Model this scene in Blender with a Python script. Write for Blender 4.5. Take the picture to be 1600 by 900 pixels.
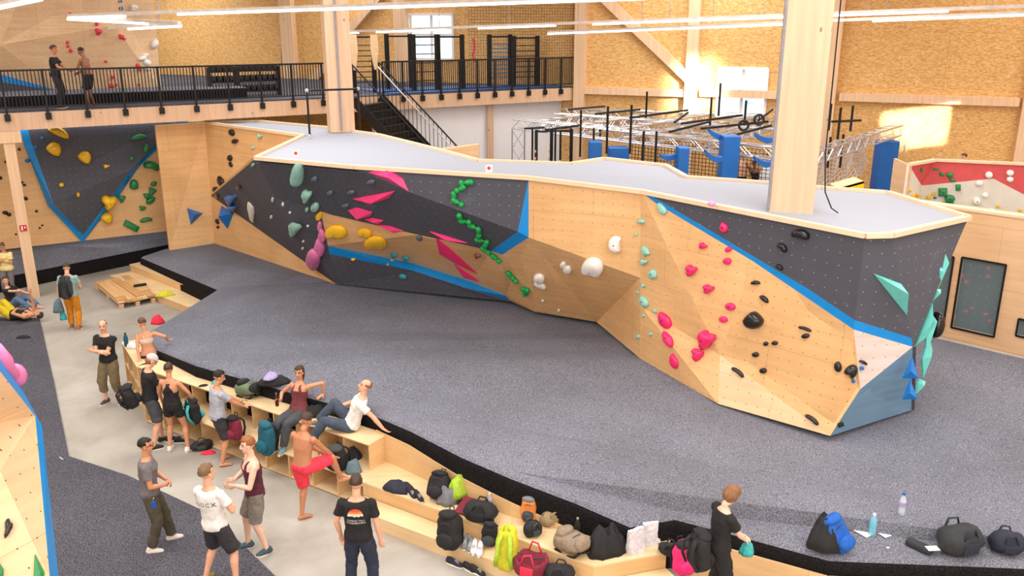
import bpy, bmesh, math, random
from mathutils import Vector, Matrix, noise
from mathutils.bvhtree import BVHTree
for o in list(bpy.data.objects): bpy.data.objects.remove(o)
SC = bpy.context.scene
COL = SC.collection
V3 = Vector

# ------------------------------------------------------------------ camera
FPX, CAMH, TILT = 1350.0, 7.4, math.atan(410 / 1350.0)
CT, ST = math.cos(TILT), math.sin(TILT)
CAMP = V3((0, 0, CAMH))
cam = bpy.data.objects.new('camera', bpy.data.cameras.new('camera'))
COL.objects.link(cam)
cam.location = CAMP
cam.rotation_euler = (math.pi / 2 - TILT, 0, 0)
cam.data.sensor_width = 36.0
cam.data.lens = FPX / 1600.0 * 36.0
cam.data.clip_end = 200
SC.camera = cam
SC.view_settings.view_transform = 'Standard'
SC.view_settings.look = 'None'
SC.view_settings.gamma = 1.0
SC.view_settings.use_curve_mapping = False
SC.view_settings.exposure = 0.16

# ------------------------------------------------------------------ light
w = bpy.data.worlds.new('world'); SC.world = w; w.use_nodes = True
w.node_tree.nodes['Background'].inputs[0].default_value = (0.80, 0.88, 1.0, 1)
w.node_tree.nodes['Background'].inputs[1].default_value = 0.55

def area_light(name, loc, sx, sy, power, rot=(0, 0, 0), color=(1, 1, 1), spread=math.pi):
    d = bpy.data.lights.new(name, 'AREA'); d.shape = 'RECTANGLE'; d.size = sx; d.size_y = sy
    d.energy = power; d.color = color; d.spread = spread
    o = bpy.data.objects.new(name, d); COL.objects.link(o); o.location = loc; o.rotation_euler = rot
    return o
for i in range(4):  # grid of unseen area lamps added under the ceiling for general light
    for j in range(5):
        area_light('ceiling_light', (-16.5 + i * 11, 1.5 + j * 9.0, 10.3), 6, 5, 475, (0, 0, 0), (1.0, 0.985, 0.97), math.radians(165))
# added fill light below the mezzanine, lifts the mat and wall there
area_light('under_mezzanine_light', (-12.5, 27.0, 4.6), 6, 1.2, 90, (0, 0, 0.55))
# added fill light behind the camera, brightens the walls that face it
area_light('window_daylight', (2, -3.7, 8.0), 24, 4.5, 1300, (math.radians(90), 0, 0), (0.93, 0.97, 1.0))
def spot_light(name, loc, target, power, ang, blend, color):
    d = bpy.data.lights.new(name, 'SPOT'); d.energy = power; d.spot_size = math.radians(ang); d.spot_blend = blend
    d.color = color; d.shadow_soft_size = 0.05
    o = bpy.data.objects.new(name, d); COL.objects.link(o); o.location = loc
    o.rotation_euler = (V3(target) - V3(loc)).to_track_quat('-Z', 'Y').to_euler()
    return o

# ------------------------------------------------------------------ helpers
def ray(x, y):
    u = (x - 800) / FPX; v = -(y - 450) / FPX
    return V3((u, CT + v * ST, -ST + v * CT))
def at(x, y, z):                       # the point at height z seen at (x, y)
    d = ray(x, y); return CAMP + d * ((z - CAMH) / d.z)
def atY(x, y, Y):
    d = ray(x, y); return CAMP + d * (Y / d.y)
def onp(x, y, p, n):                   # on the plane through p with normal n
    d = ray(x, y); return CAMP + d * ((p - CAMP).dot(n) / d.dot(n))
def plane(a, b, c):
    n = (b - a).cross(c - a).normalized(); return a, n

def lin(c):
    return tuple(((v / 255.0) / 12.92 if v <= 10 else (((v / 255.0) + 0.055) / 1.055) ** 2.4) for v in c)

MATS = {}
def newmat(name, rough=0.6, metal=0.0):
    m = bpy.data.materials.new(name); m.use_nodes = True
    b = m.node_tree.nodes['Principled BSDF']
    b.inputs['Roughness'].default_value = rough; b.inputs['Metallic'].default_value = metal
    MATS[name] = m
    return m, m.node_tree, b
def nd(nt, t, **kw):
    n = nt.nodes.new(t)
    for k, v in kw.items():
        if k in n.inputs: n.inputs[k].default_value = v
        else: setattr(n, k, v)
    return n
def ramp(nt, stops):
    r = nt.nodes.new('ShaderNodeValToRGB')
    e = r.color_ramp.elements
    while len(e) < len(stops): e.new(0.5)
    for i, (p, c) in enumerate(stops):
        e[i].position = p; e[i].color = (*c, 1) if len(c) == 3 else c
    return r
def mixc(nt, fac, a, b, mode='MIX'):
    m = nt.nodes.new('ShaderNodeMix'); m.data_type = 'RGBA'; m.blend_type = mode
    for sock, val in ((m.inputs['Factor'], fac), (m.inputs['A'], a), (m.inputs['B'], b)):
        s = sock
        if sock.name == 'A': s = m.inputs[6]
        if sock.name == 'B': s = m.inputs[7]
        if sock.name == 'Factor': s = m.inputs[0]
        if hasattr(val, 'is_output') or isinstance(val, bpy.types.NodeSocket): nt.links.new(val, s)
        elif isinstance(val, (int, float)): s.default_value = val
        else: s.default_value = (*val, 1) if len(val) == 3 else val
    return m.outputs[2]
def coords(nt, kind='Object', scale=(1, 1, 1), rot=(0, 0, 0)):
    tc = nt.nodes.new('ShaderNodeTexCoord'); mp = nt.nodes.new('ShaderNodeMapping')
    mp.inputs['Scale'].default_value = scale; mp.inputs['Rotation'].default_value = rot
    nt.links.new(tc.outputs[kind], mp.inputs['Vector']); return mp.outputs[0]
def math2(nt, op, a, b=None):
    n = nt.nodes.new('ShaderNodeMath'); n.operation = op
    for i, v in enumerate((a, b)):
        if v is None: continue
        if isinstance(v, bpy.types.NodeSocket): nt.links.new(v, n.inputs[i])
        else: n.inputs[i].default_value = v
    return n.outputs[0]
def dots(nt, step, r):                 # regular grid of bolt holes in UV metres
    tc = nt.nodes.new('ShaderNodeTexCoord')
    s = nd(nt, 'ShaderNodeVectorMath', operation='SCALE'); nt.links.new(tc.outputs['UV'], s.inputs[0]); s.inputs['Scale'].default_value = 1 / step
    f = nd(nt, 'ShaderNodeVectorMath', operation='FRACTION'); nt.links.new(s.outputs[0], f.inputs[0])
    d = nd(nt, 'ShaderNodeVectorMath', operation='DISTANCE'); nt.links.new(f.outputs[0], d.inputs[0]); d.inputs[1].default_value = (0.5, 0.5, 0)
    return math2(nt, 'LESS_THAN', d.outputs['Value'], r / step)

def plain(name, rgb, rough=0.6, metal=0.0, vary=0.12, scale=6.0, bump=0.0, srgb=True):
    m, nt, b = newmat(name, rough, metal)
    c = lin(rgb) if srgb else rgb
    v = coords(nt); nz = nd(nt, 'ShaderNodeTexNoise', Scale=scale, Detail=3.0); nt.links.new(v, nz.inputs['Vector'])
    lo = tuple(x * (1 - vary) for x in c); hi = tuple(min(1, x * (1 + vary)) for x in c)
    r = ramp(nt, [(0.3, lo), (0.7, hi)]); nt.links.new(nz.outputs[0], r.inputs[0])
    nt.links.new(r.outputs[0], b.inputs['Base Color'])
    if bump:
        bp = nd(nt, 'ShaderNodeBump', Strength=bump, Distance=0.02); nt.links.new(nz.outputs[0], bp.inputs['Height']); nt.links.new(bp.outputs[0], b.inputs['Normal'])
    return m
def plywood(name, rgb, holes=True, grain=0.6, hole=(70, 45, 25), rough=0.5):
    m, nt, b = newmat(name, rough)
    c = lin(rgb)
    v = coords(nt, 'UV', (0.6, 7, 1))
    n1 = nd(nt, 'ShaderNodeTexNoise', Scale=1.3, Detail=5.0, Distortion=0.6); nt.links.new(v, n1.inputs['Vector'])
    v2 = coords(nt, 'UV', (0.8, 0.8, 1)); n2 = nd(nt, 'ShaderNodeTexNoise', Scale=1.1, Detail=2.0); nt.links.new(v2, n2.inputs['Vector'])
    r = ramp(nt, [(0.30, tuple(x * (1 - 0.16 * grain) for x in c)), (0.7, tuple(min(1, x * (1 + 0.10 * grain)) for x in c))])
    nt.links.new(n1.outputs[0], r.inputs[0])
    r2 = ramp(nt, [(0.35, (0.90, 0.86, 0.80)), (0.65, (1, 1, 1))]); nt.links.new(n2.outputs[0], r2.inputs[0])
    col = mixc(nt, 1.0, r.outputs[0], r2.outputs[0], 'MULTIPLY')
    # sheet joints every 1.22 m / 2.44 m
    br = nd(nt, 'ShaderNodeTexBrick', Scale=1.0); br.inputs['Mortar Size'].default_value = 0.004; br.inputs['Brick Width'].default_value = 2.44; br.inputs['Row Height'].default_value = 1.22
    br.inputs['Color1'].default_value = (1, 1, 1, 1); br.inputs['Color2'].default_value = (0.95, 0.94, 0.92, 1); br.inputs['Mortar'].default_value = (0.72, 0.66, 0.58, 1)
    nt.links.new(coords(nt, 'UV'), br.inputs['Vector'])
    col = mixc(nt, 1.0, col, br.outputs[0], 'MULTIPLY')
    if holes:
        col = mixc(nt, dots(nt, 0.2, 0.008), col, lin(hole))
    nt.links.new(col, b.inputs['Base Color'])
    return m
def darkpanel(name, rgb):
    m, nt, b = newmat(name, 0.75)
    c = lin(rgb)
    v = coords(nt, 'UV'); n1 = nd(nt, 'ShaderNodeTexNoise', Scale=0.9, Detail=6.0, Roughness=0.65); nt.links.new(v, n1.inputs['Vector'])
    r = ramp(nt, [(0.3, tuple(x * 0.85 for x in c)), (0.62, c), (0.82, tuple(x * 1.9 for x in c))]); nt.links.new(n1.outputs[0], r.inputs[0])
    n2 = nd(nt, 'ShaderNodeTexNoise', Scale=3.2, Detail=8.0, Roughness=0.7); nt.links.new(v, n2.inputs['Vector'])
    ch = ramp(nt, [(0.66, (0, 0, 0)), (0.78, (0.5, 0.5, 0.5))]); nt.links.new(n2.outputs[0], ch.inputs[0])
    col = mixc(nt, ch.outputs[0], r.outputs[0], (0.35, 0.35, 0.37))
    col = mixc(nt, dots(nt, 0.2, 0.008), col, (0.42, 0.42, 0.44))
    nt.links.new(col, b.inputs['Base Color'])
    return m
def carpet(name, lo, hi, sc=70.0, patch=True):
    m, nt, b = newmat(name, 0.95)
    v = coords(nt, 'Object')
    n1 = nd(nt, 'ShaderNodeTexNoise', Scale=sc, Detail=2.0, Roughness=0.6); nt.links.new(v, n1.inputs['Vector'])
    r = ramp(nt, [(0.34, lin(lo)), (0.5, tuple((a + c) / 2.4 for a, c in zip(lin(lo), lin(hi)))), (0.68, lin(hi))]); nt.links.new(n1.outputs[0], r.inputs[0])
    col = r.outputs[0]
    if patch:
        n2 = nd(nt, 'ShaderNodeTexNoise', Scale=0.55, Detail=4.0); nt.links.new(v, n2.inputs['Vector'])
        r2 = ramp(nt, [(0.35, (0.88, 0.88, 0.88)), (0.65, (1.08, 1.08, 1.1))]); nt.links.new(n2.outputs[0], r2.inputs[0])
        col = mixc(nt, 1.0, col, r2.outputs[0], 'MULTIPLY')
        n3 = nd(nt, 'ShaderNodeTexNoise', Scale=1.7, Detail=6.0, Roughness=0.75, Distortion=0.5); nt.links.new(v, n3.inputs['Vector'])
        r3 = ramp(nt, [(0.70, (0, 0, 0)), (0.80, (0.45, 0.45, 0.45))]); nt.links.new(n3.outputs[0], r3.inputs[0])
        col = mixc(nt, r3.outputs[0], col, (0.40, 0.40, 0.43))
    nt.links.new(col, b.inputs['Base Color'])
    b.inputs['Specular IOR Level'].default_value = 0.1
    bp = nd(nt, 'ShaderNodeBump', Strength=0.5, Distance=0.01); nt.links.new(n1.outputs[0], bp.inputs['Height']); nt.links.new(bp.outputs[0], b.inputs['Normal'])
    return m
def osb(name):
    m, nt, b = newmat(name, 0.7)
    v = coords(nt, 'UV', (8, 26, 1))
    vo = nd(nt, 'ShaderNodeTexVoronoi', Scale=1.6); nt.links.new(v, vo.inputs['Vector'])
    sep = nd(nt, 'ShaderNodeSeparateColor'); nt.links.new(vo.outputs['Color'], sep.inputs[0])
    r = ramp(nt, [(0.0, lin((206, 152, 84))), (0.35, lin((222, 174, 106))), (0.7, lin((230, 186, 120))), (1.0, lin((240, 204, 146)))]); nt.links.new(sep.outputs[0], r.inputs[0])
    nz = nd(nt, 'ShaderNodeTexNoise', Scale=2.2, Detail=4.0); nt.links.new(v, nz.inputs['Vector'])
    r2 = ramp(nt, [(0.3, (0.90, 0.87, 0.82)), (0.7, (1.0, 1.0, 1.0))]); nt.links.new(nz.outputs[0], r2.inputs[0])
    col = mixc(nt, 1.0, r.outputs[0], r2.outputs[0], 'MULTIPLY')
    br = nd(nt, 'ShaderNodeTexBrick', Scale=1.0); br.inputs['Mortar Size'].default_value = 0.006; br.inputs['Brick Width'].default_value = 5.0; br.inputs['Row Height'].default_value = 2.6
    br.inputs['Color1'].default_value = (1, 1, 1, 1); br.inputs['Color2'].default_value = (0.97, 0.97, 0.96, 1); br.inputs['Mortar'].default_value = (0.7, 0.66, 0.6, 1)
    nt.links.new(coords(nt, 'UV'), br.inputs['Vector'])
    col = mixc(nt, 1.0, col, br.outputs[0], 'MULTIPLY')
    nt.links.new(col, b.inputs['Base Color'])
    return m
def concrete(name):
    m, nt, b = newmat(name, 0.55)
    v = coords(nt, 'Object', (1, 1, 1))
    n1 = nd(nt, 'ShaderNodeTexNoise', Scale=0.5, Detail=8.0, Roughness=0.62, Distortion=0.8); nt.links.new(v, n1.inputs['Vector'])
    r = ramp(nt, [(0.3, lin((146, 140, 131))), (0.5, lin((166, 161, 152))), (0.7, lin((184, 180, 172)))]); nt.links.new(n1.outputs[0], r.inputs[0])
    n2 = nd(nt, 'ShaderNodeTexNoise', Scale=2.3, Detail=9.0, Roughness=0.75, Distortion=1.5); nt.links.new(v, n2.inputs['Vector'])
    r2 = ramp(nt, [(0.60, (0, 0, 0)), (0.78, (0.55, 0.55, 0.55))]); nt.links.new(n2.outputs[0], r2.inputs[0])
    col = mixc(nt, r2.outputs[0], r.outputs[0], lin((140, 132, 120)))
    nt.links.new(col, b.inputs['Base Color'])
    return m
def timber(name, rgb):
    m, nt, b = newmat(name, 0.55)
    c = lin(rgb)
    v = coords(nt, 'UV', (7, 0.35, 1))
    n1 = nd(nt, 'ShaderNodeTexNoise', Scale=1.6, Detail=5.0, Distortion=0.4); nt.links.new(v, n1.inputs['Vector'])
    r = ramp(nt, [(0.3, tuple(x * 0.86 for x in c)), (0.7, tuple(min(1, x * 1.06) for x in c))]); nt.links.new(n1.outputs[0], r.inputs[0])
    v2 = coords(nt, 'UV', (4.0, 2.0, 1)); vo = nd(nt, 'ShaderNodeTexVoronoi', Scale=1.0); nt.links.new(v2, vo.inputs['Vector'])
    kn = math2(nt, 'LESS_THAN', vo.outputs['Distance'], 0.085)
    sep = nd(nt, 'ShaderNodeSeparateColor'); nt.links.new(vo.outputs['Color'], sep.inputs[0])
    kn = math2(nt, 'MULTIPLY', kn, math2(nt, 'GREATER_THAN', sep.outputs[0], 0.35))
    kn = math2(nt, 'MULTIPLY', kn, 0.75)
    col = mixc(nt, kn, r.outputs[0], lin((120, 78, 45)))
    nt.links.new(col, b.inputs['Base Color'])
    return m
def emit(name, rgb, strength):
    m, nt, b = newmat(name, 0.5)
    b.inputs['Base Color'].default_value = (*rgb, 1)
    b.inputs['Emission Color'].default_value = (*rgb, 1); b.inputs['Emission Strength'].default_value = strength
    return m
def glass(name, rgb=(0.9, 0.97, 1), rough=0.03, alpha=0.25):
    m, nt, b = newmat(name, rough)
    b.inputs['Base Color'].default_value = (*rgb, 1); b.inputs['Alpha'].default_value = alpha
    return m

WOOD = plywood('birch_plywood', (232, 188, 134))
WOODP = plywood('pale_birch_plywood', (234, 200, 160))
WOODW = plywood('white_stained_plywood', (222, 208, 204))
PLYN = plywood('plain_birch_plywood', (230, 194, 154), holes=False)
BENCH = plywood('bench_plywood', (236, 208, 164), holes=False)
BENCHE = plywood('bench_plywood_front', (226, 190, 140), holes=False)
OSB = osb('oriented_strand_board')
DARK = darkpanel('charcoal_panel', (78, 80, 91))
BLUE = plain('blue_paint', (0, 136, 214), 0.45, vary=0.05)
BLUEG = plywood('blue_stained_plywood', (120, 160, 196), holes=False, grain=0.8)
MATTOP = carpet('grey_mat_carpet', (80, 81, 89), (152, 155, 169))
MATSIDE = carpet('black_mat_side_carpet', (12, 12, 14), (46, 44, 46), patch=False)
FLOORC = carpet('dark_floor_carpet', (44, 44, 50), (116, 116, 126), 60.0)
CONC = concrete('polished_concrete')
PLATF = plain('pale_grey_platform', (158, 163, 175), 0.9, vary=0.04, scale=60)
GLULAM = timber('glulam_spruce', (232, 196, 158))
GLULAMP = timber('pale_glulam_spruce', (220, 184, 152))
RIM = plain('rim_timber', (230, 206, 174), 0.5, vary=0.05)
BLACKM = plain('black_steel', (22, 22, 25), 0.45, 0.3, vary=0.1)
WHITEW = plain('white_plaster', (236, 236, 240), 0.8, vary=0.02, scale=2)
ALU = plain('aluminium', (200, 202, 208), 0.3, 0.7, vary=0.04)
GREYM = plain('grey_metal', (150, 150, 158), 0.45, 0.3)
LAMPM = plain('white_lamp_housing', (206, 198, 190), 0.4)
LED = emit('led_diffuser', (1.0, 1.0, 1.0), 3.2)
SKYP = emit('bright_window_sky', (0.93, 0.98, 1.0), 2.2)
RUBB = plain('black_rubber', (24, 24, 27), 0.7)
BLUEPAD = plain('blue_vinyl_pad', (0, 96, 178), 0.45, vary=0.06)

def tag(o, label=None, cat=None, group=None, kind=None):
    if label: o['label'] = label
    if cat: o['category'] = cat
    if group: o['group'] = group
    if kind: o['kind'] = kind
    return o
def thing(name, label, cat, loc=(0, 0, 0), rz=0.0, group=None, rot=None):
    o = bpy.data.objects.new(name, None); COL.objects.link(o); o.empty_display_size = 0.1
    o.location = loc; o.rotation_euler = rot if rot else (0, 0, rz)
    return tag(o, label, cat, group)

class MB:
    """collects shapes, then links them as ONE mesh object"""
    def __init__(s): s.v = []; s.f = []; s.uv = []; s.mi = []; s.cur = 0
    def face(s, pts, uvs=None, flip=None):
        pts = [V3(p) for p in pts]
        n = V3((0, 0, 0))
        for i in range(len(pts)): n += pts[i].cross(pts[(i + 1) % len(pts)])
        if n.length > 1e-12: n.normalize()
        if flip is not None and n.dot(flip) < 0: pts.reverse(); n = -n
        if uvs is None:
            up = V3((0, 0, 1)) if abs(n.z) < 0.95 else V3((0, 1, 0))
            r = up.cross(n).normalized() if up.cross(n).length > 1e-6 else V3((1, 0, 0)); t = n.cross(r)
            uvs = [(p.dot(r), p.dot(t)) for p in pts]
        b = len(s.v); s.v += pts; s.f.append(list(range(b, b + len(pts)))); s.uv.append(uvs); s.mi.append(s.cur)
        return n
    def raw(s, verts, faces):
        b = len(s.v); s.v += [V3(p) for p in verts]
        for f in faces:
            s.f.append([b + i for i in f]); pts = [V3(verts[i]) for i in f]
            n = (pts[1] - pts[0]).cross(pts[2] - pts[0])
            n = n.normalized() if n.length > 1e-12 else V3((0, 0, 1))
            up = V3((0, 0, 1)) if abs(n.z) < 0.95 else V3((0, 1, 0))
            r = up.cross(n); r = r.normalized() if r.length > 1e-6 else V3((1, 0, 0)); t = n.cross(r)
            s.uv.append([(p.dot(r), p.dot(t)) for p in pts]); s.mi.append(s.cur)
        return s
    def box(s, c, d, M=None, bev=0.0):
        x, y, z = d[0] / 2, d[1] / 2, d[2] / 2
        c = V3(c)
        if bev > 0:
            bm = bmesh.new(); bmesh.ops.create_cube(bm, size=1)
            for v in bm.verts: v.co = V3((v.co.x * d[0], v.co.y * d[1], v.co.z * d[2]))
            bmesh.ops.bevel(bm, geom=bm.edges[:], offset=bev, segments=2, affect='EDGES', profile=0.5)
            bm.verts.ensure_lookup_table()
            vs = [((M @ v.co) if M else v.co) + c for v in bm.verts]; fs = [[v.index for v in f.verts] for f in bm.faces]
            bm.free(); return s.raw(vs, fs)
        vs = [V3((a, b, e)) for a in (-x, x) for b in (-y, y) for e in (-z, z)]
        vs = [((M @ v) if M else v) + c for v in vs]
        return s.raw(vs, [(0, 1, 3, 2), (4, 6, 7, 5), (0, 4, 5, 1), (2, 3, 7, 6), (0, 2, 6, 4), (1, 5, 7, 3)])
    def beam(s, a, b, wd, ht, up=(0, 0, 1)):
        a, b = V3(a), V3(b); d = (b - a); L = d.length
        if L < 1e-6: return s
        d.normalize(); up = V3(up)
        if abs(d.dot(up)) > 0.98: up = V3((0, 1, 0))
        r = d.cross(up).normalized(); u = r.cross(d)
        M = Matrix((r, d, u)).transposed()
        return s.box((a + b) / 2, (wd, L, ht), M)
    def tube(s, pts, rad, seg=8, cap=True, ell=None, ref=None):
        pts = [V3(p) for p in pts]; n = len(pts)
        rads = rad if isinstance(rad, (list, tuple)) else [rad] * n
        vs, fs = [], []
        prev = None
        for i, p in enumerate(pts):
            t = (pts[min(i + 1, n - 1)] - pts[max(i - 1, 0)])
            t = t.normalized() if t.length > 1e-9 else V3((0, 0, 1))
            if prev is None:
                rf = V3(ref) if ref else (V3((0, 0, 1)) if abs(t.z) < 0.9 else V3((1, 0, 0)))
                a = t.cross(rf).normalized()
            else:
                a = prev - t * prev.dot(t); a = a.normalized() if a.length > 1e-6 else t.orthogonal().normalized()
            prev = a; b = t.cross(a)
            e = ell if ell else 1.0
            for k in range(seg):
                th = 2 * math.pi * k / seg
                vs.append(p + a * math.cos(th) * rads[i] * e + b * math.sin(th) * rads[i])
        for i in range(n - 1):
            for k in range(seg):
                q = (k + 1) % seg
                fs.append((i * seg + k, i * seg + q, (i + 1) * seg + q, (i + 1) * seg + k))
        if cap:
            fs.append(tuple(reversed(range(seg)))); fs.append(tuple((n - 1) * seg + k for k in range(seg)))
        return s.raw(vs, fs)
    def lathe(s, prof, seg=14, c=(0, 0, 0), M=None):
        c = V3(c); vs, fs = [], []
        for (r, z) in prof:
            for k in range(seg):
                th = 2 * math.pi * k / seg; p = V3((r * math.cos(th), r * math.sin(th), z)); vs.append(((M @ p) if M else p) + c)
        n = len(prof)
        for i in range(n - 1):
            for k in range(seg):
                q = (k + 1) % seg; fs.append((i * seg + k, i * seg + q, (i + 1) * seg + q, (i + 1) * seg + k))
        fs.append(tuple(reversed(range(seg)))); fs.append(tuple((n - 1) * seg + k for k in range(seg)))
        return s.raw(vs, fs)
    def ball(s, c, r, seg=12, rings=8, M=None):
        c = V3(c); r = V3((r, r, r)) if isinstance(r, (int, float)) else V3(r)
        vs, fs = [], []
        for i in range(1, rings):
            ph = math.pi * i / rings
            for k in range(seg):
                th = 2 * math.pi * k / seg
                p = V3((r.x * math.sin(ph) * math.cos(th), r.y * math.sin(ph) * math.sin(th), r.z * math.cos(ph))); vs.append(((M @ p) if M else p) + c)
        top = V3((0, 0, r.z)); bot = V3((0, 0, -r.z))
        vs.append(((M @ top) if M else top) + c); vs.append(((M @ bot) if M else bot) + c)
        for i in range(rings - 2):
            for k in range(seg):
                q = (k + 1) % seg; fs.append((i * seg + k, (i + 1) * seg + k, (i + 1) * seg + q, i * seg + q))
        tI, bI = len(vs) - 2, len(vs) - 1
        for k in range(seg):
            q = (k + 1) % seg; fs.append((tI, k, q)); fs.append((bI, (rings - 2) * seg + q, (rings - 2) * seg + k))
        return s.raw(vs, fs)
    def prism(s, poly, z0, z1, top=True, bottom=True):
        P0 = [V3((p[0], p[1], z0)) for p in poly]; P1 = [V3((p[0], p[1], z1)) for p in poly]
        ar = sum(P0[i].x * P0[(i + 1) % len(poly)].y - P0[(i + 1) % len(poly)].x * P0[i].y for i in range(len(poly)))
        if ar < 0: P0.reverse(); P1.reverse()
        n = len(P0)
        if top: s.face(P1)
        if bottom: s.face(list(reversed(P0)))
        for i in range(n):
            j = (i + 1) % n; s.face([P0[i], P0[j], P1[j], P1[i]])
        return s
    def slab(s, pts, nrm, th):         # a facet with thickness behind it
        pts = [V3(p) for p in pts]; n = s.face(pts, flip=nrm)
        back = [p - n * th for p in pts]; s.face(back, flip=-n)
        c = sum(pts, V3()) / len(pts)
        for i in range(len(pts)):
            j = (i + 1) % len(pts); m = (pts[i] + pts[j]) / 2 - c
            s.face([pts[i], pts[j], back[j], back[i]], flip=m)
        return n
    def loft(s, rings, cap=True):
        vs, fs = [], []; k = len(rings[0])
        for r in rings: vs += [V3(p) for p in r]
        for i in range(len(rings) - 1):
            for a in range(k):
                b = (a + 1) % k; fs.append((i * k + a, i * k + b, (i + 1) * k + b, (i + 1) * k + a))
        if cap: fs.append(tuple(reversed(range(k)))); fs.append(tuple((len(rings) - 1) * k + a for a in range(k)))
        return s.raw(vs, fs)
    def build(s, name, mat, parent=None, smooth=False, merge=False, origin=None):
        me = bpy.data.meshes.new(name)
        off = V3(origin) if origin is not None else V3((0, 0, 0))
        me.from_pydata([tuple(p - off) for p in s.v], [], s.f)
        ul = me.uv_layers.new(name='UVMap'); k = 0
        flat = []
        for u in s.uv:
            for q in u: flat += [q[0], q[1]]
        ul.data.foreach_set('uv', flat)
        ms = mat if isinstance(mat, (list, tuple)) else [mat]
        for m in ms: me.materials.append(m)
        if len(ms) > 1: me.polygons.foreach_set('material_index', s.mi)
        if smooth: me.polygons.foreach_set('use_smooth', [True] * len(s.f))
        if merge:
            bm = bmesh.new(); bm.from_mesh(me); bmesh.ops.remove_doubles(bm, verts=bm.verts, dist=1e-5); bmesh.ops.recalc_face_normals(bm, faces=bm.faces); bm.to_mesh(me); bm.free()
        me.validate()
        o = bpy.data.objects.new(name, me); COL.objects.link(o)
        if origin is not None: o.location = off
        if parent:
            o.parent = parent
        return o
def copy_tree(o, parent=None):
    c = o.copy(); COL.objects.link(c)
    if parent: c.parent = parent
    for ch in list(o.children): copy_tree(ch, c)
    return c
def rotz(a): return Matrix.Rotation(a, 3, 'Z')
# ================================================================== SETTING
ZM = 1.22                              # height of the mat surface
ZT = 4.75                              # height of the boulder's platform
ZF = 5.2                               # mezzanine floor
BW0 = V3((2.42, 33.5, 0)); BWD = V3((0.913, -0.408, 0)).normalized(); BWN = V3((-0.408, -0.913, 0)).normalized()
def bw(s, z, off=0.0): return BW0 + BWD * s + BWN * off + V3((0, 0, z))
E0 = at(0, 175, ZF); E1 = at(900, 135, ZF); ED = (E1 - E0).normalized(); EN = V3((ED.y, -ED.x, 0))   # mezzanine edge
def me_(s, z, off=0.0): p = E0 + ED * s + EN * off; return V3((p.x, p.y, z))
ELEN = (E1 - E0).length
def on_edge(x, y, off=0.0): return onp(x, y, E0 + EN * off, EN)
def s_edge(x, y=150): return (on_edge(x, y) - E0).dot(ED)
def s_back(x, y=100): return (onp(x, y, BW0, BWN) - BW0).dot(BWD)

m = MB(); m.prism([(-24, -4), (21, -4), (21, 46), (-24, 46)], -0.2, 0); tag(m.build('floor', CONC), kind='structure')
m = MB(); m.prism([(-24, -4), (21, -4), (21, 46), (-24, 46)], 10.8, 11.0); tag(m.build('ceiling', RIM), kind='structure')

# back wall: OSB sheets with two window openings
def wall_with_holes(name, mat, f, s0, s1, z0, z1, holes, th=0.25):
    xs = sorted({s0, s1, *[h[0] for h in holes], *[h[1] for h in holes]}); zs = sorted({z0, z1, *[h[2] for h in holes], *[h[3] for h in holes]})
    mb = MB()
    for i in range(len(xs) - 1):
        for j in range(len(zs) - 1):
            cx = (xs[i] + xs[i + 1]) / 2; cz = (zs[j] + zs[j + 1]) / 2
            if any(h[0] < cx < h[1] and h[2] < cz < h[3] for h in holes): continue
            P4 = [f(xs[i], zs[j]), f(xs[i + 1], zs[j]), f(xs[i + 1], zs[j + 1]), f(xs[i], zs[j + 1])]
            uv = [(xs[i], zs[j]), (xs[i + 1], zs[j]), (xs[i + 1], zs[j + 1]), (xs[i], zs[j + 1])]
            mb.face(P4, uv, None)
    for h in holes:
        q = [(h[0], h[2]), (h[1], h[2]), (h[1], h[3]), (h[0], h[3])]
        for k in range(4):
            a, b = q[k], q[(k + 1) % 4]
            mb.face([f(*a), f(*b), f(*b, -th), f(*a, -th)])
    return tag(mb.build(name, mat), kind='structure')
def win_rect(x0, y0, x1, y1):
    a = onp(x0, y0, BW0, BWN); b = onp(x1, y1, BW0, BWN)
    return ((a - BW0).dot(BWD), (b - BW0).dot(BWD), b.z, a.z)
WR = [win_rect(638, 23, 709, 93), win_rect(1124, 106, 1194, 184)]
wall_with_holes('wall_back', OSB, bw, -29, 21, 0, 11, WR)
for i, r in enumerate(WR):
    t = thing('window_%d' % (i + 1), None, None); t['kind'] = 'structure'
    s0, s1, z0, z1 = r; fr = MB()
    for (a, b) in ((bw(s0, z0, .02), bw(s1, z0, .02)), (bw(s0, z1, .02), bw(s1, z1, .02)), (bw(s0, z0, .02), bw(s0, z1, .02)), (bw(s1, z0, .02), bw(s1, z1, .02)), (bw((s0 + s1) / 2, z0, -.08), bw((s0 + s1) / 2, z1, -.08)), (bw(s0, z0 + (z1 - z0) * .55, -.08), bw(s1, z0 + (z1 - z0) * .55, -.08))):
        fr.beam(a, b, 0.09, 0.09, BWN)
    fr.build('window_frame', WHITEW, t)
    pn = MB(); pn.face([bw(s0, z0, -.14), bw(s1, z0, -.14), bw(s1, z1, -.14), bw(s0, z1, -.14)], flip=BWN); pn.build('window_pane', glass('window_glass_%d' % i, (0.95, 0.98, 1), 0.02, 0.08), t)
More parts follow.
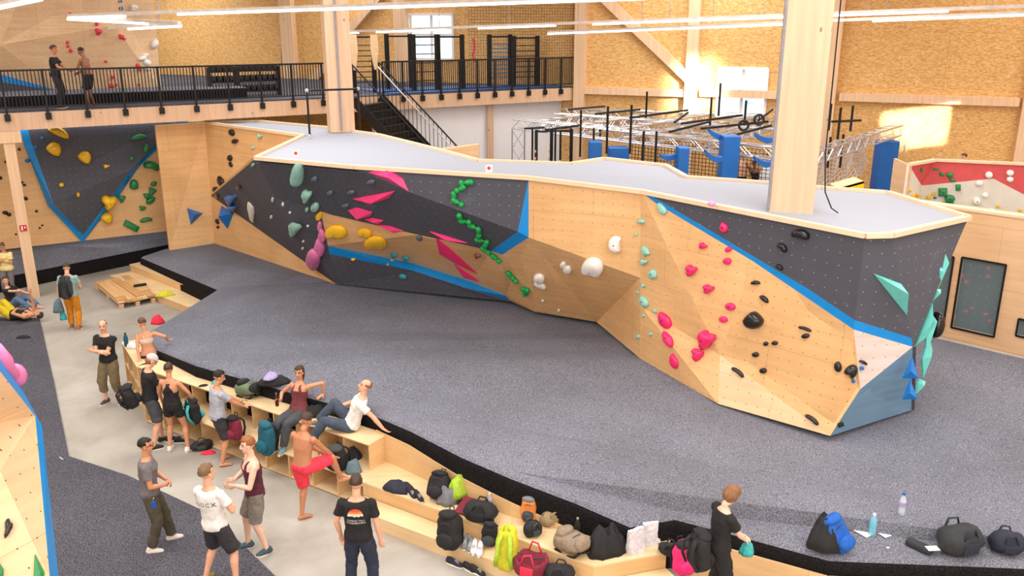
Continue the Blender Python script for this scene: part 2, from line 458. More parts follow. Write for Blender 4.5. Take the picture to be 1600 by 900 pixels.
# what stands outside the windows: a bright sky with trees in front
m_, nt_, b_ = newmat('daylight_outside', 1.0)
nz = nd(nt_, 'ShaderNodeTexNoise', Scale=1.1, Detail=7.0, Roughness=0.65); nt_.links.new(coords(nt_, 'Object'), nz.inputs['Vector'])
rr = ramp(nt_, [(0.42, (0.97, 1.0, 1.0)), (0.56, (0.66, 0.86, 0.86)), (0.66, (0.30, 0.52, 0.50))]); nt_.links.new(nz.outputs[0], rr.inputs[0])
b_.inputs['Base Color'].default_value = (0, 0, 0, 1); nt_.links.new(rr.outputs[0], b_.inputs['Emission Color']); b_.inputs['Emission Strength'].default_value = 1.5
tr = MB()
rnd = random.Random(5)
tr.face([bw(-16, 0, -4), bw(24, 0, -4), bw(24, 14, -4), bw(-16, 14, -4)], flip=BWN)
tag(tr.build('sky_backdrop', m_), kind='structure')

for nm, poly in (('wall_left', [(-24.2, -4), (-24, -4), (-24, 46), (-24.2, 46)]), ('wall_right', [(21, -4), (21.2, -4), (21.2, 46), (21, 46)]), ('wall_near', [(-24, -4.2), (21, -4.2), (21, -4), (-24, -4)])):
    m = MB(); m.prism(poly, 0, 11); tag(m.build(nm, WOODP if nm != 'wall_left' else OSB), kind='structure')

# timber frame on the back wall
def back_post(x, wpx, y=60, z0=0.0, z1=10.6, lab=''):
    s = s_back(x, y); wd = abs(s_back(x + wpx, y) - s)
    mb = MB(); mb.beam(bw(s + wd / 2, z0, .16), bw(s + wd / 2, z1, .16), wd, .32, BWN)
    return tag(mb.build('timber_post', GLULAM), lab, 'post')
back_post(902, 16, lab='spruce wall post where the mezzanine ends against the back wall')
back_post(1077, 18, lab='spruce wall post right of the diagonal brace, left of the small window')
back_post(1300, 16, lab='spruce wall post half hidden behind the thick right column')
back_post(1590, 16, y=200, lab='spruce wall post at the right edge of the photo')
back_post(446, 18, z0=5.2, lab='spruce wall post behind the dumbbell rack on the mezzanine')
back_post(622, 18, z0=5.2, lab='spruce wall post just left of the mezzanine window')
def girt(x0, y0, x1, y1, lab):
    a = onp(x0, y0, BW0, BWN); b = onp(x1, y1, BW0, BWN); sa = (a - BW0).dot(BWD); sb = (b - BW0).dot(BWD); z = (a.z + b.z) / 2
    mb = MB(); mb.beam(bw(sa, z, .12), bw(sb, z, .12), .24, .26); return tag(mb.build('timber_girt', GLULAM), lab, 'beam')
girt(913, 140, 1077, 146, 'horizontal spruce girt on the back wall under the diagonal brace')
girt(1095, 146, 1300, 149, 'horizontal spruce girt crossing the window right of the brace')
girt(1312, 151, 1592, 159, 'horizontal spruce girt at the far right of the back wall')
def brace(x0, y0, x1, y1, lab):
    a = onp(x0, y0, BW0 + BWN * .15, BWN); b = onp(x1, y1, BW0 + BWN * .15, BWN)
    mb = MB(); mb.beam(a, b, .34, .24, BWN); return tag(mb.build('timber_brace', GLULAM), lab, 'beam')
brace(935, -12, 1082, 128, 'long diagonal spruce brace on the sunlit back wall')
brace(600, -15, 536, 60, 'diagonal spruce brace right of the left column top')
brace(520, 90, 470, 150, 'diagonal spruce brace behind the mezzanine railing left of the column')
for x, y0, y1 in ((440, -10, 105),):
    mb = MB(); a = onp(x, y0, BW0 + BWN * .06, BWN); b = onp(x, y1, BW0 + BWN * .06, BWN); mb.tube([a, b], 0.02, 6)
    tag(mb.build('conduit', GREYM), 'thin grey electrical conduit beside the wall post on the mezzanine', 'pipe')

# mezzanine
m = MB(); m.prism([me_(-6, 0).xy, me_(ELEN, 0).xy, bw(-29, 0).xy], ZF - .15, ZF); mez = m.build('mezzanine_floor', FLOORC); tag(mez, kind='structure')
m = MB(); m.beam(me_(-6, ZF - .27, -.08), me_(ELEN - .1, ZF - .27, -.08), .2, .46); bm_ = m.build('trim_1', GLULAMP); tag(bm_, kind='structure')
def joist(s, lab):
    mb = MB(); mb.beam(me_(s, ZF - .32, -.2), me_(s, ZF - .32, -2.4), .2, .3); tag(mb.build('timber_joist', GLULAM), lab, 'beam')
joist(s_edge(356, 180), 'short spruce joist end under the mezzanine above the boulder platform')
# post under the mezzanine
pb = at(54, 463, 0)
t = thing('support_post', 'slim spruce post under the mezzanine carrying a small red sign', 'post', (pb.x, pb.y, 0))
m = MB(); m.box((0, 0, 2.36), (.27, .27, 4.72), rotz(.55)); m.build('post', GLULAM, t)
m = MB(); m.box((0, 0, 4.55), (.62, .34, .36), rotz(.55)); m.build('post_head', GLULAM, t)
# white wall and OSB under the mezzanine
m = MB(); m.prism([me_(s_edge(592), 0, -.5).xy, me_(ELEN, 0, -.5).xy, me_(ELEN, 0, -.7).xy, me_(s_edge(592), 0, -.7).xy], 0, ZF - .16); tag(m.build('wall_under_mezzanine', WHITEW), kind='structure')
m = MB(); m.prism([me_(s_edge(300), 0, -3.2).xy, me_(s_edge(596), 0, -3.2).xy, me_(s_edge(596), 0, -3.4).xy, me_(s_edge(300), 0, -3.4).xy], 0, ZF - .16); tag(m.build('wall_behind_stairs', OSB), kind='structure')
p = me_(s_edge(775, 170), 0, -.4); m = MB(); m.beam(V3((p.x, p.y, 0)), V3((p.x, p.y, ZF - .5)), .22, .22); tag(m.build('timber_post', GLULAMP), 'slim spruce post standing against the white wall under the mezzanine', 'post')

# ------------------------------------------------------------------ mats
def rounded_mat(name, poly, z, zb, r, lab):
    zs = [(p[2] if len(p) > 2 else z) for p in poly]; poly = [V3((p[0], p[1], 0)) for p in poly]
    ar = sum(poly[i].x * poly[(i + 1) % len(poly)].y - poly[(i + 1) % len(poly)].x * poly[i].y for i in range(len(poly)))
    if ar < 0: poly.reverse(); zs.reverse()
    n = len(poly)
    def inset(d):
        out = []
        for i in range(n):
            a, b, c = poly[i - 1], poly[i], poly[(i + 1) % n]
            e1 = (b - a).normalized(); e2 = (c - b).normalized()
            n1 = V3((-e1.y, e1.x, 0)); n2 = V3((-e2.y, e2.x, 0)); q = n1 + n2
            q = q / max(0.3, q.dot(n1)) if q.length > 1e-6 else n1
            out.append(b + q * d)
        return out
    mb = MB(); rings = []
    for k in range(6):
        th = math.pi / 2 * k / 5
        rings.append([V3((p.x, p.y, zs[i] - r + r * math.sin(th))) for i, p in enumerate(inset(r - r * math.cos(th)))])
    low = [V3((p.x, p.y, zb)) for p in poly]
    mb.cur = 1
    seq = [low] + rings
    for i in range(len(seq) - 1):
        mb.cur = 1 if i < 3 else 0
        for k in range(n):
            j = (k + 1) % n; mb.face([seq[i][k], seq[i][j], seq[i + 1][j], seq[i + 1][k]])
    mb.cur = 0
    import mathutils.geometry as mg
    for t3 in mg.tessellate_polygon([[V3((p.x, p.y, 0)) for p in rings[-1]]]): mb.face([rings[-1][i] for i in t3], flip=V3((0, 0, 1)))
    return tag(mb.build(name, [MATTOP, MATSIDE]), lab, 'mat')
PX_NEAR = [(226, 519), (234, 540), (304, 568), (407, 597), (500, 623), (567, 639), (640, 670), (720, 711), (800, 745), (900, 783), (985, 820), (1055, 808), (1133, 828), (1297, 872), (1600, 884)]
ZN = [.98, 1.10, ZM, ZM, ZM, ZM, ZM, 1.18, 1.10, .96, .84, .82, .82, .82, .82]
near = [at(x, y, ZN[i]).xy for i, (x, y) in enumerate(PX_NEAR)]; P_B2 = at(525, 444, ZM)
far = [(13.0, 8.2, .82), (13, 14.2), at(1600, 557, ZM).xy, at(1440, 520, ZM).xy, (7.4, 19.0), (2.0, 21.0), (-2, 23), (P_B2.x, P_B2.y + .5, ZM), at(345, 371, .78), at(255, 388, .70), at(218, 400, .70), at(338, 450, .80)]
near = [(p[0], p[1], ZN[i]) for i, p in enumerate(near)]
rounded_mat('crash_mat', list(near) + far, ZM, 0, 0.16, 'huge grey carpeted crash mat in front of the climbing boulder')
# rolled mat under the dark wall below the mezzanine
a = at(-60, 470, 0); b = at(215, 412, 0); c2 = at(300, 375, 0.9); d2 = at(-60, 410, 0.9)
mb = MB(); prof = [(0, 0), (0.02, .42), (.14, .64), (.5, .86), (1.2, 1.0), (2.2, 1.05), (3.4, 1.05), (3.4, 0)]
dd = (b - a).normalized(); nn = V3((-dd.y, dd.x, 0))
r0 = [a + nn * q[0] + V3((0, 0, q[1])) for q in prof]; r1 = [b + dd * 1.2 + nn * q[0] + V3((0, 0, q[1])) for q in prof]
for i in range(len(prof)):
    j = (i + 1) % len(prof); mb.cur = 1 if i == 0 else 0
    mb.face([r0[i], r1[i], r1[j], r0[j]])
mb.face(list(reversed(r0))); mb.face(r1)
tag(mb.build('crash_mat', [MATTOP, MATSIDE], merge=False), 'grey rounded crash mat below the dark wall under the mezzanine', 'mat')
m = MB(); m.prism([(1.5, 24.5), (14.5, 22.0), (14.5, 25.8), (9.5, 28.4), (2.2, 31.5)], 0, 1.25); tag(m.build('crash_mat', MATTOP), 'raised grey mat floor of the obstacle course by the back wall', 'mat')
# floor carpet in the left foreground
cp = [at(x, y, 0).xy for x, y in [(-260, 500), (62, 498), (85, 600), (108, 715), (200, 745), (330, 806), (430, 902), (560, 1010), (560, 1300), (-260, 1300)]]
m = MB(); m.prism(cp, 0.0, 0.03); tag(m.build('floor_carpet', FLOORC), 'flat dark grey carpet mat on the concrete in the left foreground', 'mat')

# ------------------------------------------------------------------ climbing walls
ALLW = MB()
def panel(root, name, mat, keys, th=0.05, P=None, label=None):
    pts = [P[k] if isinstance(k, str) else k for k in keys]
    c = sum(pts, V3()) / len(pts)
    mb = MB(); mb.slab(pts, CAMP - c, th)
    o = mb.build(name, mat, root); o.data.calc_loop_triangles()
    for t3 in o.data.loop_triangles: ALLW.face([o.data.vertices[i].co.copy() for i in t3.vertices])
    if label: o['label'] = label
    return o
P = {}
for k, (x, y, z) in dict(B0=(265, 391, .72), B1=(335, 381, .78), B2=(525, 444, ZM), B3=(797, 471, ZM), B4=(835, 487, ZM), B5=(932, 503, ZM), B6=(1000, 560, ZM), B7=(1122, 631, ZM), B8=(1297, 681, ZM), B9=(1424, 641, ZM),
        T0=(242, 196, 4.57), T1=(320, 191, 4.57), T2=(474, 212, 4.62), T3=(400, 247, 4.66), T4=(543, 260, 4.68), T4b=(555, 261, 4.68), T5=(826, 278, 4.6), T6=(1001, 299, 4.5), T7=(1352, 368, 4.45), T8=(1393, 367, 4.45), T9=(1513, 340, 4.45),
        K9=(1387, 301, 4.45), K8=(1285, 294, 4.45), K7=(1200, 286, 4.45), K6=(1072, 277, 4.45), K5=(1040, 259, 4.45), K4=(945, 248, 4.45), K3=(892, 256, 4.45), K2=(747, 251, 4.55), K1=(692, 236, 4.6), K0=(592, 211, 4.65), KA=(507, 199, 4.62), KB=(400, 189, 4.57)).items():
    P[k] = at(x, y, z)
def onpl(x, y, a, b, c): q, n = plane(P[a], P[b], P[c]); return onp(x, y, q, n)
def lerp(a, b, t): return P[a] * (1 - t) + P[b] * t
P['I0'] = onpl(330, 306, 'B1', 'T2', 'T1')
def pxy(q):
    dz = q.y * CT - (q.z - CAMH) * ST; return 450 - FPX * (q.y * ST + (q.z - CAMH) * CT) / dz
def edge_at(a, b, y): return lerp(a, b, min(range(801), key=lambda t: abs(pxy(lerp(a, b, t / 800)) - y)) / 800)
P['I1'] = at(432, 309, 3.6); P['I2'] = onpl(501, 330, 'T3', 'T4', 'I1')
P['I3'] = onpl(519, 336, 'T3', 'T4', 'I1')
best = min((abs((lambda q: 450 - FPX * ((q.y * ST + (q.z - CAMH) * CT) / (q.y * CT - (q.z - CAMH) * ST)))(lerp('T6', 'B6', t / 400)) - 434), t / 400) for t in range(401))
P['I9'] = lerp('T6', 'B6', best[1])
P['I8'] = onpl(826, 371, 'T5', 'T6', 'I9')
P['I4'] = onpl(639, 300, 'T4b', 'T5', 'I8'); P['I5'] = onpl(809, 362, 'T4b', 'T5', 'I8')
P['I6'] = onpl(767, 392, 'I3', 'I4', 'I5'); P['I7'] = onpl(785, 398, 'I5', 'I8', 'I6')
P['J0'] = edge_at('I2', 'B2', 384); P['J0b'] = edge_at('I2', 'B2', 397)
P['J3'] = at(790, 462, 1.42); P['J3b'] = at(797, 470, 1.26)
P['K0x'] = onpl(647, 367, 'I3', 'I4', 'I6')
P['J1'] = at(647, 412, P['J0'].z * .55 + 1.42 * .45); P['J2'] = at(735, 440, P['J0'].z * .22 + 1.42 * .78)
P['J1b'] = at(650, 424, P['J1'].z - .14); P['J2b'] = at(737, 452, P['J2'].z - .13)
P['Q1'] = at(1335, 500, 3.12); P['Q1b'] = at(1334, 515, 2.98)
P['Q2'] = onpl(1424, 528, 'T7', 'T8', 'Q1'); P['Q2b'] = P['Q2'] + (P['Q1b'] - P['Q1'])
P['Q2b'] = onpl(1426, 542, 'T7', 'T8', 'Q1'); P['Q1b'] = onpl(1334, 515, 'T6', 'T7', 'Q1')
P['U1'] = onpl(1010, 301, 'T6', 'T7', 'Q1'); P['U2'] = onpl(1024, 317, 'T6', 'T7', 'Q1'); P['U3'] = onpl(1262, 451, 'T6', 'T7', 'Q1'); P['U4'] = onpl(1241, 452, 'T6', 'T7', 'Q1'); P['U5'] = onpl(1176, 408, 'T6', 'T7', 'Q1')
P['R1'] = at(1344, 608, 2.0); P['R2'] = at(1125, 555, 1.95); P['W0'] = lerp('I9', 'B6', .34)

BOULD = thing('climbing_boulder', 'big faceted climbing boulder of plywood and charcoal panels in the middle of the hall', 'climbing wall', (0, 18, 0))
BOULD.location = (0, 0, 0)
# wooden end and left side
ed = (P['T1'] - P['T0']); 
panel(BOULD, 'wood_panel', WOOD, ['B0', 'B1', 'T1', 'T0'], .15, P)
panel(BOULD, 'wood_panel', WOOD, ['B1', 'I0', 'T2', 'T1'], .1, P)
panel(BOULD, 'wood_panel', WOOD, ['I0', 'T3', 'T2'], .05, P)
panel(BOULD, 'wood_panel', WOOD, ['B1', 'B2', 'I0'], .05, P)
panel(BOULD, 'charcoal_panel', DARK, ['I0', 'I1', 'T3'], .05, P)
panel(BOULD, 'charcoal_panel', DARK, ['I0', 'B2', 'I1'], .05, P)
panel(BOULD, 'charcoal_panel', DARK, ['B2', 'I2', 'I1'], .05, P)
panel(BOULD, 'charcoal_panel', DARK, ['T3', 'I1', 'I2', 'I3', 'T4'], .05, P)
panel(BOULD, 'charcoal_panel', DARK, ['T4', 'I3', 'I4', 'T4b'], .05, P)
panel(BOULD, 'charcoal_panel', DARK, ['T4b', 'I4', 'I5', 'T5'], .05, P)
panel(BOULD, 'charcoal_panel', DARK, ['I3', 'I6', 'I5', 'I4'], .05, P)
panel(BOULD, 'blue_stripe', BLUE, ['T5', 'I5', 'I8'], .05, P)
panel(BOULD, 'blue_stripe', BLUE, ['I5', 'I6', 'I7', 'I8'], .05, P)
panel(BOULD, 'wood_panel', WOOD, ['I2', 'J0', 'J1', 'K0x', 'I3'], .05, P)
panel(BOULD, 'wood_panel', WOOD, ['K0x', 'J1', 'J2', 'I6'], .05, P)
panel(BOULD, 'wood_panel', WOOD, ['I6', 'J2', 'J3', 'I7'], .05, P)
panel(BOULD, 'blue_stripe', BLUE, ['J0', 'J0b', 'J1b', 'J1'], .05, P)
panel(BOULD, 'blue_stripe', BLUE, ['J1', 'J1b', 'J2b', 'J2'], .05, P)
panel(BOULD, 'blue_stripe', BLUE, ['J2', 'J2b', 'J3b', 'J3'], .05, P)
for tri_ in (('J0b', 'B2', 'J1b'), ('J1b', 'B2', 'B3'), ('J1b', 'B3', 'J2b'), ('J2b', 'B3', 'J3b')): panel(BOULD, 'charcoal_panel', DARK, tri_, .02, P)
panel(BOULD, 'wood_panel', WOOD, ['I7', 'J3', 'J3b', 'B4', 'I8'], .05, P)
panel(BOULD, 'wood_panel', WOOD, ['I8', 'B4', 'B5'], .05, P)
panel(BOULD, 'wood_panel', WOOD, ['I8', 'B5', 'I9'], .05, P)
panel(BOULD, 'wood_panel', WOOD, ['T5', 'I8', 'I9', 'T6'], .05, P)
panel(BOULD, 'wood_panel', WOOD, ['I9', 'B5', 'B6'], .05, P)
panel(BOULD, 'wood_panel', WOOD, ['T6', 'W0', 'R2'], .05, P)
panel(BOULD, 'wood_panel', WOOD, ['T6', 'R2', 'U5', 'U2'], .05, P)
panel(BOULD, 'wood_panel', WOOD, ['W0', 'B6', 'B7', 'R2'], .05, P)
panel(BOULD, 'blue_stripe', BLUE, ['T6', 'U2', 'U5', 'U4', 'Q1b', 'Q1', 'U3', 'U1'], .05, P)
panel(BOULD, 'blue_stripe', BLUE, ['Q1', 'Q1b', 'Q2b', 'Q2'], .05, P)
panel(BOULD, 'charcoal_panel', DARK, ['T6', 'U1', 'U3', 'Q1', 'T7'], .05, P)
panel(BOULD, 'charcoal_panel', DARK, ['T7', 'Q1', 'Q2', 'T8'], .05, P)
panel(BOULD, 'wood_panel', WOOD, ['U5', 'R2', 'B8', 'R1', 'Q1b', 'U4'], .05, P)
panel(BOULD, 'pale_wood_panel', WOODP, ['R2', 'B7', 'B8'], .05, P)
panel(BOULD, 'white_wood_panel', WOODW, ['Q1b', 'R1', 'Q2b'], .05, P, 'small white stained plywood triangle')
panel(BOULD, 'blue_wood_panel', BLUEG, ['R1', 'B8', 'B9', 'Q2b'], .05, P, 'blue stained plywood facet at the boulder foot')
# right flank
P['S1'] = onp(1476, 420, *plane(P['T8'], P['T9'], P['Q2'])); P['S0'] = P['B9'] + V3((1.6, 2.2, 0)); 
panel(BOULD, 'charcoal_panel', DARK, ['T8', 'Q2', 'Q2b', 'T9'], .05, P)
P['X0'] = at(1402, 602, ZM)
panel(BOULD, 'charcoal_panel', DARK, ['T9', 'Q2b', 'X0'], .05, P)
panel(BOULD, 'charcoal_panel', DARK, ['Q2b', 'B9', 'X0'], .05, P)
# hidden back and the platform on top
tops = ['T3', 'T4', 'T4b', 'T5', 'T6', 'T7', 'T8', 'T9', 'K9', 'K8', 'K7', 'K6', 'K5', 'K4', 'K3', 'K2', 'K1', 'K0', 'KA', 'KB', 'T1', 'T2']
mb = MB(); cc = P['T5'] * .3 + P['T6'] * .3 + P['K6'] * .2 + P['K3'] * .2
import mathutils.geometry as mgeo
tess = mgeo.tessellate_polygon([[V3((P[k].x, P[k].y, 0)) for k in tops]])
for tr3 in tess:
    mb.face([P[tops[i]] - V3((0, 0, .02)) for i in tr3], flip=V3((0, 0, 1))); mb.face([P[tops[i]] - V3((0, 0, .10)) for i in tr3], flip=V3((0, 0, -1)))
mb.build('platform_top', PLATF, BOULD)
mb = MB()
for i in range(len(tops)):
    a, b = P[tops[i]], P[tops[(i + 1) % len(tops)]]
    mb.beam(a + V3((0, 0, .0)), b + V3((0, 0, .0)), .11, .075)
mb.beam(P['T0'], P['T1'], .16, .05); mb.build('edge_trim', RIM, BOULD)
mb = MB(); back = ['T9', 'K9', 'K8', 'K7', 'K6', 'K5', 'K4', 'K3', 'K2', 'K1', 'K0', 'KA', 'KB', 'T1']
for i in range(len(back) - 1):
    a, b = P[back[i]], P[back[i + 1]]; n_ = V3(((b - a).y, -(b - a).x, 0))
    def low(k):
        if k == 'T9': return P['X0']
        if k == 'K9': return P['X0'] + V3((-.5, 1.2, 0))
        p = P[k]; return V3((p.x, p.y, ZM)) + V3((p.x, p.y, 0)).normalized() * (1.0 if k == 'K8' else 2.2)
    mb.slab([low(back[i]), low(back[i + 1]), b, a], n_, .04)
mb.build('back_panel', WOODP, BOULD)

# wall under the mezzanine (dark bulge with a blue outline)
LW = thing('climbing_wall', 'climbing wall under the mezzanine with a charcoal bulge outlined in blue', 'climbing wall')
a = at(-120, 404, 1.0); b = at(262, 361, 1.0); LWN = V3((b - a).y * V3((1, 0, 0)) + -(b - a).x * V3((0, 1, 0))).normalized()
if LWN.dot(CAMP - a) < 0: LWN = -LWN
b = b + (b - a).normalized() * 1.2
panel(LW, 'wood_panel', WOOD, [a, b, V3((b.x, b.y, ZF - .15)), V3((a.x, a.y, ZF - .15))], .1)
def lw(x, y, off): return onp(x, y, a + LWN * off, LWN)
D1, D2, D3, D4, D5, D6 = lw(39, 186, .12), lw(290, 180, .12), lw(245, 226, .14), lw(204, 266, .42), lw(83, 317, .42), lw(50, 225, .14)
D7, D8 = lw(180, 300, .30), lw(130, 367, .12)
panel(LW, 'charcoal_panel', DARK, [D1, D6, lw(125, 262, .3), lw(110, 186, .2)], .08)
panel(LW, 'charcoal_panel', DARK, [D6, D5, lw(125, 262, .3)], .08)
panel(LW, 'charcoal_panel', DARK, [lw(110, 186, .2), lw(125, 262, .3), D5, D4, D3, D2], .08)
panel(LW, 'charcoal_panel', DARK, [D5, D8, D7, D4], .08)
O = [lw(27, 186, .08), lw(37, 225, .08), lw(75, 322, .1), lw(129, 379, .06), lw(186, 306, .1), lw(216, 262, .1), lw(248, 231, .08), lw(303, 180, .08)]
I = [D1, D6, D5, D8, D7, D4, D3, D2]
for k in range(7): panel(LW, 'blue_stripe', BLUE, [O[k], O[k + 1], I[k + 1], I[k]], .08)

# wall on the mezzanine
UW = thing('climbing_wall', 'tall plywood climbing wall standing on the mezzanine at the upper left', 'climbing wall')
ua = at(-130, 153, 5.4); ub = at(252, 140, 5.4); UN = V3(((ub - ua).y, -(ub - ua).x, 0)).normalized()
def uw(x, y, off): return onp(x, y, ua + UN * off, UN)
c0, c1, c2, c3 = uw(-130, 153, .3), uw(97, 143, .2), uw(252, 140, .0), uw(239, -20, .0)
c4, c5, c6 = uw(178, 40, .45), uw(172, -25, .3), uw(-130, -25, .9); c7 = uw(0, 70, .8)
panel(UW, 'wood_panel', WOODP, [c1, c2, c3, c5, c4], .1)
panel(UW, 'wood_panel', WOODP, [c7, c1, c4], .1)
panel(UW, 'wood_panel', WOODP, [c7, c4, c5, uw(40, -25, .8)], .1)
panel(UW, 'wood_panel', WOODP, [uw(-130, 60, .9), c7, uw(40, -25, .8), c6], .1)
panel(UW, 'wood_panel', WOODP, [uw(-130, 100, .6), c1, c7, uw(-130, 60, .9)], .1)
panel(UW, 'blue_stripe', BLUE, [uw(-130, 98, .75), uw(-130, 118, .78), uw(0, 128, .55), c1, uw(0, 116, .55)], .04)
panel(UW, 'charcoal_panel', DARK, [uw(-130, 118, .78), c0 + UN * .5, uw(0, 147, .5), c1, uw(0, 128, .55)], .04)
q0, q1 = me_(-6, ZF, -.95), me_(s_edge(400), ZF, -.95); q2 = q1 - EN * 1.3; q3 = q0 - EN * 2.4
rounded_mat('crash_mat', [q0.xy, q1.xy, q2.xy, q3.xy], ZF + .36, ZF, .08, 'long low crash mat lying on the mezzanine behind the railing')
m = MB(); q0, q1 = me_(s_edge(612), ZF, -.15), me_(ELEN - .3, ZF, -.15); m.prism([q0.xy, q1.xy, (q1 - EN * 2.0 - ED * 1).xy, (q0 - EN * 2.6).xy], ZF, ZF + .03); tag(m.build('training_mat', BLUEPAD), 'flat blue sports flooring on the mezzanine by the pull-up frames', 'mat')

# near wall at the bottom left corner of the photo (top of the wall next to the camera)
NW = thing('climbing_wall', 'plywood climbing wall with a blue side edge in the near left corner', 'climbing wall')
g = lambda x, y, z: at(x, y, z)
n0, n1, n2, n3 = at(-20, 555, 4.6), at(55, 650, 3.6), at(78, 905, 2.6), at(-160, 905, 3.0)
n4 = at(-160, 690, 4.0); n5 = at(0, 735, 3.5)
panel(NW, 'wood_panel', WOODP, [n0, n1, n5, n4, at(-160, 540, 5.0)], .05)
panel(NW, 'wood_panel', WOODP, [n1, n2, at(60, 960, 2.4), at(-160, 960, 2.8), n4, n5], .05)
nb = V3((.45, .9, -.1))
panel(NW, 'blue_stripe', BLUE, [n0, n1, n1 + V3((.04, .02, -.12)), at(-2, 540, 4.2)], .03)
panel(NW, 'blue_stripe', BLUE, [n1, n2, at(60, 960, 2.4), at(98, 960, 2.2), at(90, 905, 2.35), n1 + V3((.04, .02, -.12))], .03)

# panel wall with glazed openings, far right
ga = at(1440, 518, ZM); gb = at(1600, 556, ZM); GD = (gb - ga).normalized(); GN = V3((GD.y, -GD.x, 0)); GN = GN if GN.dot(CAMP - ga) > 0 else -GN
def gw(x, y, off=0.0): return onp(x, y, ga + GN * off, GN)
gtop = gw(1502, 328).z
def gws(s, z, off=0.0): return ga + GD * s + GN * off + V3((0, 0, z - ga.z))
def gs(x, y): return (gw(x, y) - ga).dot(GD)
ops = []
for (x0, y0, x1, y1) in ((1436, 392, 1483, 516), (1494, 400, 1564, 529), (1588, 497, 1680, 545)):
    q0, q1 = gw(x0, y0), gw(x1, y1); ops.append((gs(x0, (y0 + y1) / 2), gs(x1, (y0 + y1) / 2), max(ZM + .12, q1.z), q0.z))
wp = wall_with_holes('wall_glazed', PLYN, lambda s, z, o=0.0: gws(s, z, o), -.6, 6.0, ZM - .02, gtop, ops, .12)
m = MB(); m.beam(gws(-.6, gtop + .02, -.12), gws(6, gtop + .02, -.12), .3, .05); tag(m.build('trim_2', RIM), kind='structure')
GL = glass('smoky_glass', (0.30, 0.42, 0.46), 0.05, 0.35)
for i, (s0, s1, z0, z1) in enumerate(ops):
    t = thing('window_%d' % (i + 3), None, None); t['kind'] = 'structure'
    fr = MB()
    for aa, bb in (((s0, z0), (s1, z0)), ((s0, z1), (s1, z1)), ((s0, z0), (s0, z1)), ((s1, z0), (s1, z1))): fr.beam(gws(*aa, .01), gws(*bb, .01), .03, .04, GN)
    fr.build('window_frame', BLACKM, t)
    pn = MB(); pn.face([gws(s0, z0, -.02), gws(s1, z0, -.02), gws(s1, z1, -.02), gws(s0, z1, -.02)], flip=GN); pn.build('window_pane', GL, t)
mb = MB(); mb.slab([gws(-.6, ZM, -.5), gws(6, ZM, -.5), gws(6, gtop - .1, -.5), gws(-.6, gtop - .1, -.5)], GN, .05)
BOARDM = darkpanel('slate_training_board', (66, 80, 88)); tag(mb.build('training_board', BOARDM), 'slate grey training board with red holds behind the glazed openings', 'climbing wall')

# low red and white wall behind it
KW = thing('climbing_wall', 'low climbing wall painted coral red over off white at the far right', 'climbing wall')
kz = 4.3; k0 = at(1462, 252, kz); k1 = at(1640, 260, kz); KN = V3(((k1 - k0).y, -(k1 - k0).x, 0)).normalized(); KN = KN if KN.dot(CAMP - k0) > 0 else -KN
def kw(x, y, off=0.0): return onp(x, y, k0 + KN * off, KN)
kl = at(1421, 259, kz)
RED = plain('coral_red_panel', (214, 84, 86), 0.6, vary=0.06); OFFW = plain('off_white_panel', (222, 216, 204), 0.6, vary=0.04)
panel(KW, 'red_panel', RED, [k0, k1, kw(1640, 324), kw(1600, 304), kw(1552, 279), kw(1440 + 0, 290)], .08)
klb = at(1418, 335, 2.6)
panel(KW, 'white_panel', OFFW, [kw(1440, 290), kw(1552, 279), kw(1600, 304), kw(1640, 324), kw(1640, 400), kw(1432, 370)], .08)
panel(KW, 'red_panel', RED, [kl, k0, kw(1440, 290)], .06)
panel(KW, 'white_panel', OFFW, [kl, kw(1440, 290), kw(1432, 370), V3((kl.x, kl.y, 2.2))], .06)
m = MB(); m.beam(kl + V3((0, 0, .03)), k0 + V3((0, 0, .03)), .12, .06); m.beam(k0 + V3((0, 0, .03)), k1 + V3((0, 0, .03)), .12, .06); m.build('edge_trim', RIM, KW)
m = MB(); m.slab([kl, V3((kl.x, kl.y, 2.2)), V3((kl.x, kl.y, 2.2)) + V3((.15, 1.2, 0)), kl + V3((.15, 1.2, 0))], V3((-1, 0, 0)), .06); m.build('side_panel', PLYN, KW)

# ------------------------------------------------------------------ columns
def column(x, y, wd, dp, lab, z0=0.0, ang=0.0, cable=None):
    p = at(x, y, z0) + V3((0, dp * .5, 0))
    t = thing('timber_column', lab, 'column', (p.x, p.y, z0 - .04))
    m = MB(); m.box((0, 0, (10.78 - z0) / 2), (wd, dp, 10.78 - z0), rotz(ang), 0.01); m.build('post', GLULAMP, t)
    return t, p
cl, pl = column(530, 205, .66, .6, 'pale spruce column rising through the left end of the boulder platform', 4.66, .35)
m = MB(); m.tube([(.07, -.35, .06), (.07, -.35, 6.0)], .03, 6); m.build('conduit', GREYM, cl)
cr, pr = column(1244, 332, .70, .62, 'thick pale spruce column rising through the right part of the boulder platform', 4.46, -.28)
m = MB(); m.tube([(-.43, -.2, .06), (-.43, -.2, 6.2)], .028, 6); m.build('conduit', GREYM, cr)
m = MB(); m.tube([(.33, -.42, 6.2), (.33, -.42, 3), (.34, -.42, 1), (.40, -.42, .4), (.52, -.45, .14), (.62, -.5, .07)], .011, 6); cc = m.build('hanging_cable', BLACKM, cr)
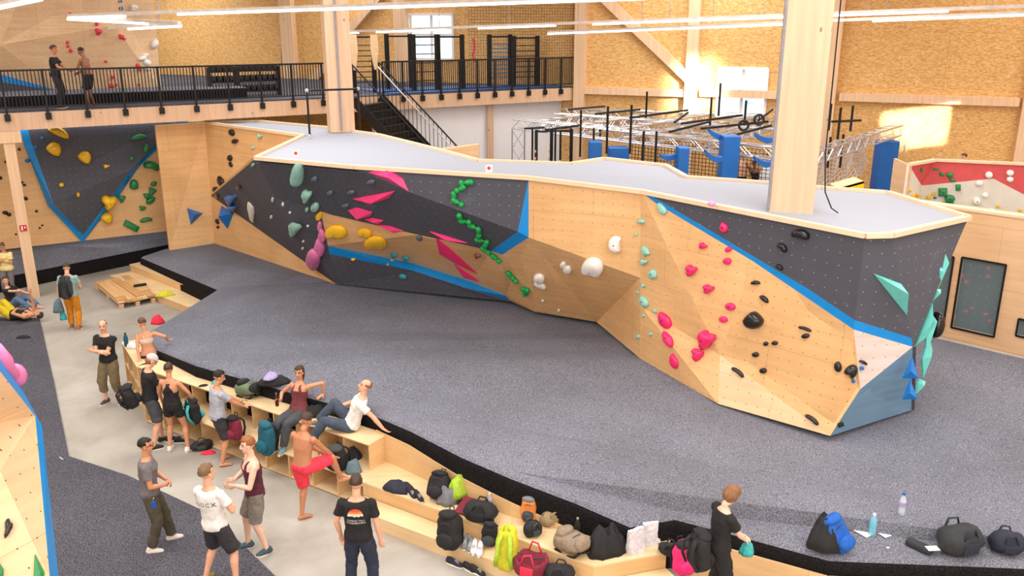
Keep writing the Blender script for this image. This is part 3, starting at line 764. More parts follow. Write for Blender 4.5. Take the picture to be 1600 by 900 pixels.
# ================================================================== RAILINGS, STAIRS, LAMPS, TRUSSES
ORD = ['first', 'second', 'third', 'fourth', 'fifth', 'sixth', 'seventh', 'eighth', 'ninth', 'tenth', 'eleventh', 'twelfth', 'thirteenth', 'fourteenth', 'fifteenth', 'sixteenth', 'seventeenth', 'eighteenth', 'nineteenth', 'twentieth', 'twenty-first', 'twenty-second', 'twenty-third', 'twenty-fourth', 'twenty-fifth', 'twenty-sixth', 'twenty-seventh', 'twenty-eighth', 'twenty-ninth', 'thirtieth']
RA = math.atan2(ED.y, ED.x)
def railing(length, nb):
    t = thing('railing_section', None, 'railing', (0, 0, 0), RA)
    m = MB(); m.box((length / 2, 0, 1.06), (length, .05, .05)); m.build('handrail', BLACKM, t)
    m = MB(); m.box((length / 2, 0, .10), (length, .04, .035)); m.build('bottom_rail', BLACKM, t)
    m = MB(); m.box((0, 0, .44), (.06, .05, 1.24)); m.box((0, -.01, -.16), (.14, .1, .18)); m.build('post', BLACKM, t)
    pr = None
    for k in range(nb):
        if pr is None:
            m = MB(); m.box((0, 0, .58), (.024, .02, .94)); pr = m.build('baluster', BLACKM, t); o = pr
        else:
            o = pr.copy(); COL.objects.link(o); o.parent = t
        o.location = ((k + 1) * length / (nb + 1), 0, 0)
    return t
sl = [s_edge(x) for x in (-62, 16, 88, 156, 219, 277, 331, 382, 428, 474, 511, 549)]
sr = [s_edge(x) for x in (598, 627, 655, 689, 719, 749, 777, 802, 829, 854, 877, 899)]
L0 = (sl[-1] - sl[0]) / 11; R0 = (sr[-1] - sr[0]) / 11
pl_, pr_ = railing(L0, 10), railing(R0, 8)
for i in range(11):
    o = pl_ if i == 0 else copy_tree(pl_)
    p = me_(sl[0] + L0 * i, ZF, .06); o.location = p
    tag(o, 'black steel railing section on the mezzanine edge left of the stairs, %s from the left' % ORD[i], 'railing', 'railing left of the stairs')
for i in range(11):
    o = pr_ if i == 0 else copy_tree(pr_)
    o.location = me_(sr[0] + R0 * i, ZF, .06)
    tag(o, 'black steel railing section on the mezzanine edge right of the stairs, %s from the stairs' % ORD[i], 'railing', 'railing right of the stairs')

# stairs down from the mezzanine
st = me_(s_edge(592, 148), ZF, .1)
SD = V3((.9, -.43, 0)).normalized(); SN = V3((-.43, -.9, 0)).normalized()
STW, RUN, NST = 1.5, 5.7, 24
ST_ = thing('staircase', 'black steel staircase descending from the mezzanine behind the boulder platform', 'stairs', tuple(st))
def sp(k, off, dz=0.0): return SD * (RUN * k) + SN * off + V3((0, 0, -ZF * k + dz))
for off in (0, STW):
    m = MB(); m.beam(sp(0, off, -.05), sp(1, off, .05), .06, .3); m.build('stringer', BLACKM, ST_)
for k in range(1, NST):
    m = MB(); c = sp(k / NST, STW / 2); a_ = math.atan2(SD.y, SD.x); m.box(c, (.30, STW - .06, .05), rotz(a_)); m.box(c - V3((0, 0, .1)) + SD * .14, (.02, STW - .06, .2), rotz(a_)); m.build('tread', BLACKM, ST_)
for off in (0, STW):
    m = MB(); m.tube([sp(-.0, off, 1.05), sp(.97, off, 1.15)], .028, 8); m.tube([sp(0, off, 1.05), sp(0, off, -.1)], .028, 6); m.build('handrail', BLACKM, ST_)
    for k in range(36):
        q = (k + 1) / 37; m = MB(); m.tube([sp(q, off, .12), sp(q, off, 1.08)], .011, 5); m.build('baluster', BLACKM, ST_)
m = MB(); m.tube([sp(0, 0, .92) + SN * .08, sp(.97, 0, .97) + SN * .08], .024, 8); m.build('wall_handrail', ALU, ST_)
# low wooden parapet at the foot of the stairs, behind the boulder
pa, pb_ = at(690, 245, 4.3), at(748, 251, 4.3); pa = pa + V3((0, 3.5, -.2)); pb_ = pb_ + V3((0, 3.5, -.2))
qa = atY(690, 233, 25.5); qb = atY(748, 226, 25.5)
m = MB(); m.slab([V3((qa.x, 25.5, 2.0)), V3((qb.x, 25.5, 2.0)), qb, qa], V3((0, -1, 0)), .3); tag(m.build('parapet', WOODP), 'small pale plywood parapet behind the boulder platform beside the stair foot', 'wall')

# pipe handrail on the boulder platform by the left column
hp = thing('pipe_rail', 'black pipe rail with two legs around the left column on the platform', 'railing')
h0, h1 = at(484, 211, 4.7), at(563, 205, 4.66)
for q in (h0, h1):
    m = MB(); m.tube([q, q + V3((0, 0, 1.12))], .028, 8); m.build('leg', BLACKM, hp)
    m = MB(); m.lathe([(.07, 0), (.07, .02), (.035, .05)], 10, q - V3((0, 0, .03))); m.ball(q + V3((0, 0, 1.12)), .05, 8, 6); m.build('pipe_fitting', ALU, hp)
m = MB(); m.tube([h0 + V3((0, 0, 1.12)), h1 + V3((0, 0, 1.12))], .026, 8); m.build('top_bar', BLACKM, hp)

# strip lamps
def strip(lab, x0, y0, Y0, x1, y1, Y1, segs, brk=5):
    a_ = atY(x0, y0, Y0); b_2 = atY(x1, y1, Y1)
    t = thing('strip_light', lab, 'ceiling light', tuple(a_))
    d = b_2 - a_; m = MB(); m.beam(V3((0, 0, .05)), d + V3((0, 0, .05)), .09, .07); m.build('housing', LAMPM, t)
    for (f0, f1) in segs:
        m = MB(); m.beam(d * f0, d * f1, .10, .045); m.build('diffuser', LED, t)
    for k in range(brk):
        q = d * ((k + .5) / brk); m = MB(); m.tube([q + V3((0, 0, .08)), q + V3((0, 0, 10.75 - a_.z - q.z))], .008, 5); m.build('suspension_rod', GREYM, t)
    return t
strip('long strip lamp crossing in front of the left column, lit most of the way', 108, 28, 20, 1008, -2, 15, [(0.0, .125), (.24, .998)], 7)
strip('strip lamp at the very top left corner above the climbing wall', -40, 20, 15, 62, -1, 14, [(.35, 1)], 2)
strip('slanting strip lamp forming the lower left arm of a zigzag by the upper climbing wall', 107, 30, 20, 280, 40, 19, [(0, .72)], 3)
strip('short strip lamp forming the bottom stroke of the zigzag by the upper climbing wall', 172, 47, 21, 281, 41, 19, [(.3, 1)], 2)
strip('long strip lamp starting at the left column and running behind the right column, upper one', 541, 52, 27, 1640, 12, 18, [(0.0, .025), (.065, .20), (.26, .39), (.45, .90)], 8)
strip('long strip lamp below the other one, running right across the back wall', 857, 53, 27, 1640, 22, 18.5, [(0.0, .63), (.73, 1)], 6)

# ------------------------------------------------------------------ mezzanine equipment
def rack(px, py, lab, wd):
    p = at(px, py, ZF)
    t = thing('dumbbell_rack', lab, 'weight rack', tuple(p), RA, 'dumbbell racks')
    for sx in (-wd / 2, wd / 2):
        m = MB(); m.box((sx, 0, .47), (.05, .36, .94)); m.build('side_frame', BLACKM, t)
    for k in range(3):
        m = MB(); m.box((0, 0, .2 + k * .32), (wd, .32, .035), Matrix.Rotation(.25, 3, 'X')); m.build('shelf', BLACKM, t)
    return t, p
DBP = MB()
for sx in (-.09, .09): DBP.lathe([(.0, -.06), (.065, -.06), (.07, -.04), (.07, .04), (.065, .06), (.0, .06)], 8, (0, sx * 1.3, 0), Matrix.Rotation(math.pi / 2, 3, 'X'))
DBP.tube([(0, -.1, 0), (0, .1, 0)], .018, 6)
dbm = DBP.build('dumbbell', RUBB); first = True
for ri, (px, py, lab, wd) in enumerate(((361, 155, 'smaller black dumbbell rack on the mezzanine, the left one', .85), (416, 152, 'larger black dumbbell rack on the mezzanine beside the wall post', 1.35))):
    t, p = rack(px, py, lab, wd)
    t.location = p - EN * .75
    for k in range(3):
        for j in range((4, 7)[ri]):
            if first: o = dbm; first = False
            else: o = dbm.copy(); COL.objects.link(o)
            lp = V3((-wd / 2 + .1 + j * .19, 0, .2 + k * .32 + .09)); o.location = t.location + rotz(RA) @ lp; o.rotation_euler = (0, 0, RA)
            tag(o, 'black rubber dumbbell in the %s row of the %s dumbbell rack, %s from left' % (('bottom', 'middle', 'top')[k], ('left', 'right')[ri], ORD[j]), 'dumbbell', 'dumbbells on the mezzanine racks')

def ladder_frame(x0, x1, yb, yt, off, lab, rungs=8, blue=False, board=False):
    a_ = on_edge(x0, yb, off); s0 = (a_ - E0).dot(ED); b_2 = on_edge(x1, yb, off); s1 = (b_2 - E0).dot(ED)
    zt = on_edge(x0, yt, off).z
    t = thing('pull_up_frame', lab, 'training frame', tuple(me_(s0, ZF, off)), RA, 'training frames on the mezzanine')
    wdt = s1 - s0; hh = zt - ZF
    for sx in (0, wdt):
        m = MB(); m.box((sx, 0, hh / 2), (.12, .14, hh)); m.build('upright', BLACKM, t)
    m = MB(); m.tube([(0, 0, hh - .08), (wdt, 0, hh - .08)], .03, 8); m.build('pull_up_bar', BLACKM, t)
    for k in range(rungs):
        z = .35 + k * (hh - .7) / max(1, rungs - 1); m = MB(); m.tube([(0, 0, z), (wdt, 0, z)], .018, 6); m.build('rung', BLUE if blue else BLACKM, t)
    if board:
        for sx in (0, wdt):
            m = MB(); prof = [(-.12, hh), (.12, hh), (.14, hh - .5), (.08, hh - .9), (.03, hh - 1.15), (-.03, hh - 1.15), (-.08, hh - .9), (-.14, hh - .5)]
            m.slab([V3((sx + q[0], -.12, q[1])) for q in prof], V3((0, -1, 0)), .05); m.build('campus_board', WOODP, t)
    return t
ladder_frame(554, 586, 140, 54, -1.2, 'black wall bars with two pale tapering boards at the head of the stairs', 8, False, True)
ladder_frame(607, 643, 140, 53, -2.2, 'plain black pull-up frame just right of the wooden boards', 0)
ladder_frame(648, 684, 139, 54, -1.0, 'black pull-up frame standing in front of the mezzanine window', 5)
ladder_frame(686, 723, 138, 54, -1.0, 'black pull-up frame right of the mezzanine window', 0)
ladder_frame(765, 797, 136, 54, -1.4, 'black frame with blue rungs near the middle of the right mezzanine', 9, True)
ladder_frame(803, 839, 135, 56, -1.0, 'black frame with thin rungs at the far right end of the mezzanine', 7)
rp = on_edge(740, 60, -1.5); m = MB(); m.tube([rp, rp + V3((.03, 0, -.35)), rp + V3((-.03, 0, -.6)), rp + V3((.03, 0, -.85))], .045, 6)
tag(m.build('gym_rope', plain('red_rope', (226, 70, 90))), 'short red and white rope hanging from a bar on the mezzanine', 'rope')
# netting at the right end of the mezzanine
mn, ntn, bn = newmat('fine_netting', 0.8); bn.inputs['Base Color'].default_value = (.02, .02, .02, 1)
m = MB(); n0_, n1_ = s_edge(735), ELEN - .05
for k in range(40):
    s = n0_ + (n1_ - n0_) * k / 39; m.tube([me_(s, ZF + 1.1, -.05), me_(s, 9.6, -.05)], .005, 3, False)
for k in range(34):
    z = ZF + 1.1 + (9.6 - ZF - 1.1) * k / 33; m.tube([me_(n0_, z, -.05), me_(n1_, z, -.05)], .005, 3, False)
tag(m.build('safety_net', mn), 'fine dark safety net hung above the right end of the mezzanine railing', 'net')

# ------------------------------------------------------------------ obstacle course: trusses, bars, pads, nets
ZQ = 4.25
def truss(a_, b_2, lab, s=.3, group='aluminium trusses of the obstacle course'):
    a_, b_2 = V3(a_), V3(b_2); d = b_2 - a_; L = d.length; d = d.normalized()
    up = V3((0, 0, 1)) if abs(d.z) < .9 else V3((1, 0, 0))
    r = d.cross(up).normalized(); u = r.cross(d)
    t = thing('truss', lab, 'truss', tuple(a_), 0, group)
    cs = [(r * i + u * j) * (s / 2) for i, j in ((-1, -1), (1, -1), (1, 1), (-1, 1))]
    for c in cs:
        m = MB(); m.tube([c, c + d * L], .025, 6); m.build('chord', ALU, t)
    n = max(2, int(L / (s * 1.25)))
    m = MB()
    for f in range(4):
        c0_, c1_ = cs[f], cs[(f + 1) % 4]
        for k in range(n):
            q0, q1 = d * (L * k / n), d * (L * (k + 1) / n)
            m.tube([c0_ + q0, c1_ + q1] if k % 2 == 0 else [c1_ + q0, c0_ + q1], .012, 4, False)
    m.build('lattice', ALU, t)
    return t
tA = at(805, 193, ZQ); tB = at(1268, 246, ZQ); tC = at(1402, 203, ZQ); tD = at(1060, 180, ZQ); tE = at(905, 178, ZQ)
truss(tA, tB, 'long silver truss along the near side of the obstacle course')
truss(tB, tC, 'silver truss at the right end, just right of the thick column')
tF = tD + (tC - tD) * 0.0
truss(at(880, 176, ZQ), at(1395, 192, ZQ), 'long silver truss along the far side of the obstacle course')
for k, (x0, y0, x1, y1, lab) in enumerate(((838, 197, 960, 178, 'silver cross truss at the left end of the obstacle course'), (960, 211, 1120, 181, 'silver cross truss in the middle of the obstacle course'), (1090, 227, 1235, 186, 'silver cross truss just left of the thick column'))):
    truss(at(x0, y0, ZQ), at(x1, y1, ZQ), lab)
for x0, y0, x1, y1, lab in ((870, 184, 1238, 212, 'silver truss running lengthwise through the middle of the obstacle course'), (1010, 216, 1185, 189, 'silver cross truss second from the thick column'), (905, 203, 1040, 180, 'silver cross truss third from the left end')):
    truss(at(x0, y0, ZQ), at(x1, y1, ZQ), lab)
pb2 = at(810, 193, ZQ)
truss((pb2.x, pb2.y, ZQ - .2), (pb2.x, pb2.y, 2.74), 'upright silver truss leg on a blue base at the far left', .42)
m = MB(); m.box((pb2.x, pb2.y, 1.37), (.68, .68, 2.74), None, .03); m.build('blue_pad', BLUEPAD); tag(bpy.data.objects['blue_pad'], 'blue padded base under the upright truss leg at the far left', 'pad')
pc2 = at(1402, 203, ZQ); truss((pc2.x, pc2.y, ZQ - .2), (pc2.x, pc2.y, 3.6), 'short upright silver truss on top of the tall blue pad', .42)
def pad(x0, x1, yt, Y, lab, dp=.5, z0=0.0):
    a_, b_2 = atY(x0, yt, Y), atY(x1, yt, Y); c = (a_ + b_2) / 2
    m = MB(); m.box((c.x, c.y + dp / 2, (a_.z + z0) / 2), (b_2.x - a_.x, dp, a_.z - z0), None, .03); return tag(m.build('crash_pad', BLUEPAD), lab, 'pad', 'blue pads of the obstacle course')
pad(1377, 1407, 221, tC.y - .5, 'tall blue pad wrapped around the right truss leg, right of the column')
pad(921, 941, 222, 25, 'blue padded post, leftmost behind the hump of the platform')
pad(951, 984, 231, 25.5, 'wide blue padded block right of the leftmost padded post')
pad(1061, 1078, 231, 22.5, 'narrow blue padded post behind the cargo mesh')
pad(1131, 1158, 213, 22.5, 'blue padded post behind the shirtless person')
def bar(x, y0, y1, Y, lab, r=.035):
    a_, b_2 = atY(x, y0, Y), atY(x, y1, Y); m = MB(); m.tube([a_, V3((a_.x, a_.y, b_2.z))], r, 6); return tag(m.build('steel_pole', BLACKM), lab, 'pole', 'black poles of the obstacle course')
for i, (x, y0, y1, Y) in enumerate(((832, 200, 252, 27), (861, 203, 256, 26), (868, 200, 252, 27.5), (876, 203, 250, 26), (892, 200, 256, 26), (908, 172, 245, 26), (928, 200, 246, 26), (938, 200, 246, 27), (950, 166, 240, 24), (987, 164, 240, 24), (1011, 143, 184, 28), (1006, 205, 262, 23), (1026, 205, 258, 23), (1112, 152, 196, 26), (1126, 130, 181, 28), (1166, 157, 196, 26), (1299, 162, 204, 26), (1314, 168, 218, 24), (1333, 165, 205, 25), (1298, 214, 262, at(1298, 216, 4.25).y), (1318, 210, 262, at(1318, 213, 4.25).y))):
    bar(x, y0, y1, Y, 'black vertical pole of the obstacle course, %s from the left' % ORD[i])
for i, (x0, y0, x1, y1, Y) in enumerate(((888, 171, 945, 166, 28), (930, 178, 1000, 171, 27), (820, 201, 850, 199, 26), (852, 203, 905, 196, 26), (984, 184, 1075, 172, 26), (1046, 206, 1110, 190, 24), (1054, 191, 1075, 176, 25), (1064, 193, 1160, 180, 25), (1095, 201, 1200, 190, 24), (1140, 213, 1205, 196, 23), (1185, 188, 1207, 171, 24), (1300, 190, 1345, 188, 24))):
    a_, b_2 = atY(x0, y0, Y), atY(x1, y1, Y + .6); m = MB(); m.tube([a_, b_2], .035, 6); tag(m.build('grip_bar', BLACKM), 'black horizontal grip bar hung on the trusses, %s from the left' % ORD[i], 'bar', 'grip bars of the obstacle course')
for i, (x, y) in enumerate(((1162, 196), (1186, 187))):
    c = atY(x, y, 23.5); m = MB(); m.tube([c + V3((0, 0, .12)), c], .02, 6)
    for k in range(10):
        th = k * math.pi / 5; m.tube([c + V3((math.cos(th) * .13, 0, math.sin(th) * .13)), c + V3((math.cos(th + .63) * .13, 0, math.sin(th + .63) * .13))], .035, 6)
    tag(m.build('ring_grip', RUBB), 'round dark ring grip on the trusses left of the thick column, %s one' % ('lower left', 'upper right')[i], 'grip')
for i, (x0, y0, x1, y1, Y) in enumerate(((1107, 203, 1138, 213, 23), (1180, 210, 1212, 216, 23), (1031, 243, 1064, 238, 23), (1101, 236, 1128, 247, 22), (1178, 246, 1208, 254, 22))):
    a_, b_2 = atY(x0, y0, Y), atY(x1, y1, Y); d = b_2 - a_; m = MB()
    rg = []
    for k in range(7):
        f = k / 6; c = a_ + d * f + V3((0, 0, -.10 * math.sin(f * math.pi))); hh = .04 + .035 * math.sin(f * math.pi)
        rg.append([c + V3((0, -.11, hh)), c + V3((0, .11, hh)), c + V3((0, .11, -hh)), c + V3((0, -.11, -hh))])
    m.loft(rg); tag(m.build('swing_board', BLUEPAD), 'blue swinging balance board under the trusses, %s from the left' % ('second', 'fifth', 'first', 'third', 'fourth')[i], 'obstacle', 'blue swinging boards')
for i, (x0, x1, yt, Y) in enumerate(((838, 862, 203, 27), (862, 893, 202, 26.5))):
    a_, b_2 = atY(x0, yt, Y), atY(x1, yt, Y); t = thing('peg_ladder', ('left', 'right')[i] + ' black peg ladder standing by the white wall at the obstacle course', 'ladder', (a_.x, a_.y, 0))
    wdt = b_2.x - a_.x
    for sx in (0, wdt):
        m = MB(); m.box((sx, 0, a_.z / 2), (.1, .1, a_.z)); m.build('upright', BLACKM, t)
        m = MB()
        for k in range(14): m.box((sx - .05, -.06, .8 + k * .22), (.09, .05, .07))
        m.build('pegs', WOODP, t)
    m = MB(); m.tube([(0, 0, a_.z - .05), (wdt, 0, a_.z - .05)], .03, 6); m.build('top_bar', BLACKM, t)
# cargo mesh in front of the obstacle course and the rope net right of the column
def net(name, f, nu, nv, r, mat, lab):
    m = MB()
    for i in range(nu + 1): m.tube([f(i / nu, j / nv) for j in range(nv + 1)], r, 4, False)
    for j in range(nv + 1): m.tube([f(i / nu, j / nv) for i in range(nu + 1)], r, 4, False)
    return tag(m.build(name, mat), lab, 'net')
g0, g1 = at(985, 214, 4.1), at(1235, 240, 4.1)
net('cargo_mesh', lambda u, v: V3((g0.x + (g1.x - g0.x) * u, g0.y + (g1.y - g0.y) * u + .2, 4.1 - v * 2.6)), 44, 24, .009, BLACKM, 'black square mesh hung under the near truss left of the thick column')
ROPE = plain('pale_rope', (206, 200, 196), 0.8)
q0 = at(1290, 226, 4.1); q1 = at(1362, 208, 4.1)
def rn(u, v):
    a_ = q0 + (q1 - q0) * u; return V3((a_.x, a_.y + .5 * math.sin(v * math.pi) + .05 * math.sin(u * 17 + v * 11), 4.1 - v * (1.75 - .75 * u * u) - .07 * math.sin(u * 23)))
net('rope_net', rn, 16, 14, .018, ROPE, 'pale sagging rope net right of the thick column')
pc = at(1345, 290, 4.0); yv = thing('wedge_step', 'small yellow sided wooden wedge behind the platform right of the column', 'step', (0, 0, 0))
w0, w1, w2 = atY(1310, 294, 20), atY(1350, 283, 20), atY(1350, 296, 20); m = MB(); m.slab([w0, w2, w1], V3((0, -1, 0)), .03); m.build('side_panel', plain('yellow_paint', (240, 206, 0), .5), yv)
m = MB(); m.slab([w0, w1, w1 + V3((0, .6, 0)), w0 + V3((0, .6, 0))], V3((0, 0, 1)), .05); m.build('tread', WOODP, yv)
m = MB(); m.box((w1.x - .1, w1.y + .3, (w2.z - .02) / 2), (.18, .5, w2.z - .02)); m.build('support', WOODP, yv)
# area lamps added inside the hall, standing in for assumed sunlight on the back wall
def added_sun_patch(x, y, power, w_, h_, spread):
    c = onp(x, y, BW0, BWN); l = c + BWN * 6 + BWD * 5 + V3((0, 0, 2.2))
    o = area_light('sunbeam', l, w_, h_, power, (0, 0, 0), (1.0, .95, .86), math.radians(spread))
    o.rotation_euler = (c - l).to_track_quat('-Z', 'Y').to_euler(); return o
added_sun_patch(1428, 200, 34, 1.5, 1.2, 2)
added_sun_patch(1083, 140, 65, 1.0, 1.6, 9)
# ================================================================== CLIMBING HOLDS
HM = {}
for n_, c_ in dict(mint=(150, 205, 192), pink=(236, 40, 110), hotpink=(246, 60, 132), lilac=(226, 124, 178), yellow=(240, 190, 30), green=(22, 158, 78), darkgreen=(40, 132, 74), white=(240, 238, 234), black=(26, 26, 30), slate=(88, 104, 122), blue=(20, 110, 190), teal=(110, 205, 196), red=(224, 50, 74), turquoise=(60, 150, 170), brown=(140, 70, 50)).items():
    HM[n_] = plain('hold_' + n_, c_, 0.38 if n_ != 'black' else 0.25, vary=0.06, scale=9)
BOLT = plain('steel_bolt', (60, 60, 64), 0.35, 0.8)
_t = BVHTree.FromPolygons([tuple(v) for v in ALLW.v], ALLW.f)
def hit(x, y, fallback=None):
    d = ray(x, y).normalized(); h = _t.ray_cast(CAMP, d, 60)
    if h[0] is not None and fallback is None:
        n = h[1]; n = n if n.dot(CAMP - h[0]) > 0 else -n
        return h[0], n
    return onp(x, y, *fallback), fallback[1]
def shape2d(kind, N=16):
    o = []
    for k in range(N):
        th = 2 * math.pi * k / N; c, s = math.cos(th), math.sin(th)
        if kind == 'oval': p = (c * .5, s * .5)
        elif kind == 'pad': q = (abs(c) ** 2.6 + abs(s) ** 2.6) ** (-1 / 2.6); p = (c * q * .5 * (1 - .18 * s), s * q * .5)
        elif kind == 'bean': p = (c * .5, s * .5 - (.42 * (1 - (c * 1.25) ** 2) if s < -.05 and abs(c) < .8 else 0) * -1 * .75)
        elif kind == 'half': p = (c * .5, s * .5 if s > 0 else s * .16)
        elif kind == 'tear': r = .5 * (1 - .28 * (1 + s) / 2 * abs(c)); p = (c * .5 * (1 - .45 * max(0, s)), s * .5)
        elif kind == 'pac': r = .5 * (.55 if abs(th) < .45 or abs(th - 2 * math.pi) < .45 else 1); p = (c * r, s * r)
        elif kind == 'lump': r = .5 * (.82 + .2 * math.sin(3 * th + 1) + .08 * math.sin(5 * th)); p = (c * r, s * r)
        elif kind == 'tri': r = .5 / max(.62, math.cos((th - math.pi / 2 + math.pi) % (2 * math.pi / 3) - math.pi / 3)) ; p = (c * r, s * r)
        elif kind == 'block': q = 1 / max(abs(c), abs(s)); p = (c * q * .5, s * q * .5)
        o.append(p)
    return o
PROF = ((1, 0), (.98, .38), (.88, .70), (.66, .92), (.34, 1.0))
def hold(x, y, w_, h_, ang, kind, mat, label, group, depth=.55, fb=None, name='climbing_hold', bolt=None):
    L, n = hit(x, y, fb); a_ = math.radians(ang); ca, sa = math.cos(a_), math.sin(a_)
    pts = []
    for (u, v) in shape2d(kind):
        X, Y = u * w_, -v * h_; pts.append(onp(x + X * ca - Y * sa * -1 * -1, y + X * sa + Y * ca, L, n) - L)
    c = sum(pts, V3()) / len(pts)
    pts = [c + (p - c).normalized() * min((p - c).length, .9) for p in pts]
    # keep sizes sane on faces seen edge-on
    dpt = min(w_, h_) / FPX * (L - CAMP).length * depth
    rings = [[c + (p - c) * s + n * (dpt * z) for p in pts] for s, z in PROF]
    mb = MB(); vs = [p for r in rings for p in r]; k = len(pts); fs = []
    for i in range(len(rings) - 1):
        for q in range(k):
            r = (q + 1) % k; fs.append((i * k + q, i * k + r, (i + 1) * k + r, (i + 1) * k + q))
    vs.append(c + n * (dpt * 1.0)); e = len(vs) - 1
    for q in range(k): fs.append(((len(rings) - 1) * k + q, (len(rings) - 1) * k + (q + 1) % k, e))
    fs.append(tuple(reversed(range(k))))
    mb.raw(vs, fs); o = mb.build(name, HM[mat], None, kind not in ('block', 'tri'), True); o.location = L
    tag(o, label, 'climbing hold', group)
    if bolt or (bolt is None and min(w_, h_) >= 12):
        m = MB(); q = n.to_track_quat('Z', 'Y').to_matrix(); m.lathe([(.012, -.01), (.014, .004), (.008, .006)], 8, c + n * (dpt * 1.0), q); m.build('bolt', BOLT, o)
    return o
def volume(out, mat, label, group, depth=.25, apex=None, fb=None, name='climbing_volume', ridge=None):
    cx = sum(p[0] for p in out) / len(out); cy = sum(p[1] for p in out) / len(out)
    L, n = hit(cx, cy, fb); pts = [onp(px_, py_, L, n) - L for px_, py_ in out]
    ax = apex if apex else (cx, cy)
    ap = onp(ax[0], ax[1], L, n) - L + n * depth
    mb = MB(); k = len(pts); base = [p - n * .02 for p in pts]; top = [p + n * .02 for p in pts]
    c = sum(pts, V3()) / k
    for i in range(k):
        j = (i + 1) % k; mb.face([top[i], top[j], ap], flip=((top[i] + top[j]) / 2 - c) * .3 + n); mb.face([base[i], base[j], top[j], top[i]], flip=(pts[i] + pts[j]) / 2 - c)
    mb.face(base, flip=-n)
    o = mb.build(name, HM[mat]); o.location = L
    return tag(o, label, 'climbing volume', group)
def hold_group(items, mat, what, where, group, fb=None, depth=.55):
    its = sorted(items, key=lambda q: q[1]); n = len(its)
    for i, it in enumerate(its):
        x, y, w_, h_ = it[:4]; ang = it[4] if len(it) > 4 else 0; kind = it[5] if len(it) > 5 else 'oval'
        size = '' if n < 3 else ('large ' if w_ * h_ > 2.2 * sorted(q[2] * q[3] for q in its)[n // 2] else '')
        if n == 1: lab = '%s%s %s' % (size, what, where)
        elif i == n - 1: lab = '%s%s %s, lowest of the %s' % (size, what, where, {2: 'two', 3: 'three', 4: 'four', 5: 'five', 6: 'six', 7: 'seven', 8: 'eight'}.get(n, 'line'))
        else: lab = '%s%s %s, %s from top' % (size, what, where, ORD[i])
        hold(x, y, w_, h_, ang, kind, mat, lab, group, depth, fb)
# left charcoal facets
hold_group([(466, 270, 20, 37, 6, 'pad'), (480, 304, 17, 22, -8, 'lump'), (493, 322, 13, 13, 20, 'oval'), (480, 327, 5, 7), (461, 357, 13, 17, 15, 'tri')], 'mint', 'mint green hold', 'on the left charcoal facets of the boulder', 'mint holds on the left charcoal facets')
hold_group([(491, 404, 19, 34, -12, 'tear'), (500, 385, 16, 30, -8, 'tear'), (504, 367, 12, 22, -10, 'tear'), (500, 353, 7, 16)], 'lilac', 'lilac fan shaped hold', 'up the left charcoal edge', 'lilac fan holds')
hold_group([(492, 279, 11, 10, 15, 'half'), (516, 301, 11, 8, 10, 'half'), (549, 300, 13, 8, 0, 'half'), (540, 321, 12, 7, 0, 'half'), (580, 284, 13, 8, 0, 'half')], 'slate', 'slate blue edge hold', 'on the upper left charcoal facets', 'slate edges')
hold_group([(393, 332, 11, 50, -6, 'lump'), (426, 312, 4, 8), (442, 319, 4, 7), (424, 339, 4, 6), (453, 332, 4, 4), (481, 353, 4, 4), (474, 377, 4, 4), (473, 388, 4, 4)], 'white', 'white hold', 'on the chalky left charcoal facet', 'white holds on the left charcoal facet', None, .3)
hold_group([(499, 337, 10, 15, 20, 'tear'), (526, 363, 34, 26, 0, 'bean'), (570, 364, 22, 17, 10, 'bean'), (587, 380, 36, 23, 0, 'bean')], 'yellow', 'big rounded yellow hold', 'in the wooden recess of the boulder', 'yellow holds in the recess', None, .35)
for k, (o, ax) in enumerate((
    ([(576, 269), (605, 262), (630, 279), (639, 299), (615, 286)], (612, 276)), ([(552, 310), (617, 298), (607, 309), (579, 319)], (585, 309)), ([(544, 328), (557, 324), (582, 331), (579, 337), (560, 340)], (562, 334)),
    ([(570, 342), (581, 340), (599, 344), (591, 350)], None), ([(592, 351), (610, 353), (630, 360), (616, 363)], None), ([(672, 361), (702, 370), (730, 379), (695, 375)], None),
    ([(682, 372), (702, 387), (746, 427), (712, 411), (687, 396)], (704, 398)), ([(710, 412), (727, 424), (752, 440), (725, 433)], None))):
    volume(o, 'pink' if k > 5 else 'hotpink', 'pink triangular volume on the dark overhang, %s down from the platform' % ORD[k], 'pink volumes on the overhang', .16 if k < 3 else .08, ax)
def worm(pts, label):
    Ls = [hit(*p) for p in pts]; L0_ = Ls[0][0]; d = .03
    c = [q[0] + q[1] * .05 - L0_ for q in Ls]; m = MB(); pp = []
    for i in range(len(c) - 1):
        for f in (0, .33, .66): pp.append(c[i] * (1 - f) + c[i + 1] * f)
    pp.append(c[-1]); m.tube(pp, [.045 + .022 * math.sin(i * 2.1) for i in range(len(pp))], 8)
    for q in c: m.ball(q, .062, 8, 6)
    o = m.build('climbing_hold', HM['green'], None, True); o.location = L0_; tag(o, label, 'climbing hold', 'green squiggle holds')
for k, p in enumerate(([(737, 284), (722, 285), (725, 292), (715, 297)], [(710, 302), (710, 312), (722, 319)], [(719, 334), (722, 342), (734, 344)], [(736, 349), (749, 355), (750, 364), (747, 371), (762, 375)], [(760, 379), (756, 385), (764, 391)], [(771, 397), (781, 405)], [(795, 424), (803, 432), (808, 437)], [(818, 449), (826, 451), (822, 458)])):
    worm(p, 'squiggly green hold on the overhang, %s from the top of its line' % ORD[k])
hold_group([(615, 398, 11, 10, 0, 'lump'), (634, 403, 11, 9, 0, 'lump'), (630, 432, 13, 9, 20, 'half')], 'turquoise', 'turquoise hold', 'around the blue stripe in the recess', 'turquoise holds')
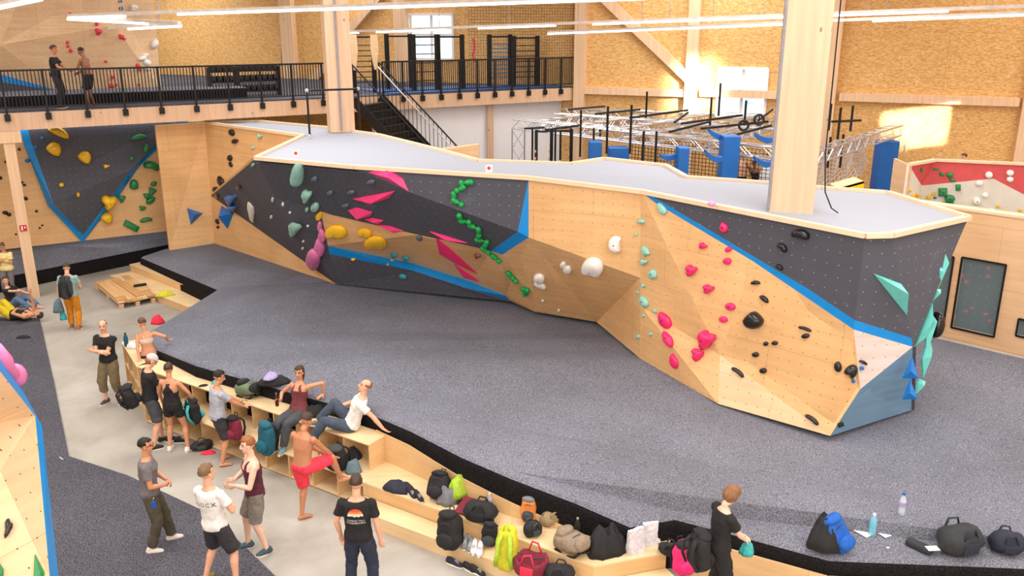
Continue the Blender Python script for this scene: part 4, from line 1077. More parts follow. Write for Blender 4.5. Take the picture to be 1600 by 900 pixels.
hold_group([(613, 406, 6, 4), (552, 405, 7, 4), (606, 413, 3, 3)], 'yellow', 'tiny yellow foothold', 'below the blue stripe in the recess', 'yellow footholds in the recess')
hold(746, 399, 11, 8, 0, 'lump', 'brown', 'rusty brown hold beside the lower pink volumes in the recess', None)
hold(655, 372, 10, 9, 30, 'half', 'slate', 'grey hold under the black overhang in the recess', None)
hold_group([(927, 416, 34, 29, 12, 'bean'), (963, 381, 23, 27, 0, 'pac'), (880, 413, 9, 9, 0), (887, 420, 14, 11, 30), (843, 434, 18, 14, 20), (844, 446, 21, 10, 25, 'half'), (848, 470, 4, 4), (873, 485, 4, 4)], 'white', 'smooth white hold', 'in the middle of the plywood faces', 'white holds in the middle')
W_ = 'on the tall plywood face'
hold_group([(1035, 326, 11, 21, -32, 'pad'), (1003, 347, 11, 11, 0, 'half'), (994, 366, 5, 6), (1010, 394, 11, 21, -22, 'bean'), (1007, 409, 12, 11, 0, 'lump'), (1021, 428, 12, 15, 0, 'pad'), (1005, 446, 6, 6), (1007, 471, 12, 20, -28), (996, 457, 4, 6), (1024, 486, 6, 6), (1005, 493, 5, 5), (997, 526, 6, 7), (1017, 522, 5, 6)], 'mint', 'mint green hold', W_, 'mint holds on the tall plywood face')
hold_group([(1132, 355, 12, 17, -15, 'tear'), (1099, 384, 14, 12, 20, 'lump'), (1140, 391, 11, 12, -30, 'half'), (1137, 408, 13, 11), (1081, 422, 18, 21, 0, 'lump'), (1108, 451, 18, 17, 0, 'lump'), (1142, 479, 16, 12, 15), (1131, 499, 13, 10, 15), (1040, 500, 16, 30, -30, 'tear'), (1044, 530, 14, 28, -25, 'tear'), (1054, 564, 11, 25, -15, 'tear'), (1106, 530, 26, 35, 0, 'lump'), (1091, 554, 19, 23, 0, 'lump')], 'pink', 'pink hold', 'on the tall plywood face', 'pink holds on the tall plywood face')
hold_group([(1181, 443, 15, 10, 0, 'half'), (1194, 468, 17, 11, 40, 'half'), (1179, 500, 30, 28, 0, 'tear'), (1197, 537, 8, 7), (1181, 554, 11, 8), (1193, 579, 11, 9), (1153, 582, 24, 10, 38, 'bean'), (1258, 514, 22, 7, 18, 'bean'), (1259, 525, 13, 8, -10), (1211, 536, 10, 7), (1310, 573, 11, 17, -10), (1328, 581, 17, 27, 38, 'bean'), (1269, 656, 26, 10, 38, 'bean'), (1348, 567, 14, 8, 25, 'half')], 'black', 'glossy black hold', 'on the right plywood facets', 'black holds on the right plywood')
hold_group([(1346, 575, 7, 6), (1333, 595, 6, 7)], 'blue', 'tiny blue foothold', 'under the black holds near the white triangle', 'blue footholds')
hold(1313, 663, 9, 6, -20, 'block', 'black', 'small dark foothold at the bottom of the blue stained facet', None)
hold_group([(1252, 367, 28, 18, 12, 'bean'), (1223, 387, 18, 12, 45, 'bean'), (1218, 418, 13, 10, 40, 'half')], 'black', 'glossy black hold', 'on the right charcoal facet', 'black holds on the right charcoal facet')
pt_ = (P['T6'] * .5 + P['T7'] * .5, V3((0, -.3, 1)).normalized())
hold(1112, 319, 12, 7, 0, 'oval', 'lilac', 'faded pink hold peeking over the platform edge', None, .5, pt_)
hold(1208, 341, 9, 5, 0, 'lump', 'slate', 'dark hold at the platform edge by the right column', None, .5, pt_)
# triangular volumes at the right nose
fbn = (P['Q2'] + V3((0, -.02, 0)), (CAMP - P['Q2']).normalized())
fbr = (P['Q2'] * .5 + P['T9'] * .5 + V3((.12, .1, 0)), V3((.25, -.95, .2)).normalized())
TV = [([(1364, 427), (1407, 443), (1418, 470), (1416, 492)], (1408, 452), None), ([(1410, 457), (1418, 465), (1415, 491)], None, fbn), ([(1417, 480), (1422, 484), (1419, 497)], None, fbn), ([(1474, 391), (1482, 411), (1465, 450), (1458, 450)], (1474, 412), fbr), ([(1459, 417), (1466, 409), (1471, 420), (1462, 447)], None, fbr), ([(1459, 450), (1469, 452), (1456, 471)], None, fbr), ([(1456, 472), (1449, 525), (1430, 539)], (1450, 500), fbr), ([(1456, 492), (1463, 502), (1444, 560), (1447, 525)], (1455, 505), fbr), ([(1451, 527), (1456, 546), (1442, 590), (1440, 560)], None, fbr), ([(1437, 592), (1445, 596), (1431, 615), (1433, 598)], None, fbr)]
hold(1461, 507, 17, 42, 8, 'oval', 'black', 'big black rounded hold behind the teal volumes on the nose', None, .8, (fbr[0] + V3((.05, .5, 0)), fbr[1]))
for k, (o, ax, fb) in enumerate(TV):
    volume(o, 'teal', 'teal volume on the boulder nose, %s' % (('the one standing out left of the edge', 'small sliver beside the leftmost one', 'smallest sliver low on the edge', 'topmost of the tall stack', 'short one inside the top of the stack', 'third down the right silhouette', 'long blade at half height', 'outer blade at half height', 'second lowest on the silhouette', 'lowest on the silhouette')[k]), 'teal volumes on the nose', .22 if k == 0 else .12, ax, fb)
for k, o in enumerate(([(1425, 556), (1435, 591), (1409, 591)], [(1422, 592), (1434, 624), (1409, 624)])):
    volume(o, 'blue', ('upper', 'lower')[k] + ' blue triangle volume at the foot of the boulder nose', 'blue triangles on the nose', .1, None, fbn)
# left plywood end
volume([(292, 325), (317, 333), (298, 351)], 'blue', 'blue tetrahedron volume on the left plywood panel', 'blue volumes at the left end', .28, (302, 333))
volume([(347, 322), (365, 333), (356, 357), (342, 340)], 'blue', 'blue diamond volume at the tip of the charcoal facet', 'blue volumes at the left end', .25, (354, 337))
hold_group([(362, 310, 11, 12, 0, 'tri'), (364, 324, 10, 9, 0, 'tri')], 'blue', 'small blue pyramid hold', 'above the blue diamond volume', 'small blue pyramids', None, .7)
hold_group([(363, 207, 8, 11, -20), (369, 222, 9, 11, -30, 'half'), (360, 247, 7, 10), (361, 257, 5, 9, -20), (346, 283, 9, 18, -20, 'tear'), (337, 296, 7, 9), (339, 306, 7, 7), (374, 292, 7, 7), (340, 346, 5, 9, -20), (341, 355, 4, 5)], 'black', 'black hold', 'on the far left plywood end', 'black holds at the left end')
hold_group([(407, 213, 8, 9, 0, 'lump'), (395, 231, 6, 5), (396, 257, 5, 5)], 'mint', 'pale mint hold', 'on the far left plywood end', 'mint holds at the left end')
# wall under the mezzanine
LWT = 'on the wall under the mezzanine'
hold_group([(91, 209, 36, 20, 25, 'half'), (83, 236, 25, 30, 30, 'half'), (130, 249, 22, 28, 35, 'half'), (96, 289, 8, 7), (122, 304, 5, 7), (166, 260, 12, 7, 0, 'lump'), (169, 314, 26, 25, -15, 'lump'), (165, 343, 20, 26, 30, 'half')], 'yellow', 'yellow hold', LWT, 'yellow holds under the mezzanine')
hold_group([(217, 216, 25, 13, -10, 'half'), (228, 232, 9, 14), (206, 248, 7, 7), (236, 260, 26, 17, 15, 'bean'), (209, 288, 14, 16, 0, 'pad'), (240, 287, 11, 7, -25), (237, 299, 9, 11, 20, 'tri'), (229, 306, 8, 8, 0, 'tri'), (235, 313, 17, 9, -35), (190, 310, 9, 9, 0, 'tri'), (222, 325, 12, 9, 0, 'lump'), (205, 353, 25, 10, 28, 'block'), (228, 344, 20, 9, -10, 'bean')], 'darkgreen', 'green hold', LWT, 'green holds under the mezzanine')
hold_group([(10, 253, 7, 5), (30, 233, 5, 5), (34, 285, 6, 4), (38, 289, 6, 4), (40, 310, 8, 6, 20), (57, 330, 5, 4), (8, 332, 9, 6), (14, 335, 8, 6), (66, 352, 4, 3), (62, 356, 4, 3), (1, 278, 5, 6), (25, 366, 4, 3)], 'black', 'small black hold', 'on the plywood left of the dark bulge', 'black holds left of the bulge')
hold_group([(43, 251, 9, 6), (56, 231, 6, 6), (66, 216, 7, 6)], 'blue', 'small blue hold', 'on the left edge of the dark bulge', 'blue holds on the bulge')
# wall on the mezzanine
hold_group([(109, 22, 7, 5), (151, 38, 7, 7, 0, 'lump'), (153, 49, 12, 12, 0, 'lump'), (189, 57, 10, 9, 0, 'lump'), (194, 61, 5, 4), (105, 66, 5, 5), (106, 72, 5, 5), (110, 79, 6, 6), (165, 96, 5, 4), (215, 103, 7, 8), (218, 109, 6, 4), (175, 120, 6, 6), (174, 134, 8, 8), (182, 132, 4, 4), (217, 132, 4, 5)], 'red', 'raspberry red hold', 'on the tall wall above the mezzanine', 'red holds on the mezzanine wall')
hold_group([(208, 12, 14, 14, 0, 'lump'), (241, 68, 11, 16, 20), (227, 86, 11, 7), (222, 91, 14, 8, -15), (229, 98, 13, 9, 40), (230, 107, 12, 6, 15)], 'white', 'white hold', 'by the right edge of the mezzanine wall', 'white holds on the mezzanine wall')
hold_group([(188, 2, 6, 5), (189, 13, 7, 6)], 'slate', 'dark grey hold', 'at the top of the tall mezzanine wall', 'dark holds on the mezzanine wall')
# red and white wall
KF = (k0, KN)
hold_group([(1545, 273, 12, 11), (1578, 270, 12, 10), (1578, 280, 11, 9), (1530, 286, 12, 10), (1539, 305, 10, 9), (1526, 314, 12, 12), (1549, 329, 11, 7)], 'white', 'round white hold', 'on the red and white wall', 'white holds on the red and white wall')
hold_group([(1462, 265, 11, 5, 0, 'half'), (1471, 273, 8, 9, 30, 'half'), (1484, 273, 11, 9), (1488, 281, 10, 6, 20), (1497, 293, 8, 10, 0, 'block'), (1473, 300, 14, 13, 0, 'block'), (1484, 310, 17, 12), (1481, 319, 18, 7, 0, 'block'), (1461, 309, 6, 4), (1440, 265, 4, 7)], 'darkgreen', 'dark green hold', 'on the red and white wall', 'green holds on the red and white wall')
hold_group([(1426, 308, 6, 10), (1433, 305, 7, 7, 0, 'lump'), (1451, 308, 9, 6), (1458, 303, 6, 5), (1421, 298, 5, 4), (1559, 322, 6, 5), (1571, 330, 6, 6), (1594, 328, 6, 6), (1518, 327, 5, 4)], 'yellow', 'small yellow hold', 'on the red and white wall', 'yellow holds on the red and white wall')
BF = (ga - GN * .5, GN)
hold_group([(1504, 431, 7, 7), (1545, 419, 7, 6), (1544, 432, 9, 6), (1510, 440, 7, 7), (1510, 486, 7, 4), (1519, 481, 7, 4), (1540, 491, 8, 5), (1547, 501, 8, 5), (1492, 496, 6, 6)], 'red', 'small red hold', 'seen through the right glazed opening', 'red holds behind the glass', BF)
# near wall in the corner
hold(12, 825, 14, 36, 8, 'lump', 'black', 'blurred black hold on the near wall at the left edge of the photo', None)
volume([(54, 866), (69, 895), (66, 920), (52, 905)], 'darkgreen', 'green and white pointed volume low on the near left wall', 'near green volumes', .05)
volume([(-8, 870), (5, 890), (4, 925), (-10, 920)], 'darkgreen', 'green volume cut by the left edge of the photo', 'near green volumes', .05)
L_ = at(-6, 560, 4.0); m = MB(); pp = [at(-14, 545, 4.35), at(2, 566, 4.2), at(14, 580, 4.05), at(24, 587, 3.95), at(30, 592, 3.9)]
m.tube(pp, [.10, .11, .07, .09, .05], 12); m.ball(pp[3], (.11, .11, .13), 12, 8); o = m.build('climbing_hold', HM['lilac'], None, True); tag(o, 'big bulging pink hold sticking out behind the near left wall', 'climbing hold')
# small rule signs on the platform edge
for k, (x, y) in enumerate(((462, 244), (764, 268))):
    p = at(x, y + 4, 4.7 if k == 0 else 4.62); t = thing('edge_sign', ('left', 'right')[k] + ' small white warning sign on the platform edge', 'sign', tuple(p + V3((0, .05, .03))), 0, 'signs on the platform edge')
    m = MB(); m.box((0, 0, .07), (.13, .012, .14)); m.build('sign_plate', WHITEW, t)
    m = MB(); m.lathe([(.035, 0), (.035, .004)], 14, (0, -.007, .08), Matrix.Rotation(math.pi / 2, 3, 'X')); m.build('red_disc', HM['red'], t)
SGNR = plain('red_sign', (196, 30, 40), .5); p = at(42, 373, 2.05)
t = thing('fire_sign', 'small red fire extinguisher sign on the slim post', 'sign', tuple(V3((pb.x, pb.y, 0)) + rotz(.55) @ V3((.0, -.15, 2.02))), .55)
m = MB(); m.box((0, 0, 0), (.17, .012, .17)); m.build('sign_plate', SGNR, t)
m = MB(); m.box((-.03, -.008, -.01), (.035, .004, .09)); m.box((-.03, -.008, .045), (.05, .004, .018)); m.box((.04, -.008, .02), (.03, .004, .05)); m.build('pictogram', WHITEW, t)
# ================================================================== BENCHES
BO = V3((-7.45, 15.94, 0)); BU = V3((.837, -.547, 0)).normalized(); BB = V3((-BU.y, BU.x, 0))
BANG = math.atan2(BU.y, BU.x)
def bp(u, b, z=0.0): return BO + BU * u + BB * b + V3((0, 0, z))
def plank(mb, u0, u1, b0, b1, z0, z1):
    c = bp((u0 + u1) / 2, (b0 + b1) / 2, (z0 + z1) / 2); mb.box(c, (u1 - u0, b1 - b0, z1 - z0), rotz(BANG)); return mb
Z1, Z2, ZS = .47, .94, .235
t = thing('cubby_bench', 'upper row of open plywood cubbies running along the mat', 'bench', tuple(bp(0, 0, 0)))
TI = Matrix.Translation(-V3(t.location))
def bpart(name, mb, mat, t, label=None):
    o = mb.build(name, mat, t); o.data.transform(Matrix.Translation(-V3(t.location))); return o
bpart('top_board', plank(MB(), 0, 6.14, 0, .46, Z2 - .022, Z2), BENCH, t)
nD = 11
for k in range(nD + 1):
    u = .012 + k * (6.14 - .024) / nD; bpart('divider', plank(MB(), u - .011, u + .011, .012, .44, Z1, Z2 - .022), BENCHE, t)
bpart('back_board', plank(MB(), 0, 6.14, .44, .455, Z1, Z2 - .022), BENCHE, t)
t = thing('cubby_bench', 'lower row of open plywood cubbies standing on the concrete', 'bench', tuple(bp(.6, 0, 0)))
bpart('top_board', plank(MB(), .6, 6.3, -.33, .455, Z1 - .022, Z1), BENCH, t)
bpart('bottom_board', plank(MB(), .6, 6.3, -.31, .44, .02, .042), BENCH, t)
bpart('back_board', plank(MB(), .6, 6.3, .42, .44, .042, Z1 - .022), BENCHE, t)
for k in range(11):
    u = .612 + k * (5.7 - .024) / 10; bpart('divider', plank(MB(), u - .011, u + .011, -.322, .42, .0, Z1 - .022), BENCHE, t)
# bench end turning along the left side of the mat
RD = V3((-.544, .839, 0)); RN = V3((.839, .544, 0)); RL = 1.62
t = thing('cubby_bench', 'short end of the cubby bench turning round the corner of the mat', 'bench', tuple(BO))
def rbox(name, l0, l1, d0, d1, z0, z1, mat):
    c = RD * ((l0 + l1) / 2) + RN * ((d0 + d1) / 2) + V3((0, 0, (z0 + z1) / 2)); mb = MB(); mb.box(c, (l1 - l0, d1 - d0, z1 - z0), rotz(math.atan2(RD.y, RD.x))); return mb.build(name, mat, t)
rbox('top_board', 0, RL, 0, .42, Z2 - .022, Z2, BENCH); rbox('middle_shelf', 0.02, RL, .01, .40, Z1 - .022, Z1, BENCH); rbox('bottom_board', 0.02, RL, .01, .40, .02, .042, BENCH); rbox('back_board', 0.02, RL, .40, .415, .04, Z2 - .022, BENCHE)
for k in range(4): rbox('divider', k * (RL - .022) / 3, k * (RL - .022) / 3 + .022, .008, .40, 0, Z2 - .022, BENCHE)
# stepped seat to the right of the cubbies
t = thing('seat_bench', 'long pale plywood seat right of the cubbies with a backboard against the mat', 'bench', tuple(bp(6.3, 0, 0)))
C1 = V3((1.09, 9.99, 0)); C2 = V3((2.12, 10.30, 0))
m_a, m_b, m_c = at(900, 783, .96), at(985, 820, .84), at(1050, 808, .82)
sp0 = [bp(6.3, -.33), C1, C2, V3((m_c.x, m_c.y, 0)) , V3((m_b.x, m_b.y + .0, 0)), V3((m_a.x, m_a.y, 0)), bp(8.6, .26), bp(7.4, .34), bp(6.3, .42)]
mb = MB(); mb.prism([p.xy for p in sp0], Z1 - .025, Z1); bpart('seat_board', mb, BENCH, t)
mb = MB(); mb.slab([bp(6.3, -.325, .0), C1 + V3((0, .005, 0)), C1 + V3((0, .005, Z1 - .025)), bp(6.3, -.325, Z1 - .025)], -BB, .022); bpart('front_riser', mb, BENCHE, t)
mb = MB(); rn_ = V3(((C2 - C1).y, -(C2 - C1).x, 0)).normalized(); mb.slab([C1, C2, C2 + V3((0, 0, Z1 - .025)), C1 + V3((0, 0, Z1 - .025))], rn_, .022); bpart('end_riser', mb, BENCHE, t)
ed_ = [(588, 650, .98, ZM), (640, 671, .95, ZM), (680, 691, .88, 1.2), (720, 711, .82, 1.18), (760, 729, .76, 1.14), (800, 746, .70, 1.10), (850, 765, .60, 1.03), (900, 784, .50, .96)]
mb = MB()
for i in range(len(ed_) - 1):
    a, b = at(ed_[i][0], ed_[i][1], ed_[i][3]), at(ed_[i + 1][0], ed_[i + 1][1], ed_[i + 1][3]); o_ = -BB * .03
    mb.slab([V3((a.x, a.y, Z1)) + o_, V3((b.x, b.y, Z1)) + o_, V3((b.x, b.y, ed_[i + 1][2])) + o_, V3((a.x, a.y, ed_[i][2])) + o_], -BB, .015)
bpart('backboard', mb, BENCHE, t)
t = thing('bench_step', 'low plywood step in front of the long seat', 'bench', tuple(bp(6.3, -.5, 0)))
D1_, D2_ = C1 + V3((.06, -.42, 0)), C2 + V3((.2, -.42, 0))
mb = MB(); mb.prism([bp(6.3, -.34).xy, bp(6.42, -.42).xy, bp(6.95, -.70).xy, D1_.xy, D2_.xy, (C2 + rn_ * .012).xy, (C1 + rn_ * .012).xy], 0, ZS); bpart('step_board', mb, BENCH, t)
# wooden kerb in front of the mat at the lower right
mb = MB(); kk = [(1080, 815), (1133, 829), (1297, 873), (1620, 886)]
for i in range(3):
    a, b = at(*kk[i], .82), at(*kk[i + 1], .82); f_ = V3(((b - a).y, -(b - a).x, 0)).normalized(); a, b = a + f_ * .05, b + f_ * .05
    mb.slab([V3((a.x, a.y, 0)), V3((b.x, b.y, 0)), V3((b.x, b.y, .58)), V3((a.x, a.y, .58))], f_, .03)
tag(mb.build('kerb_board', BENCHE), 'plywood board facing the mat edge at the lower right', 'board')
p_ = at(1129, 763, 1.68 + .52) - V3((0, .02, 0)); mb = MB(); mb.box((p_.x + .05, p_.y - .08, .26), (.62, .52, .52), rotz(.3), .01); tag(mb.build('step_box', WOODP), 'small pale plywood step box under the copper haired person', 'box')

# far steps beside the pallet
fa, fb_ = at(236, 467, 0), at(284, 487, 0); fd = (fa - fb_).normalized(); fn = V3((fd.y, -fd.x, 0)); fn = fn if fn.x > 0 else -fn
FA = math.atan2(fd.y, fd.x)
t = thing('wooden_steps', 'two long plywood steps beside the pallet, leading up to the mat', 'steps', tuple(fb_))
for k, (d0, d1, hh) in enumerate(((0, .62, .22), (.62, 1.35, .44))):
    c = fd * 1.9 + fn * ((d0 + d1) / 2); mb = MB(); mb.box(c + V3((0, 0, hh - .012)), (4.6, d1 - d0 + .02, .024), rotz(FA)); mb.build('tread', BENCH, t)
    mb = MB(); mb.box(fd * 1.9 + fn * (d0 + .015) + V3((0, 0, hh / 2 - .012)), (4.6, .024, hh - .024), rotz(FA)); mb.build('riser', BENCHE, t)
# pallet stacked with boards
pn_, pr2, pl2 = at(187, 484, 0), at(238, 468, 0), at(146, 450, 0)
PA = math.atan2((pl2 - pn_).y, (pl2 - pn_).x); LL = 2.5; WW = (pr2 - pn_).length * .95
pd, pw = V3((math.cos(PA), math.sin(PA), 0)), V3((math.sin(PA), -math.cos(PA), 0)); pw = pw if pw.x > 0 else -pw
t = thing('wooden_pallet', 'wooden pallet on the concrete under a stack of boards', 'pallet', tuple(pn_))
for i in range(3):
    for j in range(3):
        mb = MB(); mb.box(pd * (.12 + i * (LL - .24) / 2) + pw * (.08 + j * (WW - .16) / 2) + V3((0, 0, .05)), (.14, .1, .1), rotz(PA)); mb.build('block', GLULAM, t)
for j in range(3):
    mb = MB(); mb.box(pd * (LL / 2) + pw * (.08 + j * (WW - .16) / 2) + V3((0, 0, .112)), (LL, .1, .022), rotz(PA)); mb.build('slat', GLULAM, t)
rnd = random.Random(11); zz = [.124]; idx = 0
PLK = [plywood('board_%d' % i, c, holes=False) for i, c in enumerate(((226, 184, 130), (236, 206, 160), (210, 164, 110)))]
for lay in range(4):
    off = 0.0; j = 0
    while off < WW - .14:
        wd = rnd.uniform(.16, .34); wd = min(wd, WW - off); ln = LL * rnd.uniform(.86, 1.02) if lay < 3 else LL * rnd.uniform(.55, .95)
        if not (lay == 3 and j in (1,)):
            mb = MB(); mb.box((0, 0, 0), (ln, wd - .015, .034)); o = mb.build('wooden_board', PLK[(lay + j) % 3]); c = pn_ + pd * (LL / 2 + rnd.uniform(-.06, .06)) + pw * (off + wd / 2) + V3((0, 0, .142 + lay * .036))
            o.location = c; o.rotation_euler = (0, 0, PA + (rnd.uniform(-.03, .03) if lay == 3 else 0))
            tag(o, 'plywood board on the pallet, %s layer, %s board from the near side' % (('bottom', 'second', 'third', 'top')[lay], ORD[j]), 'board', 'boards stacked on the pallet')
        off += wd; j += 1
# ================================================================== PEOPLE
SKIN = {}
for n_, c_ in dict(fair=(226, 172, 142), tan=(206, 146, 110), olive=(190, 130, 95), dark=(150, 98, 70), pale=(232, 190, 168)).items():
    SKIN[n_] = plain('skin_' + n_, c_, 0.5, vary=0.05, scale=12)
def cloth(name, rgb, rough=0.85): return plain('cloth_' + name, rgb, rough, vary=0.14, scale=14, bump=0.15)
CL = {n_: cloth(n_, c_) for n_, c_ in dict(black=(26, 26, 29), white=(232, 230, 228), grey=(112, 108, 112), lightgrey=(168, 172, 184), maroon=(112, 52, 58), plum=(84, 30, 50), khaki=(112, 98, 72), olive=(78, 72, 58), darkgrey=(70, 72, 78), orange=(206, 130, 20), yellow=(206, 180, 20), lemon=(232, 214, 146), jeans=(66, 78, 96), navy=(38, 44, 66), red=(240, 60, 82), mint=(150, 178, 172), charcoal=(50, 50, 54), bra=(206, 188, 180), midgrey=(124, 118, 110), bluejean=(86, 112, 146)).items()}
HAIR = {n_: plain('hair_' + n_, c_, 0.55, vary=0.45, scale=70, bump=.5) for n_, c_ in dict(black=(20, 17, 16), brown=(98, 70, 50), darkbrown=(66, 48, 37), ginger=(150, 92, 52), sandy=(120, 92, 64), copper=(134, 94, 60), auburn=(92, 60, 42)).items()}
EYEM = plain('eye_dark', (30, 24, 22), 0.3); LIPM = plain('lip', (178, 96, 88), 0.5); BROWM = plain('brow', (60, 42, 32), 0.7)
SOLE = plain('shoe_sole', (226, 222, 214), 0.6)
def remeshed(mb, name, mats, voxel, smooth=4, disp=0.0, dscale=0.12, seed=0):
    me = bpy.data.meshes.new(name); me.from_pydata([tuple(p) for p in mb.v], [], mb.f)
    bm = bmesh.new(); bm.from_mesh(me); bmesh.ops.remove_doubles(bm, verts=bm.verts, dist=1e-6); bmesh.ops.recalc_face_normals(bm, faces=bm.faces); bm.to_mesh(me); bm.free()
    o = bpy.data.objects.new(name, me); COL.objects.link(o)
    r = o.modifiers.new('r', 'REMESH'); r.mode = 'VOXEL'; r.voxel_size = voxel; r.use_smooth_shade = True
    if smooth:
        s = o.modifiers.new('s', 'SMOOTH'); s.factor = 0.5; s.iterations = smooth
    bpy.context.view_layer.update()
    dg = bpy.context.evaluated_depsgraph_get(); ev = o.evaluated_get(dg); out = bpy.data.meshes.new_from_object(ev)
    bpy.data.objects.remove(o); bpy.data.meshes.remove(me)
    if disp:
        sd = V3((seed * 3.1, seed * 1.7, seed * .9))
        nrm = [v.normal.copy() for v in out.vertices]
        for v, n in zip(out.vertices, nrm):
            q = v.co / dscale + sd
            v.co += n * (noise.noise(q) * disp + noise.noise(q * 2.3) * disp * .5)
    out.name = name; out.materials.clear()
    for m in (mats if isinstance(mats, (list, tuple)) else [mats]): out.materials.append(m)
    out.polygons.foreach_set('use_smooth', [True] * len(out.polygons))
    return out
def link_mesh(me, name, parent, loc=None):
    o = bpy.data.objects.new(name, me); COL.objects.link(o)
    if parent: o.parent = parent
    if loc is not None: o.location = loc
    return o
def ik(A, T, l1, l2, pole):
    d = T - A; L = d.length; mx = (l1 + l2) * .995
    if L > mx: T = A + d * (mx / L); d = T - A; L = mx
    x = (l1 * l1 - l2 * l2 + L * L) / (2 * L); h = math.sqrt(max(0, l1 * l1 - x * x)); d = d / L
    p = V3(pole) - d * V3(pole).dot(d)
    p = p.normalized() if p.length > 1e-5 else d.orthogonal().normalized()
    return A + d * x + p * h, T
def ellring(c, r, f, hw, hd, n=18, e=2.3):
    o = []
    for k in range(n):
        th = 2 * math.pi * k / n; a, b = math.cos(th), math.sin(th); q = (abs(a) ** e + abs(b) ** e) ** (-1 / e)
        o.append(c + r * (a * q * hw) + f * (b * q * hd))
    return o
def capsule(mb, pts, rad, seg=12, ell=1.0, ref=None):
    mb.tube(pts, rad, seg, True, ell, ref); mb.ball(pts[0], rad[0], 10, 6); mb.ball(pts[-1], rad[-1], 10, 6)

